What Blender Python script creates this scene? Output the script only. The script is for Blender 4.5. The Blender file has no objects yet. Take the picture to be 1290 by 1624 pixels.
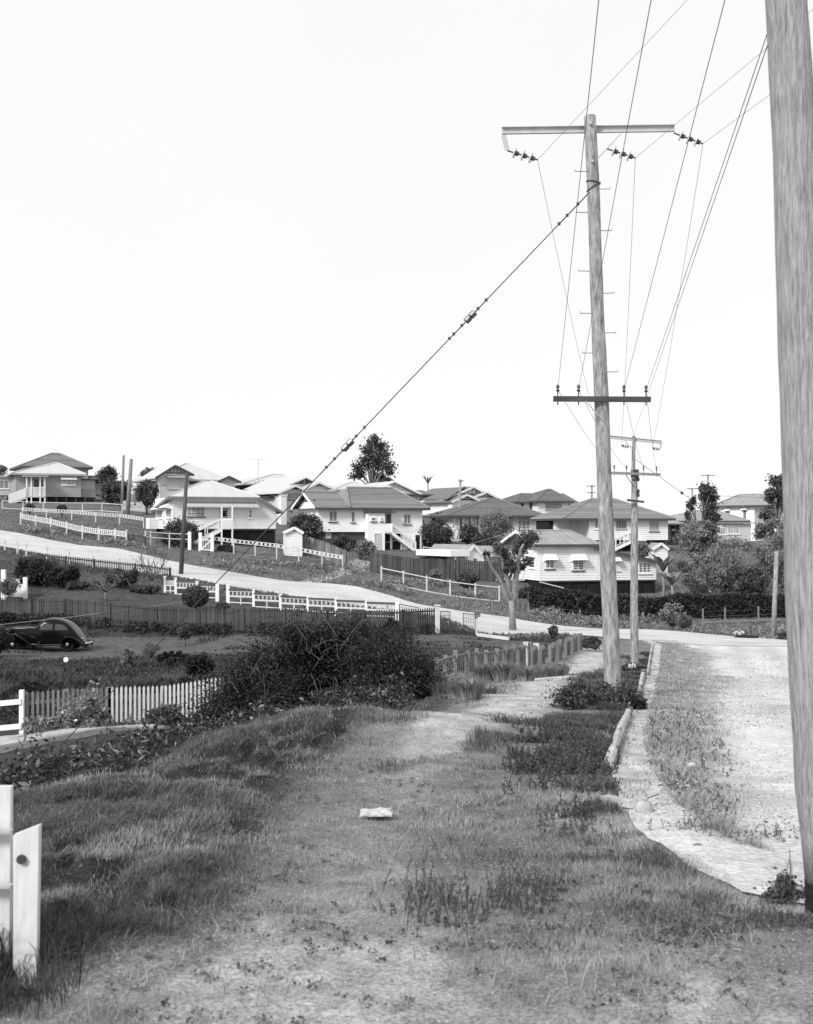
import bpy, math, random
import numpy as np
from mathutils import Vector, Matrix
rnd = random.Random(7); rng = np.random.default_rng(7)
R = math.radians
SC = bpy.context.scene
COL = SC.collection
# photograph geometry: 1290 x 1624, 150 mm lens on 4x5 film, level camera 1.75 m up
F, CX, YH, CAMZ = 1918.0, 645.0, 840.0, 1.75
def P(px, py, D): return Vector(((px-CX)/F*D, D, CAMZ+(YH-py)/F*D))

# ---------------------------------------------------------------- helpers
class MB:
    def __init__(s): s.v = []; s.f = []
    def add(s, vs, fs):
        o = len(s.v); s.v += [tuple(v) for v in vs]; s.f += [tuple(o+i for i in f) for f in fs]; return s
    BF = [(0,3,2,1),(4,5,6,7),(0,1,5,4),(1,2,6,5),(2,3,7,6),(3,0,4,7)]
    def hexa(s, p): return s.add(p, MB.BF)
    def box(s, x0,x1,y0,y1,z0,z1):
        return s.hexa([(x0,y0,z0),(x1,y0,z0),(x1,y1,z0),(x0,y1,z0),(x0,y0,z1),(x1,y0,z1),(x1,y1,z1),(x0,y1,z1)])
    def bar(s, a, b, w, h, up=(0,0,1)):
        a = Vector(a); b = Vector(b); d = (b-a).normalized(); u = Vector(up)
        if abs(d.dot(u)) > .98: u = Vector((0,1,0))
        sx = d.cross(u).normalized()*(w/2); sz = sx.cross(d).normalized()*(h/2)
        return s.hexa([a-sx-sz,a+sx-sz,b+sx-sz,b-sx-sz,a-sx+sz,a+sx+sz,b+sx+sz,b-sx+sz])
    def tube(s, pts, r, n=8, cap=True):
        pts = [Vector(p) for p in pts]; m = len(pts)
        rs = r if isinstance(r,(list,tuple)) else [r]*m
        o = len(s.v); ref = None
        for i,p in enumerate(pts):
            d = (pts[min(i+1,m-1)]-pts[max(i-1,0)]).normalized()
            if ref is None:
                ref = d.cross(Vector((0,1,0)) if abs(d.y)<.9 else Vector((1,0,0))).normalized()
            ref = (ref-d*ref.dot(d)).normalized(); bi = d.cross(ref)
            for k in range(n):
                a = 2*math.pi*k/n; s.v.append(tuple(p+(ref*math.cos(a)+bi*math.sin(a))*rs[i]))
        for i in range(m-1):
            for k in range(n):
                k2 = (k+1)%n; s.f.append((o+i*n+k,o+i*n+k2,o+(i+1)*n+k2,o+(i+1)*n+k))
        if cap:
            s.f.append(tuple(o+k for k in range(n))[::-1]); s.f.append(tuple(o+(m-1)*n+k for k in range(n)))
        return s
    def ball(s, c, rx, ry, rz, n=10, m=6, z0=-1.0):
        c = Vector(c); o = len(s.v)
        for i in range(m+1):
            t = math.asin(max(-1,z0)) + (math.pi/2-math.asin(max(-1,z0)))*i/m
            for k in range(n):
                a = 2*math.pi*k/n
                s.v.append((c.x+rx*math.cos(t)*math.cos(a), c.y+ry*math.cos(t)*math.sin(a), c.z+rz*math.sin(t)))
        for i in range(m):
            for k in range(n):
                k2=(k+1)%n; s.f.append((o+i*n+k,o+i*n+k2,o+(i+1)*n+k2,o+(i+1)*n+k))
        return s
    def prism(s, poly, vec):
        n = len(poly); v = Vector(vec); a = [Vector(p) for p in poly]
        return s.add(a+[p+v for p in a], [tuple(range(n))[::-1], tuple(range(n,2*n))]+[(i,(i+1)%n,n+(i+1)%n,n+i) for i in range(n)])

def obj(name, mb, mat, parent=None, local=False, smooth=False):
    """link mb as one mesh object; with a parent, world-space verts are moved into its frame unless local"""
    if parent is not None and not local:
        o = parent.get('_o')
        o = Vector(parent['_o']) if o is not None else Vector((0,0,0))
        vs = [(x-o.x,y-o.y,z-o.z) for x,y,z in mb.v]
    else: vs = mb.v
    me = bpy.data.meshes.new(name); me.from_pydata(vs, [], mb.f); me.materials.append(mat)
    if smooth: me.polygons.foreach_set('use_smooth', [True]*len(me.polygons))
    ob = bpy.data.objects.new(name, me); COL.objects.link(ob)
    if parent is not None: ob.parent = parent
    return ob
def sub(name, mb, mat, part, smooth=False):
    """a sub-part under a part: same frame as the part"""
    th = part.parent
    o = Vector(th['_o']) if th is not None and th.get('_o') is not None and not th.get('_loc') else Vector((0,0,0))
    me = bpy.data.meshes.new(name); me.from_pydata([(x-o.x,y-o.y,z-o.z) for x,y,z in mb.v], [], mb.f); me.materials.append(mat)
    if smooth: me.polygons.foreach_set('use_smooth', [True]*len(me.polygons))
    ob = bpy.data.objects.new(name, me); COL.objects.link(ob); ob.parent = part
    return ob
def tag(o, label=None, cat=None, group=None, kind=None):
    if label: o['label'] = label
    if cat: o['category'] = cat
    if group: o['group'] = group
    if kind: o['kind'] = kind
    return o
def thing(name, label, cat, loc, group=None, rz=0.0):
    o = bpy.data.objects.new(name, None); COL.objects.link(o); o.empty_display_size = .3
    o.location = loc; o.rotation_euler = (0,0,rz); o['_o'] = [loc[0],loc[1],loc[2]]
    return tag(o, label, cat, group)
def single(name, mb, mat, label, cat, group=None, smooth=False):
    """a thing that is one mesh, origin at its base"""
    xs=[v[0] for v in mb.v]; ys=[v[1] for v in mb.v]; zs=[v[2] for v in mb.v]
    o=Vector(((min(xs)+max(xs))/2,(min(ys)+max(ys))/2,min(zs)))
    m2=MB(); m2.v=[(x-o.x,y-o.y,z-o.z) for x,y,z in mb.v]; m2.f=mb.f
    ob = obj(name, m2, mat, smooth=smooth); ob.location=o
    return tag(ob, label, cat, group)
def npobj(name, V, Fc, mat, parent=None, origin=None, smooth=False):
    """V (n,3) floats, Fc (m,k) int faces of equal size"""
    if origin is not None: V = V-np.array(origin)
    me = bpy.data.meshes.new(name); m,k = Fc.shape
    me.vertices.add(len(V)); me.vertices.foreach_set('co', np.ascontiguousarray(V,dtype=np.float32).ravel())
    me.loops.add(m*k); me.loops.foreach_set('vertex_index', np.ascontiguousarray(Fc,dtype=np.int32).ravel())
    me.polygons.add(m); me.polygons.foreach_set('loop_start', np.arange(0,m*k,k,dtype=np.int32))
    try: me.polygons.foreach_set('loop_total', np.full(m,k,dtype=np.int32))
    except Exception: pass
    me.update(calc_edges=True); me.validate()
    if smooth: me.polygons.foreach_set('use_smooth', np.ones(m,dtype=bool))
    me.materials.append(mat)
    ob = bpy.data.objects.new(name, me); COL.objects.link(ob)
    if parent is not None: ob.parent = parent
    return ob

# ---------------------------------------------------------------- materials (all neutral: the photograph is monochrome)
def M(name, val, rough=.85, var=.15, scale=3.0, bump=0.0, bscale=40.0, stretch=(1,1,1), spec=.25, island=0.0, metal=0.0, trans=0.0, crack=None):
    m = bpy.data.materials.new(name); m.use_nodes = True; nt = m.node_tree; N = nt.nodes; L = nt.links
    b = N['Principled BSDF']; b.inputs['Roughness'].default_value = rough
    b.inputs['Specular IOR Level'].default_value = spec; b.inputs['Metallic'].default_value = metal
    tc = N.new('ShaderNodeTexCoord'); mp = N.new('ShaderNodeMapping'); mp.inputs['Scale'].default_value = stretch
    L.new(tc.outputs['Object'], mp.inputs['Vector'])
    nz = N.new('ShaderNodeTexNoise'); nz.inputs['Scale'].default_value = scale; nz.inputs['Detail'].default_value = 6; nz.inputs['Roughness'].default_value=.65
    L.new(mp.outputs[0], nz.inputs['Vector'])
    mr = N.new('ShaderNodeMapRange'); mr.inputs[1].default_value=.3; mr.inputs[2].default_value=.7
    mr.inputs[3].default_value = val*(1-var); mr.inputs[4].default_value = val*(1+var)
    L.new(nz.outputs[0], mr.inputs[0]); out = mr.outputs[0]
    if crack:
        cs,cst=crack; m3=N.new('ShaderNodeMapping'); m3.inputs['Scale'].default_value=cst; L.new(tc.outputs['Object'],m3.inputs['Vector'])
        n3=N.new('ShaderNodeTexNoise'); n3.inputs['Scale'].default_value=cs; n3.inputs['Detail'].default_value=8; n3.inputs['Roughness'].default_value=.75; L.new(m3.outputs[0],n3.inputs['Vector'])
        r3=N.new('ShaderNodeMapRange'); r3.inputs[1].default_value=.56; r3.inputs[2].default_value=.66; r3.inputs[3].default_value=1.0; r3.inputs[4].default_value=.38; L.new(n3.outputs[0],r3.inputs[0])
        k3=N.new('ShaderNodeMath'); k3.operation='MULTIPLY'; L.new(out,k3.inputs[0]); L.new(r3.outputs[0],k3.inputs[1]); out=k3.outputs[0]
    if island:
        g = N.new('ShaderNodeNewGeometry'); r = N.new('ShaderNodeMapRange'); r.inputs[3].default_value=1-island; r.inputs[4].default_value=1+island
        L.new(g.outputs['Random Per Island'], r.inputs[0])
        mu = N.new('ShaderNodeMath'); mu.operation='MULTIPLY'; L.new(out,mu.inputs[0]); L.new(r.outputs[0],mu.inputs[1]); out = mu.outputs[0]
    L.new(out, b.inputs['Base Color'])
    if bump:
        n2 = N.new('ShaderNodeTexNoise'); n2.inputs['Scale'].default_value=bscale; n2.inputs['Detail'].default_value=4
        L.new(mp.outputs[0], n2.inputs['Vector'])
        bp = N.new('ShaderNodeBump'); bp.inputs['Strength'].default_value=bump; bp.inputs['Distance'].default_value=.02
        L.new(n2.outputs[0], bp.inputs['Height']); L.new(bp.outputs[0], b.inputs['Normal'])
    if trans:
        t=N.new('ShaderNodeBsdfTranslucent'); L.new(out,t.inputs['Color']); ms=N.new('ShaderNodeMixShader'); ms.inputs[0].default_value=trans
        L.new(b.outputs[0],ms.inputs[1]); L.new(t.outputs[0],ms.inputs[2]); L.new(ms.outputs[0],N['Material Output'].inputs['Surface'])
    return m
MW   = M('white_paint', .80, .6, .06, 1.5)
MW2  = M('aged_white_paint', .54, .7, .14, 2.5)
MWB  = M('white_weatherboard', .74, .6, .06, .8)
MCR  = M('cream_weatherboard', .56, .65, .08, .8)
MGRY = M('grey_weatherboard', .36, .7, .10, .8)
MFIB = M('white_fibro_sheet', .86, .7, .03, .5)
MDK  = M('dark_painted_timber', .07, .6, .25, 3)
MDK2 = M('shade_and_dark_finish', .014, .9, .4, 2)  # near-black: painted shade under floors and in openings, also dark doors and bundle
MFEN = M('weathered_dark_paling', .055, .9, .35, 1.6, stretch=(1,1,.25), island=.45)
MFEN2= M('weathered_grey_paling', .17, .9, .3, 1.6, stretch=(1,1,.25), island=.35)
MTAN = M('grey_painted_picket', .20, .85, .2, 3, island=.25)
MPOST= M('grey_timber_post', .20, .9, .3, 3, stretch=(1,1,.2))
MIRP = M('pale_iron_roof', .50, .55, .07, .7, stretch=(2,.3,.3), spec=.4)
MIRG = M('weathered_iron_roof', .27, .6, .28, 1.2, stretch=(2.5,.35,.35), spec=.4)
MTIL = M('grey_roof_tile', .21, .85, .22, 5, island=.2)
MTILD= M('dark_roof_tile', .15, .85, .18, 5, island=.15)
MTILM= M('mottled_roof_tile', .19, .85, .65, 9, island=.2)
MGL  = M('window_glass', .03, .12, .3, 2, spec=.6)
MGLC = M('curtained_window_glass', .17, .25, .45, 3, stretch=(2.5,2.5,.3), spec=.6)
MGLL = M('pale_curtained_glass', .42, .3, .25, 3, stretch=(2.5,2.5,.3), spec=.6)
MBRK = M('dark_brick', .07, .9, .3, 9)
MCON = M('concrete', .40, .9, .45, 2.6, bump=.5, bscale=25)
MPOL = M('weathered_hardwood_pole', .27, .9, .6, 3.2, stretch=(4,4,.9), bump=1.0, bscale=8, crack=(4,(7,7,.55)))
MPOLN= M('weathered_hardwood_pole_near', .30, .9, .45, 18, stretch=(4,4,.3), bump=1.0, bscale=30, crack=(9,(7,7,.30)))
MTAR = M('tarred_pole_base', .012, .8, .3, 6, bump=.6)
MSTE = M('galvanised_steel', .42, .5, .12, 4, spec=.5)
MIRON= M('dark_iron', .05, .6, .2, 6)
MXARM= M('dark_crossarm_timber', .055, .8, .3, 5, stretch=(.3,2,2))
MPOR = M('glazed_porcelain', .55, .2, .1, 5, spec=.6)
MPORD= M('dark_insulator_body', .05, .3, .2, 5, spec=.5)
MWIRE= M('line_wire', .11, .6, .1, 3)
MWIRP= M('pale_service_wire', .40, .6, .1, 3)
MCAR = M('black_car_paint', .004, .14, .1, 2, spec=.2)
MTYR = M('tyre_rubber', .012, .8, .2, 8)
MCHR = M('chrome', .75, .15, .05, 2, metal=1.0)
MPAP = M('newsprint', .46, .95, .4, 26, stretch=(1,2.2,1))
MGATE= M('aged_gate_paint', .62, .75, .16, 5, stretch=(3,3,.5), bump=.3, bscale=12)
MPEB = M('loose_gravel', .40, .95, .2, 3, island=.6)
MLIT = M('dry_litter', .30, .95, .2, 3, island=.75)
MLEAF= M('dark_leaf', .11, .6, .25, 1.2, island=.5, spec=.3, trans=.4)
MLEAM= M('mid_leaf', .26, .6, .25, 1.2, island=.55, spec=.3, trans=.4)
MLEAL= M('pale_leaf', .20, .6, .25, 1.2, island=.6, spec=.3, trans=.4)
MLEAB= M('bramble_leaf', .045, .55, .3, 1.2, island=.6, spec=.3, trans=.4)
MFLO = M('pale_blossom', .55, .7, .1, 3, island=.3)
MTWIG= M('dry_twig', .13, .9, .3, 4, island=.5)
MBARK= M('grey_bark', .22, .9, .35, 4, bump=.7, bscale=14)
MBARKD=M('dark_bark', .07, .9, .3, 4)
MDIRT= M('pale_packed_earth', .38, .95, .25, 1.5, bump=.4, bscale=18)
MTIMB= M('bleached_timber', .19, .9, .25, 3, stretch=(.4,.4,1.5))
MROCK= M('pale_stone', .5, .9, .2, 6, bump=.6)
def M_grass(name, lo, hi):
    m = M(name, (lo+hi)/2, .7, .3, .9, island=(hi-lo)/(hi+lo), spec=.2, trans=.3); return m
MGRS = M_grass('short_dry_grass', .15, .50)
MGRL = M_grass('long_green_grass', .055, .25)
MGRP = M_grass('pale_dry_grass', .16, .42)
MGRD = M_grass('dark_yard_grass', .03, .10)
MGRH = M_grass('hillside_grass', .11, .30)
MWEED= M_grass('weed_leaf', .04, .16)

# ---------------------------------------------------------------- terrain
A_ = np.array
CP = [  # px, py, distance: the ground as read off the photograph
 (645,1624,5),(100,1624,5),(1290,1624,5),(1280,1445,7),(972,1108,27),(1008,1068,52),(1000,1290,10.5),(965,1215,13.8),(1005,1130,21.6),(1025,1075,41.7),
 (1045,1019,66),(330,1175,16.6),(500,1150,19),(690,1110,25),(100,1255,11.8),(0,1290,10.5),(560,1300,10.4),(700,1145,20.5),(820,1105,26),
 (700,1076,42),(720,1094,31),(760,1090,32),(800,1082,35),(760,1066,46),(690,1097,32),(700,1086,37),(740,1084,37),(800,1052,50),(920,1032,60),
 (0,841,105),(143,867,100),(271,890,96),(451,921,92),(660,957,88),(803,979,86),(980,998,82),(1258,1016,72),
 (28,872,92),(150,900,88),(280,915,86),(362,930,84),(444,943,82),(533,957,80),(630,970,78),(700,980,76),(771,1006,71),(870,1006,71),(942,1008,71),
 (362,956,79),(402,962,78),(445,970,76.5),(488,972.5,75),(533,977,73.8),(581,980,72.6),(630,984,71.6),(262,940,81.5),(279,942,81.2),(313,948,80.6),(345,954,79.8),(0,985,72),(110,985,71),(388,1007,66),(695,1006,66),(160,945,78),(330,962,78),(75,1031,62),(300,1013,66),(200,1042,58),(560,1010,66),(100,1075,50),(300,1068,50),
 (180,1152,33),(10,1165,33),(330,1140,34),(0,1195,28),(270,1165,28.5),(560,1080,42),(500,1100,34),(640,1085,36),(740,1025,58),(640,1015,64),
 (70,797,146),(62,812,130),(310,800,140),(250,856,107),(430,869,110),(520,866,125),(660,873,127),(465,878,105),(640,900,108),(660,919,98),(795,924,98),
 (605,925,92),(792,952,92),(857,941,96),(1040,946,97),(900,984,87),(1250,990,82),(880,870,125),(1060,876,125),(790,858,135),(740,828,160),(865,832,162),
 (480,830,135),(420,800,160),(640,803,165),(1120,862,150),(1190,855,165),(0,780,200),(645,800,230),(1290,850,210),
 (37,833,113),(120,846,107),(201,864,101),(235,868,102),(316,872,103),(404,882,103),(474,892,102),(544,905,100),(-300,800,120),(-300,900,80),(-200,1000,62)]
CPX = [  # x, y, height over datum: kerb side road kept level with its kerb
 *[(x,y,z) for y,z in ((5,-2.05),(10.5,-2.5),(14,-2.75),(21.6,-3.25),(30,-4.0),(42,-5.15),(52,-6.1),(66,-6.2),(80,-6.6)) for x in (8,14,24,40)],
 (-7.6,12,-4.7),(-7.2,17,-5.0),(-6.0,21,-5.15),(-4.0,27,-5.25),(-2.5,32,-5.35),(-8,8,-4.0),(-14,12,-4.9),(-20,25,-5.2),(-1,36,-5.5),
 (-3.2,9,-2.42),(-3.2,5,-2.1),(-9,3,-3.2),(-2.2,14,-2.75),(-5.5,14,-4.1),(-5.0,17.5,-4.3),(-3.7,20.5,-4.4),(-2.0,25,-4.6),(-.6,29,-4.7),(.4,34,-5.3),
 (0,-6,-1.7),(-6,-6,-1.9),(8,-6,-1.7),(0,0,-1.72),(60,40,-5.5),(60,90,-5.5),(70,160,-2),(-70,60,-4),(-70,150,4),(-80,200,8),(0,250,4.5),(80,250,0)]
pts = A_([[(a-CX)/F*d, d, (YH-b)/F*d] for a,b,d in CP]+[list(t) for t in CPX])
pts[:,2] += CAMZ
def _phi(d2): return -np.sqrt(d2+9.0)
def _fit():
    n=len(pts); d2=((pts[:,None,:2]-pts[None,:,:2])**2).sum(-1)
    K=np.zeros((n+1,n+1)); K[:n,:n]=_phi(d2)+np.eye(n)*.02; K[:n,n]=1; K[n,:n]=1
    return np.linalg.solve(K, np.concatenate([pts[:,2],[0]]))
WGT=_fit()
def gz(x, y):
    x=np.asarray(x,float); y=np.asarray(y,float); sh=np.broadcast(x,y).shape
    xf=np.broadcast_to(x,sh).ravel(); yf=np.broadcast_to(y,sh).ravel()
    xc=np.clip(xf,-110,110); yc=np.clip(yf,-8,255); out=np.empty(len(xc))
    for i in range(0,len(xc),20000):
        d2=(xc[i:i+20000,None]-pts[None,:,0])**2+(yc[i:i+20000,None]-pts[None,:,1])**2
        out[i:i+20000]=_phi(d2)@WGT[:-1]+WGT[-1]
    w=np.clip((yf-190)/70,0,1); w=w*w*(3-2*w); out=out*(1-w)+(CAMZ+3.0)*w
    return out.reshape(sh)
def gzs(x,y): return float(gz(A_([x]),A_([y]))[0])
_DS=np.geomspace(3.5,330,2600)
def G(px,py,dmin=3.5):
    """where the sight line through a photo point meets the terrain"""
    xs=(px-CX)/F*_DS; zs=CAMZ+(YH-py)/F*_DS; df=zs-gz(xs,_DS)
    for i in range(1,len(_DS)):
        if _DS[i]>=dmin and df[i]<=0:
            a,b=df[i-1],df[i]; t=a/(a-b) if a>0 else 1.0; D=_DS[i-1]+(_DS[i]-_DS[i-1])*t
            x=(px-CX)/F*D; return Vector((x,D,gzs(x,D)))
    D=330.0; return Vector(((px-CX)/F*D,D,gzs((px-CX)/F*D,D)))
def GD(px,D):
    x=(px-CX)/F*D; return Vector((x,D,gzs(x,D)))
# value noise
_LAT=rng.random((256,256))
def vn(x,y,s):
    x=np.asarray(x)*s+1000.3; y=np.asarray(y)*s+1000.7; xi=np.floor(x).astype(int); yi=np.floor(y).astype(int); fx=x-xi; fy=y-yi
    fx=fx*fx*(3-2*fx); fy=fy*fy*(3-2*fy); g=lambda a,b:_LAT[a&255,b&255]
    return (g(xi,yi)*(1-fx)+g(xi+1,yi)*fx)*(1-fy)+(g(xi,yi+1)*(1-fx)+g(xi+1,yi+1)*fx)*fy
def fbm(x,y,s): return .5*vn(x,y,s)+.3*vn(x,y,s*2.1)+.2*vn(x,y,s*4.3)
def curve(pixels, dmin=3.5):
    p=[G(a,b,dmin) for a,b in pixels]; p.sort(key=lambda v:v.y); ys=A_([v.y for v in p]); xs=A_([v.x for v in p])
    return lambda Y: np.interp(Y,ys,xs)
XK = curve([(1340,1450),(1202,1426),(1127,1393),(1060,1354),(1003,1308),(986,1285),(974,1218),(988,1175),(1003,1133),(1021,1085),(1030,1065),(1037,1023)])   # verge / gutter line
XG = curve([(1420,1440),(1290,1380),(1150,1330),(1090,1290),(1054,1257),(1033,1218),(1021,1181),(1030,1136),(1042,1085),(1046,1060),(1049,1023)])          # gutter / gravel line
XP = curve([(560,1560),(570,1400),(610,1260),(680,1180),(740,1140),(830,1105),(890,1068),(950,1035)])                           # foot track
_edge=A_([(-3.4,5),(-3.5,10.5),(-3.35,11.8),(-2.73,16.6),(-1.44,19),(.6,25),(.95,33),(1.2,42),(4.4,50),(8.6,60),(9.6,66)])
XE = lambda Y: np.interp(Y,_edge[:,1],_edge[:,0])                                              # top of the grass bank
def sst(a,b,x): t=np.clip((x-a)/(b-a),0,1); return t*t*(3-2*t)

def bare(x,y):
    """0..1: how much bare sandy earth shows between the grass of the verge"""
    n=fbm(x,y,.9); n2=fbm(x+40,y,2.7)
    hw=np.interp(y,[4,8,13,17,20,27,40,60],[1.5,.7,.5,.75,1.15,.85,1.0,.9])
    st=np.interp(y,[3,5.6,7.2,9,12,15,17.5,22,30,60],[.9,.9,.5,.42,.45,.6,1.0,1.05,1,.95])
    a=st*np.exp(-((x-XP(y))/hw)**2*1.1)
    b=(1-sst(5.2,7.6,y))*.55
    v=np.clip(np.maximum(a,b)*(.35+1.25*n)+(n2-.5)*.75*st,0,1); return v*.72+.28*sst(.36,.62,v)
def in_road(x,y):
    return sst(-.05,.1,x-XK(y))*(1-sst(66,70,y))

def XKJ(y): return XK(y)+(fbm(y*0+3.3,y,1.6)-.5)*.30*(1-sst(13,16,y))
XLG=lambda Y: np.interp(Y,[4,5.6,6.3,7,9,13,17,21,25,33],[-2.4,-1.7,-1.15,-1.1,-1.09,-1.05,-.4,.4,1.0,1.6])
def relief(x,y):
    verge=sst(.25,1.7,XK(y)-x)*(1-sst(60,68,y))
    longg=sst(-.25,.35,XLG(y)-x)*(1-sst(28,36,y))*sst(-9,-5,x-XE(y))
    q=fbm(x+.35*vn(x,y,1.1),y*.8,1.5); q2=vn(x*1.1,y*.7,3.4)
    pil=sst(.38,.52,q)*.20+np.sqrt(np.clip(q2,0,1))*.06
    return verge*((fbm(x,y,.8)-.5)*.14+(fbm(x,y,3.1)-.5)*.045)+longg*(pil-.17)
# cross street: far and near edge (photo points with distance)
FAR=[(-420,760,122),(-200,797,113),(0,841,105),(143,867,100),(271,890,96),(451,921,92),(660,957,88),(803,979,86),(980,998,82),(1258,1016,72),(1500,1024,68),(1900,1030,64)]
NEAR=[(-520,800,106),(-240,836,98),(28,872,92),(150,900,88),(280,915,86),(362,930,84),(444,943,82),(533,957,80),(630,970,78),(700,980,76),(771,1006,71),(870,1006,71),(942,1008,70.5),(1040,1016,66)]
fw=A_([[(a-CX)/F*d,d] for a,b,d in FAR]); nw=A_([[(a-CX)/F*d,d] for a,b,d in NEAR])
YF=lambda X: np.interp(X,fw[:,0],fw[:,1]); YN=lambda X: np.interp(X,nw[:,0],nw[:,1])

def build_ground():
    nr,nc=900,520
    t=np.linspace(0,1,nr); Y=-16+10*np.power(62.0,t)           # -6 .. 604, fine near the camera
    u=np.linspace(-1,1,nc); 
    X=u[None,:]*(Y[:,None]*.62+13); YY=np.broadcast_to(Y[:,None],X.shape)
    x=X.ravel(); y=YY.ravel(); z=gz(x,y)
    verge=sst(.1,.6,XK(y)-x)*(1-sst(60,68,y)); z=z+relief(x,y)
    far=sst(100,104,y-0*x); z=z+(1-verge)*(fbm(x,y,.25)-.5)*.10*(1-in_road(x,y))*((y<YN(x)-1.5)|(y>YF(x)+1.0))
    V=np.stack([x,y,z],1)
    i=np.arange((nr-1)*nc).reshape(nr-1,nc)[:,:-1].ravel(); Fc=np.stack([i,i+1,i+nc+1,i+nc],1)
    m=bpy.data.materials.new('turf_and_earth'); m.use_nodes=True; nt=m.node_tree; N=nt.nodes; L=nt.links; b=N['Principled BSDF']
    b.inputs['Roughness'].default_value=.95; b.inputs['Specular IOR Level'].default_value=.1
    at=N.new('ShaderNodeAttribute'); at.attribute_name='cover'; tc=N.new('ShaderNodeTexCoord')
    n1=N.new('ShaderNodeTexNoise'); n1.inputs['Scale'].default_value=2.2; n1.inputs['Detail'].default_value=9; n1.inputs['Roughness'].default_value=.72; L.new(tc.outputs['Object'],n1.inputs['Vector'])
    n2=N.new('ShaderNodeTexNoise'); n2.inputs['Scale'].default_value=38; n2.inputs['Detail'].default_value=8; n2.inputs['Roughness'].default_value=.7; L.new(tc.outputs['Object'],n2.inputs['Vector'])
    mr=N.new('ShaderNodeMapRange'); mr.inputs[1].default_value=.3; mr.inputs[2].default_value=.7; mr.inputs[3].default_value=.55; mr.inputs[4].default_value=1.45; L.new(n1.outputs[0],mr.inputs[0])
    m2=N.new('ShaderNodeMapRange'); m2.inputs[1].default_value=.3; m2.inputs[2].default_value=.7; m2.inputs[3].default_value=.35; m2.inputs[4].default_value=1.65; L.new(n2.outputs[0],m2.inputs[0])
    k1=N.new('ShaderNodeMath'); k1.operation='MULTIPLY'; L.new(mr.outputs[0],k1.inputs[0]); L.new(m2.outputs[0],k1.inputs[1])
    k2=N.new('ShaderNodeMath'); k2.operation='MULTIPLY'; L.new(k1.outputs[0],k2.inputs[0]); L.new(at.outputs['Fac'],k2.inputs[1]); L.new(k2.outputs[0],b.inputs['Base Color'])
    bp=N.new('ShaderNodeBump'); bp.inputs['Strength'].default_value=1.0; bp.inputs['Distance'].default_value=.03; L.new(n2.outputs[0],bp.inputs['Height']); L.new(bp.outputs[0],b.inputs['Normal'])
    ob=npobj('ground',V,Fc,m,smooth=True); tag(ob,'grassy verge, yards and hillside of the suburb','ground',kind='structure')
    # ground cover reflectance by kind of cover
    cov=np.full(len(x),.085)
    yard=(y<YN(x)-.5)&(x<XE(y)); cov=np.where(yard,.055,cov)
    track=yard&(y>57)&(y<67); cov=np.where(track,.10,cov)
    lawn=(y>72)&(y<YN(x)-.5)&(x<10); cov=np.where(lawn,.08,cov)
    cov=np.where((y>YF(x)),.13,cov)
    vm=(x>=XE(y)-.3)&(y<69)&(x<XK(y)+.6)
    bb=bare(x,y); cov=np.where(vm,.17*(1-bb)+np.where(y<9,.50,.46)*bb,cov)
    lg=sst(-.25,.35,XLG(y)-x)*(y<36); cov=np.where(vm,cov*(1-lg)+.045*lg,cov)
    sandy=(1-sst(.0,.75,XK(y)-x+.9*(fbm(x,y,2.1)-.5)))*(1-sst(10.5,13,y))*sst(6.5,7.2,y); cov=np.where(vm,cov*(1-sandy)+.46*sandy,cov)
    pad=(np.abs(y-30.6)<1.6)&(x<-3.2)&(x>-20); cov=np.where(pad,.42,cov)                      # pale earth in front of the picket fence
    drv=np.abs((x-np.interp(y,[92,98,110,122],[-7.3,-5.3,-3.6,-3.2])))<.9
    cov=np.where(drv&(y>YF(x)-1)&(y<118),.36,cov)
    a=ob.data.attributes.new('cover','FLOAT','POINT'); a.data.foreach_set('value',cov.astype(np.float32))
    return ob
build_ground()

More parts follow.
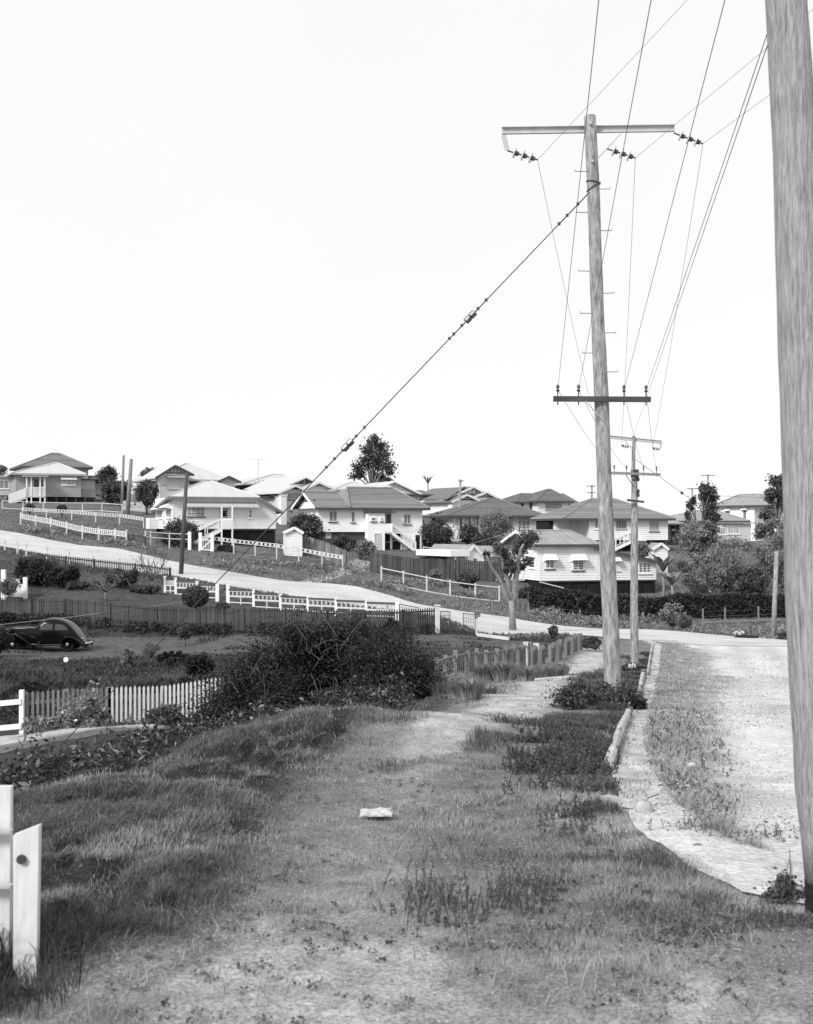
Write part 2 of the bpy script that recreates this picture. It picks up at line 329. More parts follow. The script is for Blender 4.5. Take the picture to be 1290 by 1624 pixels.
def sheet(name, X, Y, mat, lift, label, cat='road'):
    """X, Y 2-D arrays: a sheet laid just above the terrain"""
    Z=gz(X,Y)+lift; nr,nc=X.shape; V=np.stack([X.ravel(),Y.ravel(),Z.ravel()],1)
    i=np.arange((nr-1)*nc).reshape(nr-1,nc)[:,:-1].ravel()
    return tag(npobj(name,V,np.stack([i,i+1,i+nc+1,i+nc],1),mat,smooth=True),label,cat,kind='structure')
def gravel_mat():
    m=bpy.data.materials.new('pale_gravel'); m.use_nodes=True; nt=m.node_tree; N=nt.nodes; L=nt.links; b=N['Principled BSDF']
    b.inputs['Roughness'].default_value=.95; b.inputs['Specular IOR Level'].default_value=.1
    tc=N.new('ShaderNodeTexCoord')
    def nz(s,d,lo,hi,vo=None):
        n=N.new('ShaderNodeTexNoise'); n.inputs['Scale'].default_value=s; n.inputs['Detail'].default_value=d; n.inputs['Roughness'].default_value=.7; L.new(tc.outputs['Object'],n.inputs['Vector'])
        r=N.new('ShaderNodeMapRange'); r.inputs[1].default_value=.32; r.inputs[2].default_value=.68; r.inputs[3].default_value=lo; r.inputs[4].default_value=hi; L.new(n.outputs[0],r.inputs[0]); return n,r.outputs[0]
    _,a=nz(.35,5,.85,1.12); n2,c=nz(9,6,.72,1.2); at=N.new('ShaderNodeAttribute'); at.attribute_name='cover'
    v=N.new('ShaderNodeTexVoronoi'); v.inputs['Scale'].default_value=22; L.new(tc.outputs['Object'],v.inputs['Vector'])
    k=N.new('ShaderNodeMath'); k.operation='MULTIPLY'; L.new(a,k.inputs[0]); L.new(c,k.inputs[1])
    k2=N.new('ShaderNodeMath'); k2.operation='MULTIPLY'; L.new(k.outputs[0],k2.inputs[0]); L.new(at.outputs['Fac'],k2.inputs[1]); L.new(k2.outputs[0],b.inputs['Base Color'])
    bp=N.new('ShaderNodeBump'); bp.inputs['Strength'].default_value=.7; bp.inputs['Distance'].default_value=.03; L.new(v.outputs['Distance'],bp.inputs['Height']); L.new(bp.outputs[0],b.inputs['Normal'])
    return m
MGRAV=gravel_mat()
def cover_attr(ob,fn):
    n=len(ob.data.vertices); co=np.empty(n*3,np.float32); ob.data.vertices.foreach_get('co',co); co=co.reshape(-1,3)
    a=ob.data.attributes.new('cover','FLOAT','POINT'); a.data.foreach_set('value',fn(co[:,0],co[:,1]).astype(np.float32))
# the gravel street beside the verge
def weedy(x,y):
    """the strip of turf creeping over the gravel beside the gutter"""
    d=x-XG(y); n=fbm(x*1.0,y*.6,1.1)
    w=np.interp(y,[6,8.5,9.5,11,14,18,24,40,60,70],[.0,.0,.25,.7,1.25,1.4,1.6,2.8,2.8,1.6])
    a=(1-sst(.25,1.1,d/np.maximum(w,.01)))*(w>.05)
    return np.clip(a*1.15-(n<.34)*.5,0,1)*(d>0)
ys=np.concatenate([np.linspace(-6,30,180),np.linspace(30.5,75,70)]); t=np.linspace(0,1,60)**1.6
YY=np.repeat(ys[:,None],60,1); XX=XKJ(ys)[:,None]+.02+t[None,:]*18
road=sheet('road',XX,YY,MGRAV,.014,'pale gravel street beside the grass verge')
cover_attr(road,lambda x,y:.56*(1-.5*weedy(x,y))*(1-.25*sst(.55,.75,fbm(x,y,.8))*(x-XG(y)<3.5))*(1+.10*np.cos((x-XK(y))*3.6+.6*np.sin(y*.25)))*(.9+.2*fbm(x,y*.35,.7)))
xs=np.linspace(-62,44,220); t=np.linspace(0,1,26); XX=np.repeat(xs[None,:],26,0)
jit=(fbm(xs,xs*0,.9)-.5)*.7; YNx=YN(xs)+jit; YNx=np.where(xs>13.5,66-(xs-13.5)*.3,YNx); YFx=YF(xs)+(fbm(xs,xs*0+9,.9)-.5)*.6
YY=YNx[None,:]+(YFx-YNx)[None,:]*t[:,None]
cross=sheet('cross_street',XX,YY,MGRAV,.03,'pale gravel street climbing the hill to the left')
cover_attr(cross,lambda x,y:.55+.06*(fbm(x*.2,y*2,.6)-.5)*2)
# gutter strip and kerb stones
ys=np.linspace(10.7,68.5,400); t=np.linspace(0,1,6); YY=np.repeat(ys[:,None],6,1); gw=np.minimum(XG(ys)-XK(ys),.42)*(1-.5*(1-sst(10.7,12.2,ys))); XX=XK(ys)[:,None]+gw[:,None]*t[None,:]
XX[:,-1]+=(fbm(ys,ys*0,2.3)-.5)*.34*np.minimum(1,gw/.4); YY[0]+= (rng.random(6)-.5)*.5
gut=sheet('gutter',XX,YY,MCON,.024,'pale concrete gutter along the kerb','gutter')
def kerb(y0,y1,h):
    mb=MB(); ys=np.arange(y0,y1,.45); 
    for i,y in enumerate(ys):
        x=float(XK(y)); z=gzs(x,y); o=len(mb.v)
        for dx,dz in ((.0,-.2),(.0,h-.03),(-.03,h),(-.09,h),(-.105,h-.02),(-.105,-.2)): mb.v.append((x+dx+.004*math.sin(i*3.1),y,z+dz+.006*math.sin(i*1.7)))
        if i:
            for k in range(5): mb.f.append((o-6+k,o-6+k+1,o+k+1,o+k))
    n=len(mb.v); mb.f+=[tuple(range(6)),tuple(range(n-6,n))[::-1]]
    return mb
for a,b,t in ((13.6,21.2,'near broken run of concrete kerb below the weeds'),(22.0,41.5,'middle run of concrete kerb beside the tall pole'),(42.5,67.5,'far run of concrete kerb ending at the corner')):
    tag(obj('kerb',kerb(a,b,.13),MCON),t,'kerb',group='kerb stones along the gutter',kind='structure')

# ---------------------------------------------------------------- sky, sun, camera
w=bpy.data.worlds.new('World'); SC.world=w; w.use_nodes=True; nt=w.node_tree; N=nt.nodes; L=nt.links
sk=N.new('ShaderNodeTexSky'); sk.sky_type='NISHITA'; sk.sun_disc=False; sk.sun_elevation=R(46); sk.sun_rotation=R(215)
bw=N.new('ShaderNodeRGBToBW'); L.new(sk.outputs[0],bw.inputs[0])
mx=N.new('ShaderNodeMix'); mx.data_type='FLOAT'; mx.inputs[0].default_value=.86; mx.inputs[3].default_value=9.9
tc=N.new('ShaderNodeTexCoord'); nz=N.new('ShaderNodeTexNoise'); nz.inputs['Scale'].default_value=2.2; nz.inputs['Detail'].default_value=5
L.new(tc.outputs['Generated'],nz.inputs['Vector']); mr=N.new('ShaderNodeMapRange'); mr.inputs[3].default_value=10.4; mr.inputs[4].default_value=11.2; L.new(nz.outputs[0],mr.inputs[0]); L.new(mr.outputs[0],mx.inputs[3])
L.new(bw.outputs[0],mx.inputs[2]); bg=N['Background']; L.new(mx.outputs[0],bg.inputs['Color']); bg.inputs['Strength'].default_value=.1
sd=bpy.data.lights.new('sun','SUN'); sd.energy=3.6; sd.angle=R(14); sd.color=(1,1,1); so=bpy.data.objects.new('sun',sd); COL.objects.link(so)
sdir=Vector((-.55,-.66,.62)).normalized(); so.rotation_euler=sdir.to_track_quat('Z','Y').to_euler(); so.location=(-20,-20,40)
az=math.atan2(sdir.x,sdir.y); sk.sun_elevation=math.asin(sdir.z); sk.sun_rotation=az
cd=bpy.data.cameras.new('camera'); cd.sensor_fit='VERTICAL'; cd.sensor_height=127.0; cd.sensor_width=100.9; cd.lens=F/1624*127.0
cd.shift_y=(YH-812)/1624; cd.clip_start=.1; cd.clip_end=2000; cd.dof.use_dof=True; cd.dof.focus_distance=60; cd.dof.aperture_fstop=17
cam=bpy.data.objects.new('camera',cd); COL.objects.link(cam); cam.location=(0,0,CAMZ); cam.rotation_euler=(R(90),0,0); SC.camera=cam
SC.view_settings.view_transform='Standard'; SC.view_settings.look='None'; SC.view_settings.exposure=0; SC.view_settings.gamma=1
SC.cycles.max_bounces=6; SC.cycles.use_denoising=True
# ---------------------------------------------------------------- houses
K=3.909
c1=lambda x,y:(x/K,690+y/K)
c2=lambda x,y:(220+x/K,690+y/K)
c3=lambda x,y:(440+x/K,680+y/K)
c4=lambda x,y:(660+x/K,740+y/K)
c5=lambda x,y:(960+x/K,680+y/K)
def lerp(a,b,t): return a+(b-a)*t
def ptf(c=0.0): return lambda s,z,d=0.0: Vector((s,c-d,z))      # front wall, outward is -y
def ptl(c=0.0): return lambda s,z,d=0.0: Vector((c-d,s,z))      # left wall, outward is -x
def ptr(c=0.0): return lambda s,z,d=0.0: Vector((c+d,s,z))
def ptb(c=0.0): return lambda s,z,d=0.0: Vector((s,c+d,z))
def span(poly,z):
    xs=[]
    n=len(poly)
    for i in range(n):
        (a,za),(b,zb)=poly[i],poly[(i+1)%n]
        if abs(za-zb)<1e-6:
            if abs(z-za)<1e-6: xs+=[a,b]
        elif min(za,zb)-1e-6<=z<=max(za,zb)+1e-6: xs.append(a+(b-a)*(z-za)/(zb-za))
    return (min(xs),max(xs)) if xs else None
def clad(mb,pt,poly,board=.17,lap=.042):
    z0=min(p[1] for p in poly); z1=max(p[1] for p in poly); n=max(1,round((z1-z0)/board)); h=(z1-z0)/n
    for i in range(n):
        a=z0+i*h; b=a+h; sa=span(poly,a+1e-4); sb=span(poly,b-1e-4)
        if not sa or not sb: continue
        q=[pt(sa[0],a,lap),pt(sa[1],a,lap),pt(sb[1],b,.004),pt(sb[0],b,.004)]
        mb.add(q+[pt(sa[0],a,0),pt(sa[1],a,0)],[(0,1,2,3),(4,5,1,0)])
def panel(mb,pt,s0,s1,z0,z1,d0,d1):
    return mb.hexa([pt(s0,z0,d1),pt(s1,z0,d1),pt(s1,z0,d0),pt(s0,z0,d0),pt(s0,z1,d1),pt(s1,z1,d1),pt(s1,z1,d0),pt(s0,z1,d0)])
def courses(mb,a,b,c,d,n=1,lift=.035):
    """roof face a-b eave, d-c ridge, laid in n courses"""
    a,b,c,d=map(Vector,(a,b,c,d)); nm=(b-a).cross(d-a if (d-a).length>.01 else c-a).normalized()
    if nm.z<0: nm=-nm
    for i in range(n):
        t0,t1=i/n,(i+1)/n; l=lift if n>1 else 0
        p=[lerp(a,d,t0)+nm*l,lerp(b,c,t0)+nm*l,lerp(b,c,t1),lerp(a,d,t1)]
        q=[lerp(a,d,t0),lerp(b,c,t0)]
        mb.add(p+q,[(0,1,2,3),(4,5,1,0)])
class House:
    def __init__(s,name,label,cat,L,DL,Rr,DR,yfloor,yeave,depth,group=None):
        a=P(L,yfloor,DL); b=P(Rr,yfloor,DR); d=Vector((b.x-a.x,b.y-a.y,0)); s.w=d.length; ux=d/s.w; uy=Vector((-ux.y,ux.x,0)); s.depth=depth
        s.yaw=math.atan2(ux.y,ux.x); m=a+ux*s.w/2+uy*depth/2
        zg=min(gzs(a.x,a.y),gzs(b.x,b.y)); s.zf=a.z-zg; s.ze=P(L,yeave,DL).z-zg
        s.o=Vector((a.x,a.y,zg)); s.root=thing(name,label,cat,s.o,group,s.yaw); s.root['_loc']=1; del s.root['_o']
        s.Mi=(Matrix.Translation(s.o)@Matrix.Rotation(s.yaw,4,'Z')).inverted(); s.root['_loc']=1
        s.cam=s.Mi@Vector((0,0,CAMZ)); s.R3=s.Mi.to_3x3()
    def hit(s,p,y=None,x=None,z=None):
        d=s.R3@Vector(((p[0]-CX)/F,1,(YH-p[1])/F))
        if y is not None: t=(y-s.cam.y)/d.y
        elif x is not None: t=(x-s.cam.x)/d.x
        else: t=(z-s.cam.z)/d.z
        return s.cam+d*t
    def g(s,x,y):
        """ground height in the house frame"""
        w=s.Mi.inverted()@Vector((x,y,0)); return gzs(w.x,w.y)-s.o.z
    def add(s,name,mb,mat,smooth=False): return obj(name,mb,mat,s.root,local=True,smooth=smooth)
    def body(s,x0,x1,y0,y1,z0,z1,mat,board=.2,name='wall',sides='flrb'):
        mb=MB(); i=.012; mb.box(x0+i,x1-i,y0+i,y1-i,z0+.01,z1)
        if board:
            if 'f' in sides: clad(mb,ptf(y0),[(x0,z0),(x1,z0),(x1,z1),(x0,z1)],board)
            if 'b' in sides: clad(mb,ptb(y1),[(x0,z0),(x1,z0),(x1,z1),(x0,z1)],board)
            if 'l' in sides: clad(mb,ptl(x0),[(y0,z0),(y1,z0),(y1,z1),(y0,z1)],board)
            if 'r' in sides: clad(mb,ptr(x1),[(y0,z0),(y1,z0),(y1,z1),(y0,z1)],board)
            for x in (x0,x1):
                for y in (y0,y1): mb.box(x-.045,x+.045,y-.045,y+.045,z0,z1)
        return s.add(name,mb,mat)
    def polywall(s,pt,poly,mat,name='wall',board=.2):
        mb=MB()
        if board: clad(mb,pt,poly,board)
        n=len(poly); mb.add([pt(a,z,-.02) for a,z in poly]+[pt(a,z,-.14) for a,z in poly],[tuple(range(n)),tuple(range(n,2*n))[::-1]]+[(i,(i+1)%n,n+(i+1)%n,n+i) for i in range(n)])
        if not board: mb.add([pt(a,z,.0) for a,z in poly],[tuple(range(n))])
        return s.add(name,mb,mat)
    def stumps(s,x0,x1,y0,y1,z1,nx,mat=None,dark=True,inset=.12):
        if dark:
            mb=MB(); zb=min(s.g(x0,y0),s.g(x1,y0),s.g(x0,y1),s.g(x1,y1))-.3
            mb.box(x0+inset,x1-inset,y0+inset,y1-inset,zb,z1-.02); s.add('underfloor_shade',mb,MDK2)  # solid near-black box paints in the shade beneath the house
        for i in range(nx):
            x=lerp(x0+.14,x1-.14,i/(nx-1)); mb=MB(); mb.box(x-.1,x+.1,y0+.04,y0+.24,s.g(x,y0)-.4,z1-.005); s.add('stump',mb,mat or MDK)
        for i in range(1,3):
            y=lerp(y0+.14,y1-.14,i/2); mb=MB(); mb.box(x0+.04,x0+.24,y-.1,y+.1,s.g(x0,y)-.4,z1-.005); s.add('stump',mb,mat or MDK)
    def hip(s,x0,x1,y0,y1,z,pl,pr,mat,over=.55,n=1,fmat=None,ym=None,fh=.2,caps=True,name='roof'):
        """pl, pr: photo points of the ridge ends"""
        ym=(y0+y1)/2 if ym is None else ym
        a=s.hit(pl,y=ym); b=s.hit(pr,y=ym); zr=(a.z+b.z)/2; ra=Vector((a.x,ym,zr)); rb=Vector((max(b.x,a.x+.05),ym,zr))
        X0,X1,Y0,Y1=x0-over,x1+over,y0-over,y1+over
        q=[Vector((X0,Y0,z)),Vector((X1,Y0,z)),Vector((X1,Y1,z)),Vector((X0,Y1,z))]
        mb=MB(); courses(mb,q[0],q[1],rb,ra,n); courses(mb,q[1],q[2],rb,rb,n); courses(mb,q[2],q[3],ra,rb,n); courses(mb,q[3],q[0],ra,ra,n)
        mb.add([p-Vector((0,0,.05)) for p in q],[(0,1,2,3)])
        ro=s.add(name,mb,mat)
        fm=MB(); e=.05
        fm.box(X0-e,X1+e,Y0-e,Y0,z-fh,z+.02); fm.box(X0-e,X1+e,Y1,Y1+e,z-fh,z+.02); fm.box(X0-e,X0,Y0,Y1,z-fh,z+.02); fm.box(X1,X1+e,Y0,Y1,z-fh,z+.02)
        fo=obj('fascia',fm,fmat or MW2,ro,local=True)
        if caps:
            cm=MB()
            for u,v in ((q[0],ra),(q[3],ra),(q[1],rb),(q[2],rb),(ra,rb)):
                if (v-u).length>.2: cm.tube([u+Vector((0,0,.03)),v+Vector((0,0,.03))],.09,6)
            obj('ridge_cap',cm,mat,ro,local=True)
        return ro,ra,rb
    def slab(s,pts4,mat,th=.1,name='roof',fmat=None):
        """thin roof plane through four local points (eave a-b, ridge d-c)"""
        p=[Vector(v) for v in pts4]; mb=MB(); mb.hexa([v-Vector((0,0,th)) for v in p]+p); ro=s.add(name,mb,mat)
        if fmat:
            fm=MB(); fm.bar(p[0]-Vector((0,.02,.1)),p[1]-Vector((0,.02,.1)),.05,.2); obj('fascia',fm,fmat,ro,local=True)
        return ro
    def gable(s,peak,left,right,c,y1,mat,wallmat,zb,over=.5,barge=None,board=.17,battens=None,darktop=None,fo=.45):
        """front-facing gable; peak/left/right are photo points of the roof edge on the plane y=c-fo; zb is where its wall starts"""
        yf=c-fo; pk=s.hit(peak,y=yf); l=s.hit(left,y=yf); r=s.hit(right,y=yf)
        sl=(pk.z-l.z)/(pk.x-l.x); sr=(pk.z-r.z)/(r.x-pk.x)
        mb=MB()
        for e,pp in ((l,0),(r,1)):
            A=Vector((e.x,yf,e.z)); B=Vector((pk.x,yf,pk.z)); dv=Vector((0,y1-yf,0)); dn=Vector((0,0,-.12))
            mb.hexa([A+dn,B+dn,B+dv+dn,A+dv+dn,A,B,B+dv,A+dv])
        ro=s.add('gable_roof',mb,mat)
        bm=MB(); ov=Vector((0,-.03,-.07)); bm.bar(Vector((l.x,yf,l.z))+ov,Vector((pk.x,yf,pk.z))+ov,.06,.24); bm.bar(Vector((r.x,yf,r.z))+ov,Vector((pk.x,yf,pk.z))+ov,.06,.24)
        obj('bargeboard',bm,barge or MW,ro,local=True)
        xa=l.x+over; xb=r.x-over; za=pk.z-sl*(pk.x-xa)-.14; zc=pk.z-sr*(xb-pk.x)-.14
        poly=[(xa,zb),(xb,zb),(xb,max(zc,zb+.02)),(pk.x,pk.z-.16),(xa,max(za,zb+.02))]
        s.polywall(ptf(c),poly,wallmat,'gable_wall',board)
        h=pk.z-.16-min(za,zc)
        if battens:
            bm=MB(); zt=pk.z-.16-h*.62; hw=h*.62/((sl+sr)/2)
            panel(bm,ptf(c),pk.x-hw*1.0,pk.x+hw*1.0,zt-.06,zt+.06,0,.08)
            for k in (-.6,-.3,0,.3,.6): panel(bm,ptf(c),pk.x+k*hw-.05,pk.x+k*hw+.05,zt,zt+(1-abs(k))*h*.62-.05,0,.07)
            s.add('gable_batten',bm,battens)
        if darktop:
            zt=pk.z-.18-h*.42; hw=h*.42/((sl+sr)/2); mb=MB(); mb.prism([Vector((pk.x-hw,c-.06,zt)),Vector((pk.x+hw,c-.06,zt)),Vector((pk.x,c-.06,pk.z-.18))],(0,.05,0)); s.add('gable_vent',mb,darktop)
        return pk,l,r
    def win(s,p0,p1,wall='f',c=0.0,nm=2,nh=1,glass=None,frame=None,hood=None,sill=True,trim=.07,name='window'):
        if wall=='f': pt=ptf(c); a=s.hit(p0,y=c); b=s.hit(p1,y=c); s0,s1=a.x,b.x
        elif wall=='l': pt=ptl(c); a=s.hit(p0,x=c); b=s.hit(p1,x=c); s0,s1=sorted((a.y,b.y))
        z0,z1=min(a.z,b.z),max(a.z,b.z)
        return s.win_l(pt,s0,s1,z0,z1,nm,nh,glass,frame,hood,sill,trim,name)
    def win_l(s,pt,s0,s1,z0,z1,nm=2,nh=1,glass=None,frame=None,hood=None,sill=True,trim=.07,name='window'):
        mb=MB(); t=trim
        panel(mb,pt,s0,s0+t,z0,z1,-.05,.06); panel(mb,pt,s1-t,s1,z0,z1,-.05,.06); panel(mb,pt,s0+t,s1-t,z1-t,z1,-.05,.06); panel(mb,pt,s0+t,s1-t,z0,z0+t,-.05,.06)
        for i in range(1,nm): x=lerp(s0,s1,i/nm); panel(mb,pt,x-t*.4,x+t*.4,z0+t,z1-t,-.04,.055)
        for i in range(1,nh): z=lerp(z0,z1,i/nh); panel(mb,pt,s0+t,s1-t,z-.025,z+.025,-.04,.05)
        fo=s.add(name,mb,frame or MW)
        gm=MB(); panel(gm,pt,s0+t*.5,s1-t*.5,z0+t*.5,z1-t*.5,-.03,.036); obj('pane',gm,glass or MGLC,fo,local=True)
        if sill:
            sm=MB(); panel(sm,pt,s0-.08,s1+.08,z0-.09,z0-.005,0,.13); obj('sill',sm,MDK if sill=='dark' else (frame or MW),fo,local=True)
        if hood:
            e=.12; hm=MB(); drop=.45*hood; out=.62*hood; zt=z1+.42*hood
            A=[pt(s0-e,zt,.02),pt(s1+e,zt,.02),pt(s1+e,zt-drop,out),pt(s0-e,zt-drop,out)]
            hm.hexa([p-Vector((0,0,.05)) for p in A]+A)
            for ss in (s0-e,s1+e):
                w_=.03; hm.add([pt(ss-w_,zt-.05,.02),pt(ss-w_,zt-drop-.18,.02),pt(ss-w_,zt-drop-.05,out),pt(ss+w_,zt-.05,.02),pt(ss+w_,zt-drop-.18,.02),pt(ss+w_,zt-drop-.05,out)],[(0,1,2),(5,4,3),(0,3,4,1),(1,4,5,2),(2,5,3,0)])
            so=s.add('window_hood',hm,MW if hood>0 else MW)
        return fo
    def door(s,p0,p1,c=0.0,mat=None,wall='f'):
        a=s.hit(p0,y=c); b=s.hit(p1,y=c); pt=ptf(c); mb=MB(); s0,s1=a.x,b.x; z0,z1=min(a.z,b.z),max(a.z,b.z)
        panel(mb,pt,s0,s0+.08,z0,z1,-.04,.07); panel(mb,pt,s1-.08,s1,z0,z1,-.04,.07); panel(mb,pt,s0+.08,s1-.08,z1-.08,z1,-.04,.07)
        do=s.add('door',mb,MW2); lm=MB(); panel(lm,pt,s0+.08,s1-.08,z0,z1-.08,-.03,.03); panel(lm,pt,s0+.2,s1-.2,z0+.2,z0+(z1-z0)*.45,.03,.042); panel(lm,pt,s0+.2,s1-.2,z0+(z1-z0)*.52,z1-.25,.03,.042)
        obj('door_leaf',lm,mat or MDK,do,local=True); return do
    def stair(s,top,bot,width=1.0,mat=None,n=10,rail=.85,axis='x'):
        """top, bot: local points of the near stringer"""
        top=Vector(top); bot=Vector(bot); mat=mat or MW2; wv=Vector((0,width,0)) if axis=='x' else Vector((width,0,0)); mb=MB()
        for o in (Vector((0,0,0)),wv): mb.bar(top+o-Vector((0,0,.12)),bot+o-Vector((0,0,.12)),.06,.3)
        st=s.add('stair',mb,mat); tm=MB()
        for i in range(n):
            p=lerp(bot,top,(i+.6)/n); dx=(top-bot)/n*.5; dx.z=0
            a=p-dx*1.1; b=p+dx*1.1
            if axis=='x': tm.box(min(a.x,b.x),max(a.x,b.x),a.y+.032,a.y+width-.032,p.z-.04,p.z)
            else: tm.box(a.x+.032,a.x+width-.032,min(a.y,b.y),max(a.y,b.y),p.z-.04,p.z)
        obj('tread',tm,MTIMB,st,local=True)
        if rail:
            rm=MB(); up=Vector((0,0,rail))
            for o in (Vector((0,0,0)),wv):
                rm.bar(top+o+up,bot+o+up,.08,.09); rm.bar(bot+o-Vector((0,0,.3)),bot+o+up*1.08,.1,.1); rm.bar(top+o,top+o+up*1.05,.1,.1)
                rm.bar(lerp(top,bot,.5)+o,lerp(top,bot,.5)+o+up,.07,.07)
            obj('handrail',rm,MW,st,local=True)
        return st

HG='timber houses on the hillside'
# --- C: white weatherboard house with the wide hipped iron roof
def house_C():
    h=House('weatherboard_house','white weatherboard house with wide pale hipped iron roof and lit awnings behind the roadside pole','house',*(c2(215,0)[0],107,c2(850,0)[0],110.5),838.4,787.5,8.5,HG)
    zf,ze=h.zf,h.ze; w=h.w; xr=h.hit(c2(742,380),y=0).x; dr=1.15
    h.body(0,xr,0,8.5,zf,ze,MWB,sides='fb')
    h.polywall(ptl(0),[(0,zf),(8.5,zf),(8.5,ze-1.15),(0,ze)],MWB)
    h.polywall(ptf(0),[(xr+.05,zf),(w,zf),(w,ze-dr*.92),(xr+.05,ze-.03)],MWB)
    h.body(xr,w,.05,8.5,zf,ze-1.3,MWB,sides='r')
    # main roof, its left plane running down to a low back corner
    pk=h.hit(c2(410,285),y=4.2); ov=.6; zt=pk.z; pkv=Vector((pk.x,4.2,zt)); ra=pkv; rb=Vector((pk.x+.6,4.2,zt))
    q0=Vector((-ov,-ov,ze)); q1=Vector((xr,-ov,ze)); q2=Vector((xr,8.5+ov,ze)); q3=Vector((-ov,8.5+ov,ze-1.25))
    mb=MB(); courses(mb,q0,q1,rb,ra); courses(mb,q1,q2,rb,rb); courses(mb,q2,q3,ra,rb); courses(mb,q3,q0,ra,ra)
    q4=Vector((w+.5,-ov,ze-dr-.12)); q5=Vector((w+.5,8.5+ov,ze-dr-.12)); courses(mb,q4,q5,q2,q1)
    mb.add([q-Vector((0,0,.07)) for q in (q0,q1,q2,q3,q4,q5)],[(0,1,2,3),(1,4,5,2)])
    ro=h.add('roof',mb,MIRP); fm=MB(); dz=Vector((0,-.03,-.1))
    for a,b in ((q0,q1),(q1,q4),(q4,q5),(q3,q0)): fm.bar(a+dz,b+dz,.05,.2)
    obj('fascia',fm,MPOST,ro,local=True); cm=MB()  # fascia darkened to stand in for the shadow line under the eave
    for a,b in ((q0,ra),(q1,rb)): cm.tube([a+Vector((0,0,.02)),b+Vector((0,0,.02))],.08,6)
    obj('ridge_cap',cm,MIRP,ro,local=True)
    h.stumps(0,w,0,8.5,zf,8,MDK2)  # stumps take the near-black shade colour too
    mb=MB(); mb.box(-.02,w+.02,-.05,-.005,zf-.14,zf+.005); h.add('bearer',mb,MDK)
    # long lean-to hood across the front
    a=h.hit(c2(302,412),y=0); b=h.hit(c2(722,428),y=0); d=.75
    A=[Vector((a.x-.1,-.03,a.z)),Vector((b.x,-.03,a.z)),Vector((b.x+.2,-d,a.z-.36)),Vector((a.x-.2,-d,a.z-.36))]
    mb=MB(); mb.hexa([p-Vector((0,0,.06)) for p in A]+A); ho=h.add('verandah_hood',mb,MIRP)
    fm=MB(); fm.bar(A[3]-Vector((0,.03,.07)),A[2]-Vector((0,.03,.07)),.05,.16); obj('fascia',fm,MW2,ho,local=True)
    h.win(c2(300,443),c2(410,505),nm=4,nh=2,glass=MGLC,frame=MW2,sill='dark')
    h.door(c2(503,452),c2(556,514),mat=MDK2)
    h.win(c2(576,474),c2(594,502),nm=1,glass=MGLC); h.win(c2(683,460),c2(704,515),nm=1,nh=2,glass=MGL)
    # porch landing, its posts, and the stair to the left
    l=h.hit(c2(496,520),y=0); r=h.hit(c2(568,520),y=0); zt=h.hit(c2(500,515),y=-1.0).z
    mb=MB(); mb.box(l.x,r.x,-1.05,-.04,zf-.08,zf); lo=h.add('landing',mb,MW2)
    bm=MB(); bm.box(l.x+.02,r.x-.02,-1.05,-1.0,zf,zt); clad(bm,ptf(-1.05),[(l.x+.1,zf),(r.x-.1,zf),(r.x-.1,zt-.06),(l.x+.1,zt-.06)]); h.add('balustrade',bm,MWB)
    for x in (l.x+.05,r.x-.05):
        mb=MB(); mb.box(x-.06,x+.06,-1.06,-.94,h.g(x,-1)-.3,a.z-.42); h.add('porch_post',mb,MW)
    b=h.hit(c2(340,652),y=-1.0); h.stair((l.x,-1.0,zf),(b.x,-1.0,h.g(b.x,-1)+.05),.9,MW,9,.85)
    # side windows with lit awnings
    for p0,p1 in ((c2(120,458),c2(150,516)),(c2(176,446),c2(206,510))): h.win(p0,p1,'l',0,nm=2,glass=MGLC,hood=1.15)
    h.body(-.9,-.04,6.5,8.4,zf,zf+1.0,MWB,name='side_landing')
    return h
HC=house_C()
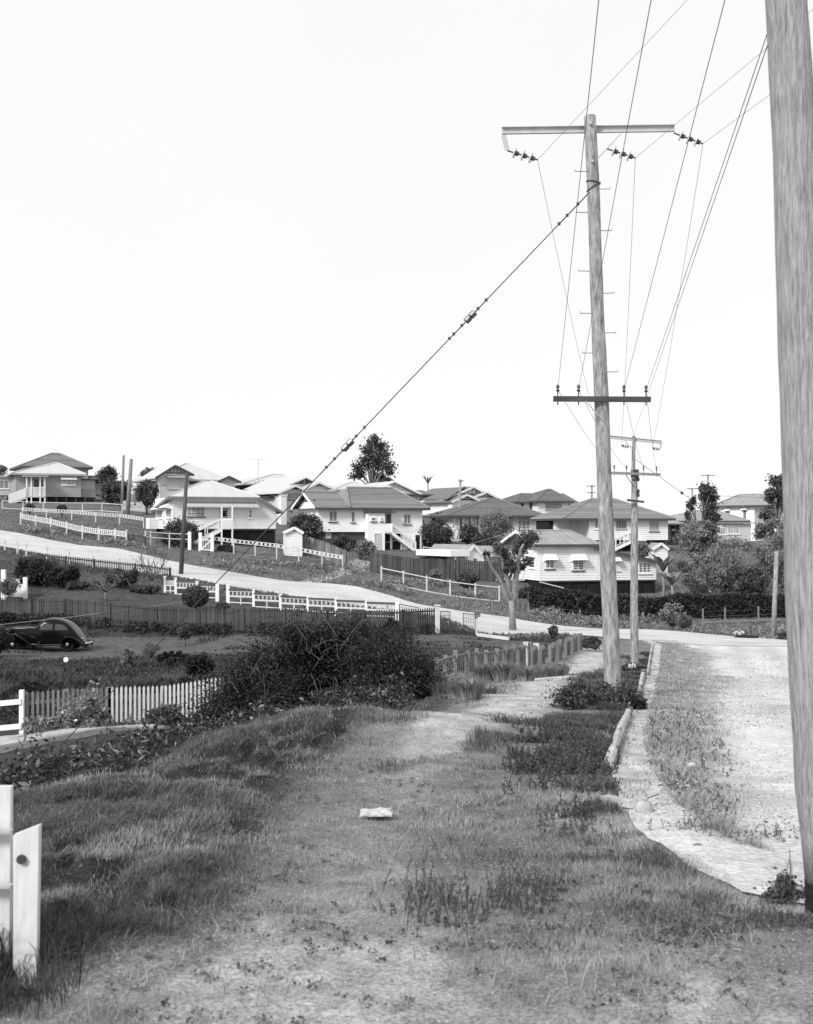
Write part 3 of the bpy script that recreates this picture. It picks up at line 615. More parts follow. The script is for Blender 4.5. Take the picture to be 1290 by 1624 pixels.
# --- D: white sheeted house with the big tiled roof
def house_D():
    h=House('tiled_house','white two level house with large grey tiled roof, outside stair and open garage below','house',c3(255,0)[0],124,c3(900,0)[0],128,843.7,805.2,8.0,HG)
    zf,ze,w=h.zf,h.ze,h.w; xs=h.hit(c3(548,640),y=0).x
    h.body(0,w,0,8,zf,ze,MFIB,board=0)
    z0=min(h.g(w,0),h.g(xs,0),h.g(w,8))-.3
    h.body(xs,w,.02,8,z0,zf-.003,MFIB,board=0,name='lower_wall')
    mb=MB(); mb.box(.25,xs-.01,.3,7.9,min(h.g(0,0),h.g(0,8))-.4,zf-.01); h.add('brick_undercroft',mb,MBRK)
    h.win(c3(298,642),c3(336,682),c=.3,nm=1,glass=MGLL,frame=MTAN,sill=False)
    zl=h.hit(c3(215,392),y=4).z
    # roof: hipped right, ridge stepping down to a gable on the left
    ov=.6; ra=h.hit(c3(432,367),y=4); rb=h.hit(c3(712,378),y=4); zr=ra.z; ra=Vector((ra.x,4,zr)); rb=Vector((rb.x,4,zr))
    gl=h.hit(c3(212,393),y=4); gx=-.55; zr2=gl.z; rc=Vector((gx,4,zr2)); xm=h.hit(c3(372,394),y=4).x; rd=Vector((xm,4,zr2))
    q0=Vector((gx,-ov,ze)); q1=Vector((w+ov,-ov,ze)); q2=Vector((w+ov,8+ov,ze)); q3=Vector((gx,8+ov,ze)); mb=MB()
    t=(rd.z-ze)/(zr-ze); k=Vector((xm,lerp(-ov,4,1),0))
    e1=Vector((xm-.05,-ov,ze)); e2=Vector((xm-.05,8+ov,ze))
    courses(mb,q0,e1,rd,rc,13); courses(mb,e1,q1,rb,ra,15); courses(mb,q1,q2,rb,rb,15); courses(mb,q2,e2,ra,rb,15); courses(mb,e2,q3,rc,rd,13)
    mb.add([rd,ra,e1],[(0,1,2)]); mb.add([rd,e2,ra],[(0,1,2)])
    mb.add([q-Vector((0,0,.05)) for q in (q0,q1,q2,q3)],[(0,1,2,3)]); ro=h.add('roof',mb,MTIL)
    fm=MB(); fm.bar(q0-Vector((0,.05,.1)),q1-Vector((0,.05,.1)),.1,.2); fm.bar(q1+Vector((.05,0,-.1)),q2+Vector((.05,0,-.1)),.1,.2); obj('gutter',fm,MDK,ro,local=True)
    cm=MB()
    for a,b in ((q1,rb),(ra,rb),(rc,rd),(e1,ra)): cm.tube([a+Vector((0,0,.06)),b+Vector((0,0,.06))],.11,6)
    obj('ridge_cap',cm,MTIL,ro,local=True)
    bm=MB(); bm.bar(q0+Vector((-.03,0,-.06)),rc+Vector((-.03,0,-.06)),.06,.26); bm.bar(q3+Vector((-.03,0,-.06)),rc+Vector((-.03,0,-.06)),.06,.26); obj('bargeboard',bm,MW,ro,local=True)
    h.polywall(ptl(0),[(0,ze-.02),(8,ze-.02),(4,zr2-.25)],MFIB,'gable_wall',board=0)
    mb=MB(); panel(mb,ptl(0),1.2,6.6,ze+.75,ze+.9,0,.1); h.add('gable_trim',mb,MDK)
    # the porch bay
    bl=h.hit(c3(560,600),y=-.9).x; br=h.hit(c3(712,600),y=-.9).x; bt=h.hit(c3(560,520),y=-.9).z; dx=h.hit(c3(668,560),y=-.9).x
    h.body(bl,dx,-.9,-.02,h.g(bl,-.9)-.2,bt-.03,MFIB,board=0,name='porch_bay')
    mb=MB(); mb.box(dx+.003,br,-.9,-.02,zf-.15,zf); h.add('landing',mb,MW2)
    zp=h.hit(c3(690,588),y=-.9).z; mb=MB(); mb.box(dx+.003,br,-.9,-.84,zf+.003,zp); h.add('balustrade',mb,MFIB)
    mb=MB(); mb.box(bl-.15,br+.35,-1.15,-.03,bt,bt+.12); h.add('porch_roof',mb,MDK)
    h.win(c3(320,508),c3(371,576),nm=2,glass=MGLC,sill='dark'); h.win(c3(457,512),c3(482,580),nm=1,glass=MGLC,sill='dark')
    h.win(c3(581,548),c3(613,574),c=-.9,nm=1,glass=MGLC,sill='dark'); h.win(c3(639,548),c3(655,574),c=-.9,nm=1,glass=MGLC,sill='dark')
    h.win(c3(782,528),c3(828,592),nm=2,glass=MGLC,sill='dark'); h.door(c3(670,525),c3(708,588),mat=MDK)
    h.door(c3(602,648),c3(642,750),c=-.9,mat=MW2)
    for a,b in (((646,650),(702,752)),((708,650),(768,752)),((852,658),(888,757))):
        p=h.hit(c3(*a),y=0); q=h.hit(c3(*b),y=0); mb=MB(); panel(mb,ptf(.02),p.x,q.x,q.z,p.z,.0,.02); h.add('garage_opening_shade',mb,MDK2)  # near-black panel on the wall paints the shade inside each doorway
        fm=MB(); pt=ptf(.02)
        for x in (p.x,q.x): panel(fm,pt,x-.06,x+.06,q.z,p.z,.0,.1)
        panel(fm,pt,p.x-.06,q.x+.06,p.z,p.z+.1,0,.1); h.add('opening_frame',fm,MW)
    t=h.hit(c3(712,592),y=-.9); b=h.hit(c3(858,757),y=-.9); h.stair((br,-.9,zf),(b.x,-.9,h.g(b.x,-.9)+.05),.85,MW,11,.85)
    return h
HD=house_D()
# --- H: weatherboard cottage at the bottom of the hill
def house_H():
    h=House('weatherboard_cottage','white weatherboard cottage on shade-darkened stumps with weathered iron roof, behind the clipped hedge','house',857,96,c5(315,0)[0],98.5,921,863.3,7.5,HG)
    zf,ze,w=h.zf,h.ze,h.w; xr=h.hit((947,900),y=0).x; rl=h.hit((945,868),y=0).z; rr=h.hit((1041,889),y=0).z
    h.body(0,xr,0,7.5,zf,ze,MWB,sides='fb')
    h.polywall(ptl(0),[(0,zf),(7.5,zf),(7.5,ze),(3.75,ze+1.15),(0,ze)],MWB)
    h.polywall(ptf(0),[(xr+.05,zf),(w,zf),(w,rr-.12),(xr+.05,rl-.1)],MWB); h.body(xr+.05,w,.06,7.5,zf,rr-.25,MWB,sides='r')
    ov=.5; ra=h.hit(c4(712,399),y=3.75); rb=h.hit(c4(955,391),y=3.75); zr=ra.z; gx=-.7; ra=Vector((gx,3.75,zr)); rb=Vector((rb.x,3.75,zr))
    q0=Vector((gx,-ov,ze)); q1=Vector((xr+.2,-ov,ze)); q2=Vector((xr+.2,7.5+ov,ze)); q3=Vector((gx,7.5+ov,ze)); mb=MB()
    courses(mb,q0,q1,rb,ra); courses(mb,q1,q2,rb,rb); courses(mb,q2,q3,ra,rb)
    mb.add([q-Vector((0,0,.05)) for q in (q0,q1,q2,q3)],[(0,1,2,3)]); ro=h.add('roof',mb,MIRG); fm=MB()
    fm.bar(q0-Vector((0,.03,.1)),q1-Vector((0,.03,.1)),.06,.22); obj('gutter',fm,MDK,ro,local=True)
    bm=MB(); bm.bar(q0+Vector((-.03,0,-.05)),ra+Vector((-.03,0,-.05)),.06,.24); bm.bar(q3+Vector((-.03,0,-.05)),ra+Vector((-.03,0,-.05)),.06,.24); obj('bargeboard',bm,MW,ro,local=True)
    cm=MB(); cm.tube([ra+Vector((0,0,.03)),rb+Vector((0,0,.03))],.09,6); cm.tube([q1,rb],.08,6); obj('ridge_cap',cm,MIRG,ro,local=True)
    h.slab([(xr-.3,-.45,rl+.02),(w+.45,-.45,rr-.06),(w+.45,7.9,rr-.06),(xr-.3,7.9,rl+.02)],MIRG,.12,'lean_to_roof',MDK)
    h.stumps(0,w,0,7.5,zf,9,MDK2); mb=MB(); mb.box(-.02,w+.02,-.04,-.005,zf-.12,zf+.004); h.add('bearer',mb,MDK)  # stumps near-black, the shade below the cottage put into their colour
    h.win(c4(801,572),c4(857,634),nm=2,glass=MGLC,sill='dark',hood=1.1); h.win(c4(970,573),c4(1040,643),nm=2,glass=MGLC,sill='dark',hood=1.1)
    h.win((977,900),(983,904.5),nm=1,glass=MGLC); h.win(c5(64,814),c5(78,876),nm=1,glass=MGL,hood=1.0); h.win(c5(206,830),c5(284,895),nm=3,glass=MGLC,sill=True)
    h.win(c4(706,546),c4(738,630),'l',0,nm=1,nh=2,glass=MGL,hood=1.2)
    # side porch with rails and a short stair, left of the gable wall
    mb=MB(); mb.box(-2.2,-.04,3.4,6.8,zf-.15,zf); h.add('side_porch',mb,MW2); rm=MB(); rm.bar((-2.2,3.4,zf+.95),(-.05,3.4,zf+.95),.07,.08); rm.bar((-2.2,3.4,zf+.5),(-.05,3.4,zf+.5),.05,.06)
    for x in (-2.2,-1.1): rm.box(x-.05,x+.05,3.35,3.45,h.g(x,3.4)-.2,zf+1.0)
    h.add('porch_rail',rm,MW)
    mb=MB(); mb.bar((-.4,-.9,zf-.05),(1.6,-1.0,zf-.55),.12,.08); h.add('plank',mb,MW2)
    return h
HH=house_H()
# --- A: hilltop house
def house_A():
    h=House('verandah_house','grey weatherboard hilltop house with mottled tile roof behind a pale iron porch roof','house',c1(100,0)[0],144,c1(598,0)[0],148,787,750.5,9.5,HG)
    zf,ze,w=h.zf,h.ze,h.w; xm=h.hit(c1(500,300),y=0).x
    h.body(0,xm,0,9.5,zf,ze,MGRY); zx=h.hit(c1(550,278),y=.8).z; h.body(xm+.05,w,.8,8,zf,zx,MGRY,name='side_wall')
    h.hip(0,xm,0,5.2,ze,c1(335,176),c1(360,174),MIRP,.6,fmat=MGRY)
    # higher tiled roof behind
    b=h.hit(c1(118,192),y=4.2); e=h.hit(c1(570,206),y=4.2); h.body(b.x+.5,e.x-.5,4.2,12,zf,b.z-.05,MGRY,name='rear_wall')
    h.hip(b.x+.5,e.x-.5,4.2,12.5,b.z,c1(322,113),c1(372,117),MTILM,.5,n=14,fmat=MDK)
    mb=MB(); mb.box(xm-.1,w+.6,.3,8.2,zx,zx+.14); h.add('side_roof',mb,MDK)
    h.body(w+.05,w+1.6,3,8,zf+.3,zx-.3,MWB,name='rear_wing'); mb=MB(); c=Vector((w+.6,3,zx-.3)); mb.add([(w-.2,2.6,zx-.25),(w+2.4,2.6,zx-.25),(w+2.4,8.2,zx-.25),(w-.2,8.2,zx-.25),(w,5.4,zx+.75),(w+1.4,5.4,zx+.75)],[(0,1,5,4),(1,2,5),(2,3,4,5),(0,3,2,1),(3,0,4)]); h.add('rear_wing_roof',mb,MTILD)
    h.win(c1(384,272),c1(468,311),nm=3,glass=MGLL,hood=.9,sill=True); h.win(c1(503,280),c1(586,333),c=.8,nm=1,glass=MGLL,frame=MW2,sill=False)
    # porch
    l=h.hit(c1(163,300),y=-1.6).x; r=h.hit(c1(283,300),y=-1.6).x; zt=h.hit(c1(170,258),y=-1.6).z; zr=h.hit(c1(170,325),y=-1.6).z
    mb=MB(); mb.box(l,r,-1.6,-.04,zf-.15,zf); h.add('landing',mb,MW2); mb=MB(); mb.box(l-.3,r+.3,-1.9,-.04,zt,zt+.14); h.add('porch_roof',mb,MGRY)
    for x in (l+.07,lerp(l,r,.27),lerp(l,r,.73),r-.07):
        mb=MB(); mb.box(x-.07,x+.07,-1.6,-1.46,h.g(x,-1.6)-.2,zt-.003); h.add('porch_post',mb,MW)
    bm=MB(); bm.bar((l,-1.53,zr),(r,-1.53,zr),.09,.09)
    for i in range(15): x=lerp(l+.1,r-.1,i/14); bm.box(x-.04,x+.04,-1.55,-1.51,zf,zr-.05)
    h.add('balustrade',bm,MW); h.door(c1(206,268),c1(246,326),mat=MDK); h.win(c1(250,268),c1(272,322),nm=1,glass=MGL)
    b=h.hit(c1(64,415),y=-1.6); h.stair((l,-1.6,zf),(b.x,-1.6,h.g(b.x,-1.6)+.1),1.2,MW,9,.9)
    zq=h.hit(c1(100,325),y=-1.6).z; mb=MB(); mb.hexa([(b.x,-1.68,h.g(b.x,-1.6)),(l,-1.68,zf-.1),(l,-1.63,zf-.1),(b.x,-1.63,h.g(b.x,-1.6)),(b.x,-1.68,h.g(b.x,-1.6)+1.0),(l,-1.68,zf+1.0),(l,-1.63,zf+1.0),(b.x,-1.63,h.g(b.x,-1.6)+1.0)]); h.add('stair_side',mb,MWB)
    # left wing behind
    h.body(-1.8,-.05,3.5,8,zf+.2,ze-.35,MW2,name='left_wing'); mb=MB(); mb.box(-2.3,.2,3.1,8.2,ze-.33,ze-.18); h.add('left_wing_roof',mb,MIRP)
    h.win_l(ptf(3.5),-1.5,-.4,zf+1.0,ze-.75,2,1,MGLC,MW)
    h.stumps(0,w,0.05,9.5,zf,9,MDK)  # stumps darkened to go with the shade painted behind them
    return h
HA=house_A()
# --- B: gabled house standing behind C
def house_B():
    h=House('gabled_house','pale house with one battened gable and white iron roof, above the wide hipped roof','house',c2(135,0)[0],136,c2(600,0)[0],141,800,762,9,HG)
    zf,ze,w=h.zf,h.ze,h.w; xg=h.hit(c2(312,270),y=0).x; x2=h.hit(c2(505,300),y=0).x
    h.body(0,w,1.0,9,zf-1.2,ze-.25,MCR,name='wall'); h.body(0,xg,-.0,1.0,zf-1.2,ze-.6,MCR,name='front_room',sides='flr')
    h.hip(0.6,w-.5,1.0,9.5,h.hit(c2(420,277),y=.5).z,c2(285,181),c2(315,178),MIRP,.5,fmat=MGRY)
    h.gable(c2(228,186),c2(104,264),c2(345,246),0,5,MIRP,MCR,ze-.55,over=.5,barge=MDK,battens=MDK)
    h.gable(c2(562,254),c2(488,288),c2(637,291),.6,6,MIRP,MCR,zf-.5,over=.6,barge=MDK)
    h.win(c2(175,268),c2(284,332),nm=5,glass=MGLL,frame=MW2,sill=True)
    a=h.hit(c2(170,247),y=0); b=h.hit(c2(292,264),y=0); mb=MB(); A=[Vector((a.x,-.02,a.z)),Vector((b.x,-.02,a.z)),Vector((b.x,-.6,b.z)),Vector((a.x,-.6,b.z))]; mb.hexa([p-Vector((0,0,.06)) for p in A]+A); h.add('window_hood',mb,MGRY)
    h.win(c2(112,280),c2(128,330),'l',0,nm=1,glass=MGLC,hood=.9)
    a=h.hit(c2(322,288),y=1); b=h.hit(c2(470,300),y=1); mb=MB(); panel(mb,ptf(1.0),a.x,b.x,b.z-.2,a.z,0,.05); h.add('verandah_blind',mb,MDK)
    return h
HB=house_B()
# --- E: dark verandah house with the aerial
def house_E():
    h=House('verandah_house','distant house with dark open verandah, pale hipped roof and an aerial','house',c2(668,0)[0],160,c2(925,0)[0],163,792,767,9,HG)
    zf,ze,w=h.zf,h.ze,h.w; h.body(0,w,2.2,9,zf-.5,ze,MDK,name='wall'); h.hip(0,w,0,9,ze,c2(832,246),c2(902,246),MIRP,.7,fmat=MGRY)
    mb=MB(); mb.box(0,w,0,2.18,zf-.2,zf); h.add('verandah_floor',mb,MDK)
    for i in range(6): x=lerp(.1,w-.1,i/5); mb=MB(); mb.box(x-.07,x+.07,.02,.16,zf-1.5,ze-.1); h.add('verandah_post',mb,MDK)
    mb=MB(); mb.bar((0,.1,zf+1),(w,.1,zf+1),.08,.1)
    for i in range(28): x=lerp(.1,w-.1,i/27); mb.box(x-.04,x+.04,.08,.12,zf,zf+.96)
    h.add('balustrade',mb,MDK); h.win_l(ptf(2.2),1.0,2.4,zf+.8,ze-.7,2,1,MGL,MGRY); h.win_l(ptf(2.2),6,7.4,zf+.8,ze-.7,2,1,MGL,MGRY)
    return h
HE=house_E()
# --- F: triple-gabled bungalow between C and D
f6=lambda x,y:(380+x*180/1290,740+y*180/1290)
def house_F():
    h=House('gabled_bungalow','bungalow with three stepped white gables and a white chimney between the iron and tiled roofs','house',f6(470,0)[0],134,f6(1060,0)[0],138,f6(0,640)[1],f6(0,300)[1],10,HG)
    zf,ze,w=h.zf,h.ze,h.w
    h.body(0,w,0,10,zf,ze-.25,MCR); 
    h.gable(f6(757,110),f6(322,300),f6(900,180),2.6,11,MIRP,MCR,ze-.35,over=.7,battens=MGRY,darktop=MDK)
    h.gable(f6(905,172),f6(745,245),f6(1080,248),1.3,8,MIRP,MCR,ze-.4,over=.5,battens=MGRY,darktop=MDK)
    pk,l,r=h.gable(f6(640,208),f6(440,295),f6(800,290),-.8,6,MIRP,MCR,ze-.4,over=.45,darktop=MDK)
    h.body(l.x+.45,r.x-.45,-.8,-.02,zf,ze-.4,MCR,name='bay_wall',sides='flr')
    h.win(f6(543,290),f6(730,376),c=-.8,nm=6,glass=MGLC,frame=MW2,sill='dark')
    h.win(f6(562,492),f6(608,518),c=-.8,nm=1,glass=MGL,frame=MGRY,sill=False); h.win(f6(655,492),f6(700,518),c=-.8,nm=1,glass=MGL,frame=MGRY,sill=False)
    a=h.hit(f6(472,330),y=-1.3); b=h.hit(f6(538,610),y=-1.3); mb=MB(); mb.box(a.x,b.x,-1.3,-.82,b.z-1,a.z); mb.box(a.x-.06,b.x+.06,-1.36,-.78,a.z,a.z+.12); h.add('chimney',mb,MFIB)
    mb=MB(); panel(mb,ptf(-.8),h.hit(f6(540,400),y=-.8).x,h.hit(f6(730,400),y=-.8).x,h.hit(f6(600,472),y=-.8).z,h.hit(f6(600,462),y=-.8).z,0,.06); h.add('band_course',mb,MW2)
    for x in (360,412): h.win(f6(x,330),f6(x+20,400),'l',0,nm=1,glass=MGL,sill=True)
    mb=MB(); mb.box(-.7,-.02,1.5,5,ze-.5,ze-.36); h.add('side_hood',mb,MDK)
    return h
HF=house_F()
# --- Q: roof showing over D
def house_Q():
    h=House('iron_roofed_house','house whose pale iron roof just rises over the tiled ridge beside the gum tree','house',c3(375,0)[0],165,c3(565,0)[0],167,800,775.5,8,HG)
    h.body(0,h.w,0,8,h.zf,h.ze,MCR); h.hip(0,h.w,0,8,h.ze,c3(452,334),c3(500,336),MIRP,.5)
    return h
HQ=house_Q()
# --- S: gabled house behind D
f7=lambda x,y:(580+x*220/1290,740+y*220/1290)
def house_S():
    h=House('gabled_house','pale house with two nested gables and an arched porch opening, above the tiled roof','house',f7(90,0)[0],158,f7(575,0)[0],161,f7(0,440)[1],f7(0,262)[1],9,HG)
    zf,ze,w=h.zf,h.ze,h.w; h.body(0,w,0,9,zf-1,ze-.1,MCR)
    h.gable(f7(272,132),f7(60,205),f7(540,262),.6,9,MIRP,MCR,ze-.4,over=.5,battens=MGRY)
    h.gable(f7(200,172),f7(90,225),f7(352,240),-.8,5,MIRP,MCR,ze-.4,over=.4,battens=MGRY)
    a=h.hit(f7(350,254),y=-.7); b=h.hit(f7(652,272),y=-.7); mb=MB(); mb.box(a.x,b.x,-.7,6,b.z,a.z); h.add('porch_roof',mb,MDK)
    h.win(f7(415,286),f7(482,332),nm=3,glass=MGL,sill=True)
    a=h.hit(f7(530,286),y=0); b=h.hit(f7(568,325),y=0); mb=MB(); cx=(a.x+b.x)/2; rr=(b.x-a.x)/2
    poly=[Vector((a.x,-.05,b.z)),Vector((b.x,-.05,b.z))]+[Vector((cx+rr*math.cos(t),-.05,a.z-rr+rr*math.sin(t))) for t in np.linspace(0,math.pi,9)]
    mb.prism(poly,(0,.045,0)); h.add('arch_shade_panel',mb,MDK)  # solid dark panel stands in for the shade inside the arch
    a=h.hit(f7(585,270),y=1.5); b=h.hit(f7(650,300),y=1.5); h.body(w+.05,b.x-.2,1.5,6,zf-1,a.z-.1,MCR,name='side_wing'); mb=MB(); x0=w-.2; x1=b.x+.2; mb.add([(x0,1.1,a.z-.1),(x1,1.1,a.z-.1),(x1,6.4,a.z-.1),(x0,6.4,a.z-.1),(x0+.3,3.8,a.z+.8),(x1-1.1,3.8,a.z+.8)],[(0,1,5,4),(1,2,5),(2,3,4,5),(3,0,4),(0,3,2,1)]); h.add('side_wing_roof',mb,MTILD)
    return h
HS=house_S()
# --- J: house with a long white side wall and three dark-battened gables
def house_J():
    h=House('gabled_house','white house with three dark battened gables and a row of hooded windows along its side','house',f7(785,0)[0],154,f7(1240,0)[0],158,f7(0,430)[1],f7(0,300)[1],0.1,HG)
    # the side wall runs back to the left
    e=h.hit(f7(606,330),z=h.ze); 
    zf,ze,w=h.zf,h.ze,h.w; dep=11.0
    h.body(0,w,0,dep,zf-.6,ze-.15,MWB)
    lx=h.hit(f7(606,330),y=dep).x
    # skewed side wing reaching further left
    mb=MB(); z0=zf-1.0; mb.hexa([(0,.02,z0),(.5,dep,z0),(lx+.5,dep,z0),(lx,dep-.3,z0),(0,.02,ze-.05),(.5,dep,ze-.05),(lx+.5,dep,ze-.05),(lx,dep-.3,ze-.05)]); h.add('side_wall',mb,MWB)
    A=Vector((0,.02,0)); B=Vector((lx,dep-.3,0)); dv=(B-A).normalized(); nv=Vector((dv.y,-dv.x,0)); nv=nv if nv.y<0 or nv.x<0 else -nv
    if nv.dot(Vector((-1,-1,0)))<0: nv=-nv
    pt=lambda s_,z_,d_=0.0:A+dv*s_+nv*d_+Vector((0,0,z_)); Ln=(B-A).length
    for k0,k1 in ((.13,.28),(.45,.58),(.80,.90)):
        h.win_l(pt,k0*Ln,k1*Ln,ze-1.75,ze-.45,2,1,MGLC,MW,hood=.75)
    # roof over the side wing
    a=pt(-.6,ze,.5); b=pt(Ln+.6,ze,.5); rr=h.hit(f7(765,255),y=6).z
    h.slab([tuple(a),tuple(b),(lx+3.5,dep+1.5,ze+1.6),(w*.45,1.5,ze+1.75)],MTILD,.12,'side_roof',MDK)
    h.gable(f7(1008,184),f7(760,292),f7(1110,240),1.4,11,MTILD,MWB,ze-.4,over=.5,battens=MDK)
    h.gable(f7(1128,232),f7(1000,285),f7(1275,310),.5,9,MTILD,MWB,ze-.6,over=.4,battens=MDK)
    pk,l,r=h.gable(f7(945,258),f7(800,325),f7(1105,333),-.9,6,MTILD,MWB,ze-.55,over=.4,battens=MDK)
    h.body(l.x+.4,r.x-.4,-.9,-.02,zf-1,ze-.55,MWB,name='bay_wall',sides='flr')
    h.win(f7(980,322),f7(1010,366),c=-.9,nm=1,glass=MGLL,sill=False)
    a=h.hit(f7(780,388),y=-.95); b=h.hit(f7(822,440),y=-.95); mb=MB(); mb.box(a.x,b.x,-1.0,-.92,b.z,a.z); h.add('side_door',mb,MGRY)
    return h
HJ=house_J()
# --- K: dark hip-roofed house in the middle
def house_K():
    h=House('hip_roofed_house','house with a broad dark hipped roof and tall shuttered windows, behind the shrubs','house',c4(228,0)[0],134,c4(757,0)[0],136.5,852,c4(0,303)[1],9,HG)
    zf,ze,w=h.zf,h.ze,h.w; xs=h.hit(c4(578,350),y=0).x; x2=h.hit(c4(604,350),y=0).x
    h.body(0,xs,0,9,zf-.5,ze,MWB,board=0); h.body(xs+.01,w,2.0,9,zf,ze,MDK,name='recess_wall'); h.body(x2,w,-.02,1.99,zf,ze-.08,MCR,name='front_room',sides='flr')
    h.hip(0,w,0,9,ze,c4(455,203),c4(505,199),MTILD,.75,n=16,fmat=MDK)
    pk=h.hit(c4(700,272),y=-.6)
    mb=MB(); zt=h.hit(c4(640,312),y=-.7).z; a=h.hit(c4(585,312),y=-.7).x; b=h.hit(c4(712,312),y=-.7).x; mb.add([(a,-.75,zt),(b,-.75,zt),(b-.2,2.5,zt+1.2),(a+.2,2.5,zt+1.2)],[(0,1,2,3)]); mb.add([(a,-.75,zt-.12),(b,-.75,zt-.12),(b-.2,2.5,zt+1.05),(a+.2,2.5,zt+1.05)],[(3,2,1,0)]); mb.add([(a,-.75,zt),(b,-.75,zt),(b,-.75,zt-.12),(a,-.75,zt-.12)],[(0,1,2,3)]); h.add('front_roof',mb,MTILD)
    h.win(c4(630,330),c4(708,388),c=-.02,nm=3,glass=MGLC,frame=MW,sill=True)
    for x0,x1,y1 in ((266,288,390),(322,340,382),(371,390,386)):
        h.win(c4(x0,306),c4(x1,y1),nm=1,glass=MGL,sill='dark')
        a=h.hit(c4(x0-15,310),y=0); b=h.hit(c4(x0-2,y1-4),y=0); mb=MB(); panel(mb,ptf(0),a.x,b.x,b.z,a.z,0,.06); h.add('shutter',mb,MW2)
    a=h.hit(c4(560,480),y=-1.2); b=h.hit(c4(600,425),y=-1.2); h.stair((b.x,-1.2,zf),(a.x-1.0,-1.2,zf-1.6),1.0,MDK,8,.9)
    mb=MB(); mb.box(xs,x2,-1.2,1.98,zf-.12,zf); h.add('landing',mb,MDK)
    h.stumps(0.1,w,0.2,9,zf-.5,5,MDK)
    return h
HK=house_K()
# --- L: two-storey house on the skyline
def house_L():
    h=House('two_storey_house','white two storey house with dark hipped roof on the skyline behind the tall pole','house',c4(757,0)[0],160,c4(940,0)[0],161.5,c4(0,372)[1],c4(0,213)[1],9,HG)
    zf,ze,w=h.zf,h.ze,h.w; lx=h.hit(c4(640,250),y=2.0).x; rx=h.hit(c4(1002,250),y=2.5).x
    h.body(0,w,0,9,zf,ze,MWB); h.body(lx,-.05,2.0,9,zf,ze-.1,MWB,name='left_wing'); h.body(w+.05,rx,2.5,9,zf,ze-.55,MWB,name='right_wing')
    h.hip(0,w,0,9,ze,c4(815,143),c4(838,143),MTILD,.6,n=14,fmat=MDK)
    h.hip(lx,1.0,2.0,9,ze-.1,c4(648,171),c4(720,168),MTILD,.6,n=12,fmat=MDK); h.hip(w-1,rx,2.5,9,ze-.45,c4(880,170),c4(915,172),MTILD,.5,n=10,fmat=MDK)
    h.win(c4(803,226),c4(902,268),nm=5,glass=MGLC,frame=MGRY,sill=True)
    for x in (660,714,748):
        a=h.hit(c4(x-5,222),y=1.9); b=h.hit(c4(x+5,275),y=1.9); mb=MB(); mb.box(a.x,b.x,1.8,1.98,b.z,a.z); h.add('verandah_dark_upright',mb,MDK2)  # narrow near-black uprights set before the wing wall
    a=h.hit(c4(942,246),y=2.5); b=h.hit(c4(985,270),y=2.5); h.win_l(ptf(2.5),a.x,b.x,b.z,a.z,2,1,MGL,MW)
    return h
HL=house_L()
# --- G: tiled house behind H
def house_G():
    h=House('tiled_house','high set pale house with tiled hip roof and side stair, directly above the cottage','house',935,124,c5(386,0)[0],126,856.5,c5(0,556)[1],9,HG)
    zf,ze,w=h.zf,h.ze,h.w; lx=h.hit(c4(868,360),y=3.2).x
    h.body(0,w,0,9,zf,ze,MWB); h.body(lx,-.05,3.2,9,zf,ze,MWB,name='left_wing',sides='fl'); 
    ro,ra,rb=h.hip(lx,w,0,9,ze,c4(1090,205),c5(60,433),MTIL,.6,n=15,fmat=MDK)
    h.win(c5(66,570),c5(132,622),nm=4,glass=MGL,frame=MGRY); h.win(c5(273,574),c5(333,636),nm=3,glass=MGLC,frame=MW2,sill='dark')
    h.win(c4(1106,332),c4(1130,386),nm=1,glass=MGLC); h.win(c4(945,332),c4(970,390),c=3.2,nm=2,glass=MGLL); h.win(c4(880,336),c4(893,388),c=3.2,nm=1,glass=MGLL)
    z0=min(h.g(0,0),h.g(w,0))-.4; a=h.hit(c5(206,700),y=.5).x; b=h.hit(c5(278,700),y=.5).x; h.body(a,b,.5,8,z0,zf-.02,MCR,name='lower_room')
    h.win(c5(215,706),c5(245,735),c=.5,nm=1,glass=MGL,sill=False); h.stumps(0,w,0,9,zf,6)
    b=h.hit(c5(66,758),y=-1.2); t=h.hit(c5(168,645),y=-1.2); h.stair((t.x,-1.2,zf),(b.x,-1.2,h.g(b.x,-1.2)+.4),1.0,MW,10,.9)
    mb=MB(); mb.box(t.x,t.x+1.6,-1.2,-.03,zf-.12,zf); h.add('landing',mb,MW2)
    # porch at the left end
    mb=MB(); x0=h.hit(c4(770,370),y=3).x; mb.box(x0,lx-.05,3.2,6,zf-.15,zf); h.add('side_deck',mb,MDK); rm=MB(); rm.bar((x0,3.25,zf+.95),(lx-.05,3.25,zf+.95),.07,.08); rm.bar((x0,3.25,zf+.5),(lx-.05,3.25,zf+.5),.05,.06)
    for i in range(4): x=lerp(x0,lx-.1,i/3); rm.box(x-.05,x+.05,3.2,3.3,h.g(x,3.2)-.2,zf+.98)
    h.add('deck_rail',rm,MW)
    mb=MB(); mb.box(h.hit(c4(824,340),y=4).x,lx-.02,4,8,zf,ze-.15); h.add('recess_shade_block',mb,MDK2)  # solid near-black block stands in for shade at the deck end
    return h
HG_=house_G()
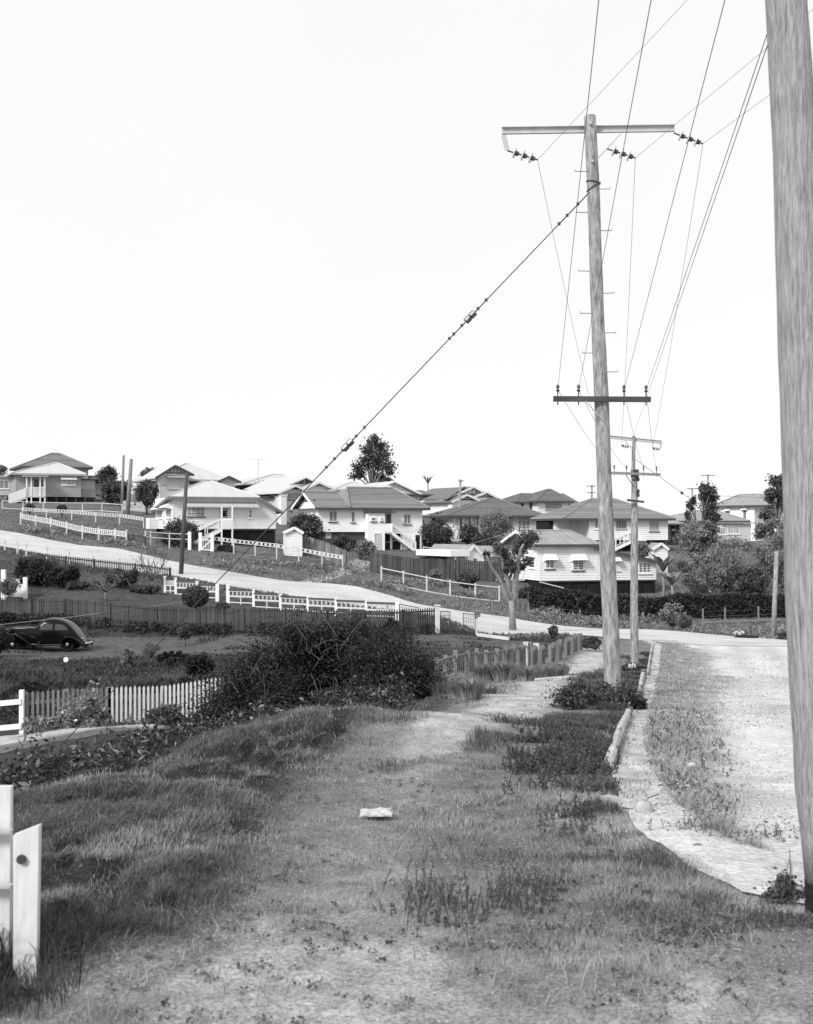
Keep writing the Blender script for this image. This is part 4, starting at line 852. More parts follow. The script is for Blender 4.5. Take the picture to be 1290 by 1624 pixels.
# --- M: garage
def garage():
    h=House('garage','white fibro garage with a pointed front gable and flat carport beside it','garage',c4(240,0)[0],108,c4(422,0)[0],109.5,c4(0,632)[1],c4(0,555)[1],7,None)
    zf,ze,w=h.zf,h.ze,h.w; xa=h.hit(c4(318,600),y=0).x; zb=h.g(w/2,0)-.5; xr=h.hit(c4(545,600),y=3).x
    h.body(xa,w,0,7,zb,ze,MFIB,board=0); 
    pk,l,r=h.gable(c4(360,484),c4(302,556),c4(424,556),0,7,MIRG,MFIB,ze-.02,over=.1,fo=.12,board=0)
    mb=MB(); mb.box(h.hit(c4(212,520),y=-.2).x,xa+.1,-.25,6,ze-.02,h.hit(c4(230,518),y=-.2).z); h.add('carport_roof',mb,MW)
    h.body(0,xa-.01,3.5,6.8,zb,ze-.04,MDK,board=0,name='carport_back'); mb=MB(); mb.box(0,.14,-.05,.1,zb,ze-.03); h.add('carport_post',mb,MW)
    h.door(c4(353,566),c4(376,628),mat=MDK2)
    h.body(w+.01,xr,.6,6.5,zb,ze-.1,MCR,board=0,name='side_shed'); zt=h.hit(c4(480,490),y=3.5).z
    h.slab([(w-.35,.2,ze-.05),(xr+.3,.2,ze-.05),(xr+.3,3.6,zt),(w-.35,3.6,zt)],MIRG,.1,'shed_roof'); h.slab([(w-.35,3.6,zt),(xr+.3,3.6,zt),(xr+.3,6.9,ze-.1),(w-.35,6.9,ze-.1)],MIRG,.1,'shed_roof')
    return h
HM=garage()
# --- N, O: houses in the trees at the right
def house_N():
    h=House('verandah_house','grey roofed house with a louvred sunroom, half hidden by the trees','house',c5(395,0)[0],146,c5(872,0)[0],149,c5(0,675)[1],c5(0,570)[1],9,HG)
    zf,ze,w=h.zf,h.ze,h.w; xl=h.hit(c5(520,620),y=0).x; xb=h.hit(c5(700,620),y=0).x
    h.body(xl,w,0.4,9,zf,ze,MCR); h.hip(xl,w,0.4,9,ze,c5(560,512),c5(700,509),MIRG,.5,fmat=MDK)
    h.slab([(-.4,-.4,ze-.35),(xl+.3,-.4,ze-.35),(xl+.6,4.2,ze+.35),(.6,4.2,ze+.35)],MIRG,.12,'verandah_roof',MDK)
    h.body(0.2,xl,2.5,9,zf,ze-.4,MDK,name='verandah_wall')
    for i in range(4): x=lerp(.1,xl-.2,i/3); mb=MB(); mb.box(x-.07,x+.07,-.1,.04,h.g(x,0)-.3,ze-.45); h.add('verandah_post',mb,MW2 if i==2 else MDK)
    mb=MB(); mb.box(0,xl,-.1,2.48,zf-.15,zf); mb.bar((0,-.05,zf+.9),(xl,-.05,zf+.9),.08,.12); h.add('verandah_floor',mb,MDK)
    h.body(xb,w+.1,-.9,.38,zf-.5,ze-.35,MCR,name='sunroom',sides='flr'); mb=MB(); mb.box(xb-.3,w+.5,-1.3,.3,ze-.33,ze-.18); h.add('sunroom_roof',mb,MIRG)
    h.win(c5(702,612),c5(748,656),c=-.9,nm=4,glass=MGLC,frame=MW); h.win(c5(756,606),c5(832,652),c=-.9,nm=2,glass=MGLL,frame=MW)
    return h
HN=house_N()
def house_O():
    h=House('two_storey_house','tall white house with low hipped roof rising behind the trees by the near pole','house',c5(702,0)[0],164,c5(925,0)[0],160,c5(0,625)[1],c5(0,478)[1],9,HG)
    zf,ze,w=h.zf,h.ze,h.w; rx=h.hit(c5(1120,520),y=5.0).x
    h.body(0,w,0,9,zf-1.5,ze,MFIB); h.body(w+.03,rx,3,9,zf-1.5,ze-.05,MFIB,name='right_wing')
    h.hip(0,rx,0,9,ze,c5(832,410),c5(962,405),MIRG,.6,fmat=MDK)
    h.win(c5(750,506),c5(772,530),nm=1,glass=MGL,frame=MW,hood=.8); h.win(c5(855,500),c5(878,560),nm=1,glass=MGL,frame=MW,hood=.8)
    h.win(c5(966,502),c5(1035,565),c=3,nm=2,glass=MGL,frame=MW,hood=.9); h.win(c5(872,630),c5(908,662),nm=1,glass=MGL,frame=MW,sill=False)
    return h
HO=house_O()
# --- outhouses
def outhouse(label,pl,pr,pkp,ybase,yeave,D,wall,roofm,dy=1.4):
    h=House('outhouse',label,'outhouse',pl[0],D,pr[0],D+.25,ybase,yeave,dy,'little outhouses in the back yards')
    h.body(0,h.w,0,dy,h.g(0,0)-.2,h.ze,wall,board=.14)
    h.gable(pkp,(pl[0]-2.2,yeave+.6),(pr[0]+2.8,yeave+1.4),0,dy+.2,roofm,wall,h.ze-.01,over=.18,fo=.2,board=.14,darktop=MDK)
    mb=MB(); panel(mb,ptl(0),.3,1.0,h.g(0,0),h.ze-.3,0,.04); h.add('door',mb,MW2)
    return h
outhouse('small white weatherboard outhouse inside the fence below the white gabled bungalow',c2(908,0),c2(1012,0),c2(966,570),878,c2(0,598)[1],104,MWB,MIRP)
outhouse('small outhouse with dark roof beside the cottage end wall and banana plants',c5(300,0),c5(384,0),c5(350,708),c5(0,818)[1],c5(0,740)[1],109,MW,MIRG,1.8)
# --- aerial beside E
a=GD(c2(740,0)[0],158); mb=MB(); t=P(c2(742,150)[0],c2(742,150)[1],158); mb.tube([a-Vector((0,0,.2)),t],.035,5); r=thing('tv_aerial','thin television aerial rising over the dark verandah house','aerial',a); obj('mast',mb,MSTE,r); m2=MB(); m2.tube([t+Vector((-1.0,0,0)),t+Vector((1.0,0,0))],.012,4)
for k in range(6): m2.tube([t+Vector((-.9+k*.35,-.4,0)),t+Vector((-.9+k*.35,.4,0))],.012,4)
obj('antenna_arms',m2,MSTE,r)
# ---------------------------------------------------------------- fences
z6=lambda x,y:(x/3.909,840+y/3.909)
z7=lambda x,y:(260+x/2.932,860+y/2.932)
def along(pts,step):
    """points every step metres along a polyline of base points (x,y), on the ground"""
    out=[]; pts=[Vector((p.x,p.y,0)) for p in pts]
    for i in range(len(pts)-1):
        a,b=pts[i],pts[i+1]; L=(b-a).length; n=max(1,round(L/step))
        for k in range(n): q=a+(b-a)*(k/n); out.append(Vector((q.x,q.y,gzs(q.x,q.y))))
    q=pts[-1]; out.append(Vector((q.x,q.y,gzs(q.x,q.y)))); return out
U=Vector((0,0,1))
def fence_rail(name,label,posts,h,mat,rails=(.95,.5),pw=.12,rh=.1,group=None,cap=0.0,band=None,wire=False,heights=None):
    """posts: world base points. band=(lo,hi,n): short blocks between two rails giving a row of square holes"""
    pw,rh=(pw*.8,rh*.8) if group or mat is MW2 else (pw,rh); r=thing(name,label,'fence',posts[0],group); V0=Vector
    for i,p in enumerate(posts):
        mb=MB(); hh=heights[i] if heights else h; mb.box(p.x-pw/2,p.x+pw/2,p.y-pw/2,p.y+pw/2,p.z-.35,p.z+hh+cap); obj('post',mb,mat,r)
    for t in rails:
        mb=MB()
        for a,b in zip(posts,posts[1:]): mb.bar(a+U*(t*h)-V0((0,pw*.5+.02,0)),b+U*(t*h)-V0((0,pw*.5+.02,0)),.04,rh)
        obj('rail',mb,mat,r)
    if band:
        lo,hi,n=band; mb=MB()
        for a,b in zip(posts,posts[1:]):
            for k in range(n): q=lerp(a,b,(k+.5)/n)-V0((0,pw*.5+.02,0)); d=(b-a)/n*.28; mb=MB(); mb.bar(q-d+U*(h*(lo+hi)/2),q+d+U*(h*(lo+hi)/2),.03,h*(hi-lo)); obj('rail_block',mb,mat,r)
    if wire:
        mb=MB()
        for t in (.25,.5,.8):
            for a,b in zip(posts,posts[1:]): mb.tube([a+U*h*t,b+U*h*t],.008,4)
        obj('wire',mb,MWIRE,r)
    return r
def fence_picket(name,label,pts,h,mat,pw=.07,gap=.06,pt_=.02,step=2.4,rails=(.3,.82),pointed=True,pmat=None,jit=.02,z0=.06,group=None,posts=True,lean=0.0,skip=0.0):
    ps=along(pts,step); r=thing(name,label,'fence',ps[0],group)
    if posts:
        for p in ps: mb=MB(); mb.box(p.x-.055,p.x+.055,p.y+.03,p.y+.14,p.z-.35,p.z+h*.97); obj('post',mb,pmat or mat,r)
    for t in rails:
        mb=MB()
        for a,b in zip(ps,ps[1:]): mb.bar(a+U*h*t+Vector((0,.03,0)),b+U*h*t+Vector((0,.03,0)),.04,.08)
        obj('rail',mb,pmat or mat,r)
    mb=MB()
    for a,b in zip(ps,ps[1:]):
        L=(b-a).length; n=max(1,int(L/(pw+gap))); d=(b-a)/L; d.z=0
        for k in range(n):
            if rnd.random()<skip: continue
            q=lerp(a,b,(k+.5)/n); hh=h*(1+rnd.uniform(-jit,jit)); w=d*(pw/2); o=Vector((0,-pt_/2-.012+rnd.uniform(-.004,.004),0)); ln=d*rnd.uniform(-lean,lean); zb=q+U*z0
            A=[zb-w+o,zb+w+o,q+w+o+U*(hh-.06)+ln,q+o+U*hh+ln,q-w+o+U*(hh-.06)+ln] if pointed else [zb-w+o,zb+w+o,q+w+o+U*hh+ln,q-w+o+U*hh+ln]
            mb.prism(A,(0,pt_,0))
    obj('picket_panel',mb,mat,r); return r
HFG='white rail fences on the hill'
B=lambda px,D:GD(px,D)
# hill fences, far to near
fence_rail('rail_fence','thin white top rail fence directly below the grey verandah house',[GD(px,D) for px,D in ((4,131),(37,131),(69,131),(100,131),(131,131),(162,131),(194,130))],1.0,MW2,(.97,.15),.11,.09,HFG)
fence_rail('rail_fence','white rail fence with a row of small squares, second below the grey verandah house',[GD(px,D) for px,D in ((36,121),(74,121),(114,121),(152,120),(190,120),(228,118))],1.05,MW2,(.97,.70),.12,.07,HFG,band=(.74,.93,9))
q=[(33,112),(57,109),(81,107),(106,105),(131,103.5),(157,102.5),(183,101.5),(201,101)]
fence_rail('rail_fence','white fence with a band of square holes nearest the street, below the two round shrubs',[GD(px,D) for px,D in q],1.15,MW2,(.95,.62),.13,.09,HFG,cap=.12,band=(.66,.9,8))
fence_picket('picket_fence','short white picket fence by the two bare poles on the hill',[GD(193,133),GD(240,131)],1.1,MW2,.09,.07,step=3.5,group=HFG)
fence_picket('picket_gate','low dark picket gate between the white fence end and the wide hipped house',[GD(203,101.5),GD(231,101.5)],.95,MDK,.08,.07,step=2.5,rails=(.2,.9),pointed=False)
q=[(231,102),(239,102.3),(269,102.8),(302,103)]
fence_rail('rail_fence','two rail white fence left of the gate of the wide hipped house',[GD(px,D) for px,D in q],1.35,MW2,(.95,.62),.13,.09,HFG)
q=[(338,103),(371,103),(405,103),(439,102.7),(474,102),(511,101),(543.5,100)]
fence_rail('rail_fence','white fence with narrow double rail running from the gate to the grey paling fence corner',[GD(px,D) for px,D in q],1.3,MW2,(.95,.74),.12,.07,HFG,band=(.77,.92,5))
q=[(302,102.8),(316,102.9)]
# gate of C
r=thing('front_gate','small white gate with two thick posts below the porch stair','gate',GD(302,102.8))
for px in (301,318,337): p=GD(px,102.6); mb=MB(); mb.box(p.x-.13,p.x+.13,p.y-.13,p.y+.13,p.z-.3,p.z+1.55); obj('gate_post',mb,MW,r)
a,b=GD(319.5,102.5),GD(335,102.5); mb=MB(); mb.bar(a+U*1.0,b+U*1.0,.05,.09); mb.bar(a+U*.15,b+U*.15,.05,.09); mb.bar(a+U*.15,b+U*1.0,.04,.08)
for k in range(6): q=lerp(a,b,(k+.5)/6); mb.bar(q+U*.15,q+U*1.0,.03,.05,up=(0,1,0))
obj('gate_leaf',mb,MW,r)
fence_picket('paling_fence','leaning grey paling fence running from the outhouse down to the driveway',[GD(480,106),GD(505,105),GD(530,103),GD(549,101)],1.55,MFEN2,.14,.012,step=2.2,pointed=False,jit=.05,lean=.06,pmat=MFEN)
fence_picket('paling_fence','long dark paling fence in front of the garage and lawn',[GD(588,101),GD(660,99),GD(730,98.5),GD(798,98)],1.65,MFEN,.14,.008,step=2.6,pointed=False,jit=.02,pmat=MDK)
q=[(605,92.5),(640,92),(677,91.8),(714,91.6),(754,91.5),(792,91.5)]
fence_rail('rail_fence','open white rail fence on the grass between street and dark paling fence',[GD(px,D) for px,D in q],1.15,MW2,(.95,.04),.14,.09,HFG,cap=.08)
q=[(672,118),(683,117),(696,116),(710,114),(722,112)]
fence_rail('rail_fence','curving white rail fence beside the lawn of the tiled house',[GD(px,D) for px,D in q],1.2,MW2,(.95,.5),.12,.09,HFG)
# post and wire fence along the hedge
q=[(838,89),(878,88.4),(920,87.5),(970,86.6),(1020,86)]
fence_rail('wire_fence','low bleached post and rail fence in the grass before the hedge',[GD(px,D) for px,D in q],.75,MPOST,(.12,),.1,.08,None,wire=True)
q=[(1115,83.5),(1150,83.5),(1203,83.2),(1251,83),(1300,82.5)]
fence_rail('wire_fence','low grey post and wire fence behind the leaning stub pole',[GD(px,D) for px,D in q],1.15,MPOST,(.18,),.1,.08,None,wire=True)
# near side of the street
q=[(8,91),(28,90.5),(42,90.2),(75,89.6),(110,89),(148,88.2),(190,87.6)]
fence_rail('rail_fence','grey white rail fence on the near street edge above the dark garden shrubs',[GD(px,D-.6) for px,D in q],1.0,MW2,(.93,.5),.13,.09,None)
fence_picket('picket_fence','dark picket fence hidden behind garden shrubs along the street edge',[GD(60,86.5),GD(150,86),GD(215,85.4),GD(270,84.6)],.98,MFEN,.07,.06,step=2.2)
# ornamental panelled fence
def panel_fence(label,posts,thick):
    r=thing('panel_fence',label,'fence',posts[0],'white panelled garden fences')
    for i,p in enumerate(posts):
        w=.22 if i in thick else .15; h=1.18 if i in thick else 1.05
        mb=MB(); mb.box(p.x-w/2,p.x+w/2,p.y-w/2,p.y+w/2,p.z-.3,p.z+h); mb.box(p.x-w/2-.03,p.x+w/2+.03,p.y-w/2-.03,p.y+w/2+.03,p.z+h,p.z+h+.06); obj('post',mb,MW,r)
    for a,b in zip(posts,posts[1:]):
        if (b-a).length>3.2: continue
        zt=max(a.z,b.z)*.5+min(a.z,b.z)*.5+1.0; A=Vector((a.x,a.y,zt)); Bv=Vector((b.x,b.y,zt)); d=(Bv-A).normalized(); A=A+d*.08; Bv=Bv-d*.08
        mb=MB(); mb.bar(A-U*.12,Bv-U*.12,.04,.07); mb.bar(A-U*.46,Bv-U*.46,.04,.11)
        n=6
        for k in range(n+1): q=lerp(A,Bv,k/n); s=.075 if 0<k<n else .05; mb.bar(q-U*.4-d*s,q-U*.4+d*s,.035,.02); mb.bar(q-U*.155,q-U*.36,s*1.3,.03,up=(0,1,0))
        po=obj('fence_panel',mb,MW2,r)
        m2=MB(); m2.bar(A-U*.03,Bv-U*.03,.16,.09); sub('cap_rail',m2,MDK,po)
        m3=MB(); zl=min(a.z,b.z)+.22; m3.bar(Vector((A.x,A.y,zl)),Vector((Bv.x,Bv.y,zl)),.04,.07); q=lerp(A,Bv,.5); m3.bar(Vector((q.x,q.y,zt-.52)),Vector((q.x,q.y,gzs(q.x,q.y)-.1)),.08,.06,up=(0,1,0)); sub('lower_rail',m3,MW2,po)
    return r
panel_fence('white panelled fence with dark capping, short run left of the gateway and round bush',[GD(px,D) for px,D in ((262,81.5),(279,81.2),(313,80.6),(345,79.8))],(3,))
panel_fence('long white panelled fence with dark capping stepping down along the street',[GD(px,D) for px,D in ((362,79),(402.5,78),(445,76.5),(488.5,75),(533,73.8),(581,72.6),(630,71.6))],(0,6))
# dark picket fence behind the car
def raised(pts): return pts
fence_picket('picket_fence','long dark weathered picket fence running behind the black car',[GD(-60,72.5),GD(0,72),GD(104,70.5),GD(250,68.6),GD(388,67),GD(520,66.2),GD(640,66),GD(694,67)],1.42,MFEN,.085,.05,step=2.45,rails=(.28,.86),jit=.015,z0=.12,pmat=MFEN)
p=GD(694,66.6); mb=MB(); mb.box(p.x-.13,p.x+.13,p.y-.13,p.y+.13,p.z-.3,p.z+1.5); mb.box(p.x-.17,p.x+.17,p.y-.17,p.y+.17,p.z+1.5,p.z+1.57); single('gate_post',mb,MW2,'thick pale post ending the dark picket fence','post')
p=GD(637,72.5); 
# wire gates and letterbox
def tube_gate(label,a,b,h,n):
    r=thing('wire_gate',label,'gate',a,'wire gates on the street'); mb=MB()
    for s,e in ((a+U*.1,b+U*.1),(a+U*h,b+U*h),(a+U*.1,a+U*h),(b+U*.1,b+U*h)): mb.tube([s,e],.025,5)
    obj('gate_frame',mb,MIRON,r); mb=MB()
    for k in range(1,n): mb.tube([lerp(a,b,k/n)+U*.1,lerp(a,b,k/n)+U*h],.008,4)
    for k in range(1,5): mb.tube([a+U*h*k/5,b+U*h*k/5],.008,4)
    obj('wire_mesh',mb,MIRON,r)
tube_gate('thin wire gate right of the thick pale post',GD(699,68),GD(714,69.2),1.15,7); tube_gate('thin wire gate beside the letterbox',GD(735,69.2),GD(754,69.2),1.15,7); tube_gate('low tubular gate between panelled fence and picket fence',GD(634,71.4),GD(664,70.6),1.0,6)
p=GD(756,68.8); r=thing('letterbox','small letterbox on a post by the wire gate','letterbox',p); mb=MB(); mb.box(p.x-.06,p.x+.06,p.y-.06,p.y+.06,p.z-.2,p.z+1.05); obj('post',mb,MW2,r)
mb=MB(); mb.box(p.x-.13,p.x+.22,p.y-.16,p.y+.16,p.z+1.05,p.z+1.32); mb.prism([Vector((p.x-.16,p.y-.19,p.z+1.32)),Vector((p.x+.25,p.y-.19,p.z+1.32)),Vector((p.x+.045,p.y-.19,p.z+1.48))],(0,.38,0)); bo=obj('box',mb,MPOST,r); m2=MB(); m2.box(p.x-.08,p.x+.17,p.y-.165,p.y-.16,p.z+1.2,p.z+1.24); sub('slot',m2,MIRON,bo)
a,b=GD(757,66.5),GD(808,65.5); mb=MB(); mb.bar(a+U*.12,b+U*.12,.14,.16); single('timber_edging',mb,MW2,'pale timber beam on the ground below the letterbox','beam')
# white side gate and post at the far left of the lawn
r=thing('garden_gate','white boarded gate with open top squares at the left of the lawn','gate',GD(24,77))
a,b=GD(8,77),GD(41,77)
for p,h,w in ((GD(6,76.6),1.9,.26),(GD(40.5,77),1.36,.24)): mb=MB(); mb.box(p.x-w/2,p.x+w/2,p.y-w/2,p.y+w/2,p.z-.3,p.z+h); obj('gate_post',mb,MW,r)
mb=MB(); n=8
for k in range(n): q=lerp(a,b,(k+.5)/n); d=(b-a)/n*.44; mb.bar(q-d+U*.5,q+d+U*.5,.03,.85)
obj('board_panel',mb,MW,r); mb=MB(); mb.bar(a+U*1.26,b+U*1.26,.1,.07); mb.bar(a+U*.94,b+U*.94,.07,.05); obj('rail',mb,MDK,r); mb=MB()
for k in (.33,.62): q=lerp(a,b,k); mb.box(q.x-.13,q.x+.13,q.y-.02,q.y+.02,q.z+.96,q.z+1.22)
obj('square_block',mb,MW,r)
# foreground picket fence below the bank: weathered left half, white right half, and the white rail gate
fence_picket('picket_fence','weathered grey picket fence left of the white pickets, behind the flowering shrubs',[GD(40,32.6),GD(105,33),GD(173,33.4)],1.12,MTAN,.064,.056,step=2.3,rails=(.22,.72),jit=.008,pmat=MTAN)
fence_picket('picket_fence','white picket fence running into the big bramble bush',[GD(175,33.4),GD(260,34.2),GD(352,35.0),GD(400,35.4)],1.12,MFIB,.064,.056,step=2.3,rails=(.22,.72),jit=.008,pmat=MTAN)
r=thing('rail_gate','white two rail gate at the left end of the grey pickets','gate',GD(-40,32.4)); a,b=GD(-75,32.2),GD(35,32.5)
for p in (a,b): mb=MB(); mb.box(p.x-.06,p.x+.06,p.y-.06,p.y+.06,p.z-.3,p.z+1.18); obj('gate_post',mb,MW,r)
for h in (.22,.88): mb=MB(); mb.bar(a+U*h-Vector((0,.08,0)),b+U*h-Vector((0,.08,0)),.04,.14); obj('rail',mb,MW,r)
# timber edge of the yard, on short posts
E=[GD(-40,28.3),GD(60,28.3),GD(170,28.6),GD(285,29.2)]
r=thing('timber_retaining_edge','long bleached timber beam edging the raised earth by the guy wire foot','beam',E[0]); mb=MB()
for a,b in zip(E,E[1:]): mb.bar(a+U*.02,b+U*.02,.2,.2)
obj('beam',mb,MTIMB,r); 
for px,D in ((72,27.6),(205,28.2)): p=GD(px,D); mb=MB(); mb.box(p.x-.08,p.x+.08,p.y-.1,p.y+.06,p.z-1.2,p.z-.02); obj('post',mb,MFEN2,r)
# worn mesh and paling fence along the verge
V=[GD(px,D) for px,D in ((690,40),(722,42),(757,44),(800,47),(838,50),(852,51.5),(872,54),(900,57.5),(922,61))]
r=thing('mesh_fence','old verge fence of grey posts, wire mesh and odd palings beside the track','fence',V[0])
ps=along(V[:5],1.25)
for p in ps: mb=MB(); hh=.92*rnd.uniform(.93,1.1); t=rnd.uniform(-.05,.05); mb.bar(p-U*.3,p+U*hh+Vector((t,0,0)),.15,.12,up=(0,1,0)); obj('post',mb,MPOST,r)
mb=MB()
for a,b in zip(ps,ps[1:]):
    mb.bar(a+U*.80,b+U*.80,.05,.06)
    n=6
    for k in range(n+1):
        q=lerp(a,b,k/n); mb.tube([q+U*.06,q+U*.78],.007,3,False)
    for k in range(1,6): mb.tube([a+U*.13*k,b+U*.13*k],.007,3,False)
obj('wire_mesh',mb,MPOST,r)
ps=along(V[3:],.2)
for i,p in enumerate(ps):
    if (math.sin(i*.7)+rnd.random()*.9)>.15: mb=MB(); mb.bar(p-U*.1,p+U*(.82*rnd.uniform(.88,1.08)),.15 if rnd.random()<.75 else .1,.03,up=(0,1,0)); obj('paling',mb,MFEN2,r)
mb=MB(); p=V[4]-Vector((.12,.12,0)); mb.bar(p-U*.3,p+U*1.0,.2,.12,up=(0,1,0)); obj('broad_paling',mb,MW2,r); mb=MB(); p=V[5]-Vector((.05,.12,0)); mb.bar(p-U*.3,p+U*.95,.24,.1,up=(0,1,0)); obj('broad_paling',mb,MW2,r)
# white gate boards right by the camera
a=P(41,1540,5.75); b=P(-2,1530,5.95); r=thing('white_gate','blurred white gate boards with rusty bolt at the lower left, close up','gate',a)
mb=MB(); D=5.75; z0=P(0,1545,D).z-.4; p0,p1=P(21,1325,D),P(62,1309,D)
mb.hexa([(p0.x,D,z0),(p1.x-.02,D,z0),(p1.x-.02,D+.045,z0),(p0.x,D+.045,z0),(p0.x,D,p0.z),(p1.x,D,p1.z),(p1.x,D+.045,p1.z),(p0.x,D+.045,p0.z)]); po=obj('post_board',mb,MGATE,r)
m2=MB(); q=P(35,1362,D); m2.tube([q+Vector((0,-.02,0)),q+Vector((0,.01,0))],.022,8); sub('bolt',m2,MIRON,po)
mb=MB(); D2=5.85; p0,p1=P(-60,1248,D2),P(17,1248,D2); mb.hexa([(p0.x,D2,z0),(p1.x-.01,D2,z0),(p1.x-.01,D2+.04,z0),(p0.x,D2+.04,z0),(p0.x,D2,p0.z),(p1.x,D2,p1.z),(p1.x,D2+.04,p1.z),(p0.x,D2+.04,p0.z)]); obj('board',mb,MGATE,r)
for py in (1318,1405): a,b=P(-60,py,5.79),P(19,py,5.79); mb=MB(); mb.bar(a,b,.05,.012); obj('wire_tie',mb,MSTE,r)

# ---------------------------------------------------------------- poles
def shaft(pix,D,n=18,seed=0):
    """pix: (px, py, width px) down the pole"""
    mb=MB(); pts=[];rs=[]; rr=random.Random(seed)
    pix=sorted(pix,key=lambda t:t[1]); ys=[t[1] for t in pix]; N_=26
    for i in range(N_):
        y=ys[0]+(ys[-1]-ys[0])*i/(N_-1); x=float(np.interp(y,ys,[t[0] for t in pix])); w=float(np.interp(y,ys,[t[2] for t in pix]))
        pts.append(P(x,y,D)); rs.append(w/2*D/F*(1+rr.uniform(-.035,.035)))
    mb.tube(pts,rs,n); return mb
def pins(r,c,d,mat=MPORD):
    """pin insulator standing at c"""
    mb=MB(); mb.tube([c-U*.24,c+U*.06],.014,5); io=obj('pin_insulator',mb,MIRON,r)
    m2=MB(); m2.tube([c+U*.05,c+U*.08,c+U*.10,c+U*.13,c+U*.15,c+U*.19,c+U*.21],[.022,.045,.026,.022,.04,.036,.015],8); sub('insulator_cap',m2,mat,io)
def strain(r,a,b,rad,name='strain_insulator'):
    mb=MB(); mb.tube([a,b],.018,6); io=obj(name,mb,MIRON,r); m2=MB(); m3=MB()
    for k in (.25,.52,.78):
        q=lerp(a,b,k); d=(b-a).normalized(); m2.tube([q-d*.012,q+d*.012],rad,12); m3.tube([q-d*.02,q+d*.09],[rad*.5,rad*.42],8)
    sub('disc_rib',m2,MPOR,io); sub('cap_rib',m3,MPORD,io)
# main pole
D1=27.0; base=GD(972,D1); r=thing('power_pole','tall leaning timber power pole with steel and timber crossarms beside the kerb','power pole',base)
obj('pole_shaft',shaft([(935.7,184,19),(941,290,20),(948,500,21),(954.3,632,23),(960,800,24),(969,1000,26),(973,1118,28)],D1,seed=3),MPOL,r,smooth=True)
mb=MB(); a,b=P(796,208,27.2),P(1070,204,27.2); d=(b-a).normalized(); sx=Vector((0,1,0)); zc=d.cross(sx)*-1; zc=U
mb.bar(a,b,.012,.15); 
for s in (.072,-.072): mb.bar(a+U*s-Vector((0,.035,0)),b+U*s-Vector((0,.035,0)),.08,.012)
obj('crossarm',mb,MSTE,r)
mb=MB(); mb.bar(P(799,214,27.16),P(805,238,27.16),.11,.02,up=(0,1,0)); obj('hanger',mb,MSTE,r)
mb=MB(); mb.bar(P(985,212,27.0),P(946,254,26.95),.015,.1,up=(0,1,0)); obj('brace',mb,MSTE,r)
SI=[(P(805,239,27.1),P(853,253.5,26.95)),(P(963,236,26.95),P(1008,250.5,26.8)),(P(1069,211,27.1),P(1115,228,26.95))]
for a,b in SI: strain(r,a,b,.12)
mb=MB(); mb.bar(P(878,632.5,26.8),P(1032,633.5,26.8),.11,.115); obj('lower_crossarm',mb,MXARM,r)
mb=MB(); mb.bar(P(929,636,26.73),P(957,667,26.76),.012,.05,up=(0,1,0)); obj('brace',mb,MSTE,r)
LVP=[P(885,625,26.8),P(918,625,26.8),P(990,625.5,26.8),P(1025,626,26.8)]
for c in LVP: pins(r,c,0)
for i,y in enumerate((272,300,337,366,430,465,497,528,560,590)):
    x=float(np.interp(y,[184,500,632],[935.7,948,954.3])); s=1 if i%2 else -1
    a=P(x+s*9,y,D1); b=a+Vector((s*.26,-.02,0)); mb=MB(); mb.tube([a,b,b+U*.04],.008,5); obj('step_peg',mb,MIRON,r)
mb=MB(); cp=P(941,290,D1); rr=.152
mb.tube([cp+Vector((rr*math.cos(t),rr*math.sin(t),-.03*math.cos(t))) for t in np.linspace(math.pi*1.0,math.pi*2.1,10)],.016,5); cp2=P(941.5,300,D1)
mb.tube([cp2+Vector((rr*math.cos(t),rr*math.sin(t),.10*math.cos(t)+.04)) for t in np.linspace(math.pi*1.05,math.pi*2.05,10)],.016,5); obj('guy_band',mb,MIRON,r)
mb=MB()
for px,py in ((936,196),(939.5,256),(955,633)): q=P(px,py,D1-.15); mb.tube([q,q-Vector((0,.05,0))],.03,6)
obj('bolt',mb,MSTE,r)
# guy wire with two strain insulators
g0=P(934,306,26.85); D_e=26.6; g1=P(72,1208,D_e); gr=thing('guy_wire','long guy cable with two insulators slanting from the tall pole down to the yard','guy wire',Vector((g1.x,g1.y,gzs(g1.x,g1.y))))
mb=MB(); mb.tube([g0,g1-(g0-g1)*.01],.0115,6); obj('cable',mb,MIRON,gr)
mb=MB(); 
for k0,k1 in ((.0,.055),(.19,.255),(.43,.50),(.52,.58)): mb.tube([lerp(g0,g1,k0)+Vector((.018,0,.012)),lerp(g0,g1,k1)+Vector((.018,0,.012))],.0115,5)
obj('cable_tail',mb,MIRON,gr)
for t in (.2195,.4455):
    mb=MB(); q=lerp(g0,g1,t); d=(g1-g0).normalized(); mb.tube([q-d*.15,q-d*.14,q-d*.02,q,q+d*.02,q+d*.14,q+d*.15],[.05,.075,.075,.055,.075,.075,.05],8); obj('guy_insulator',mb,MPORD,gr)
for t in (.02,.04,.055,.19,.205,.212,.235,.25,.258,.415,.43,.438,.455,.47,.485): q=lerp(g0,g1,t); mb=MB(); mb.box(q.x-.03,q.x+.03,q.y-.03,q.y+.03,q.z-.025,q.z+.035); obj('cable_clamp',mb,MIRON,gr)
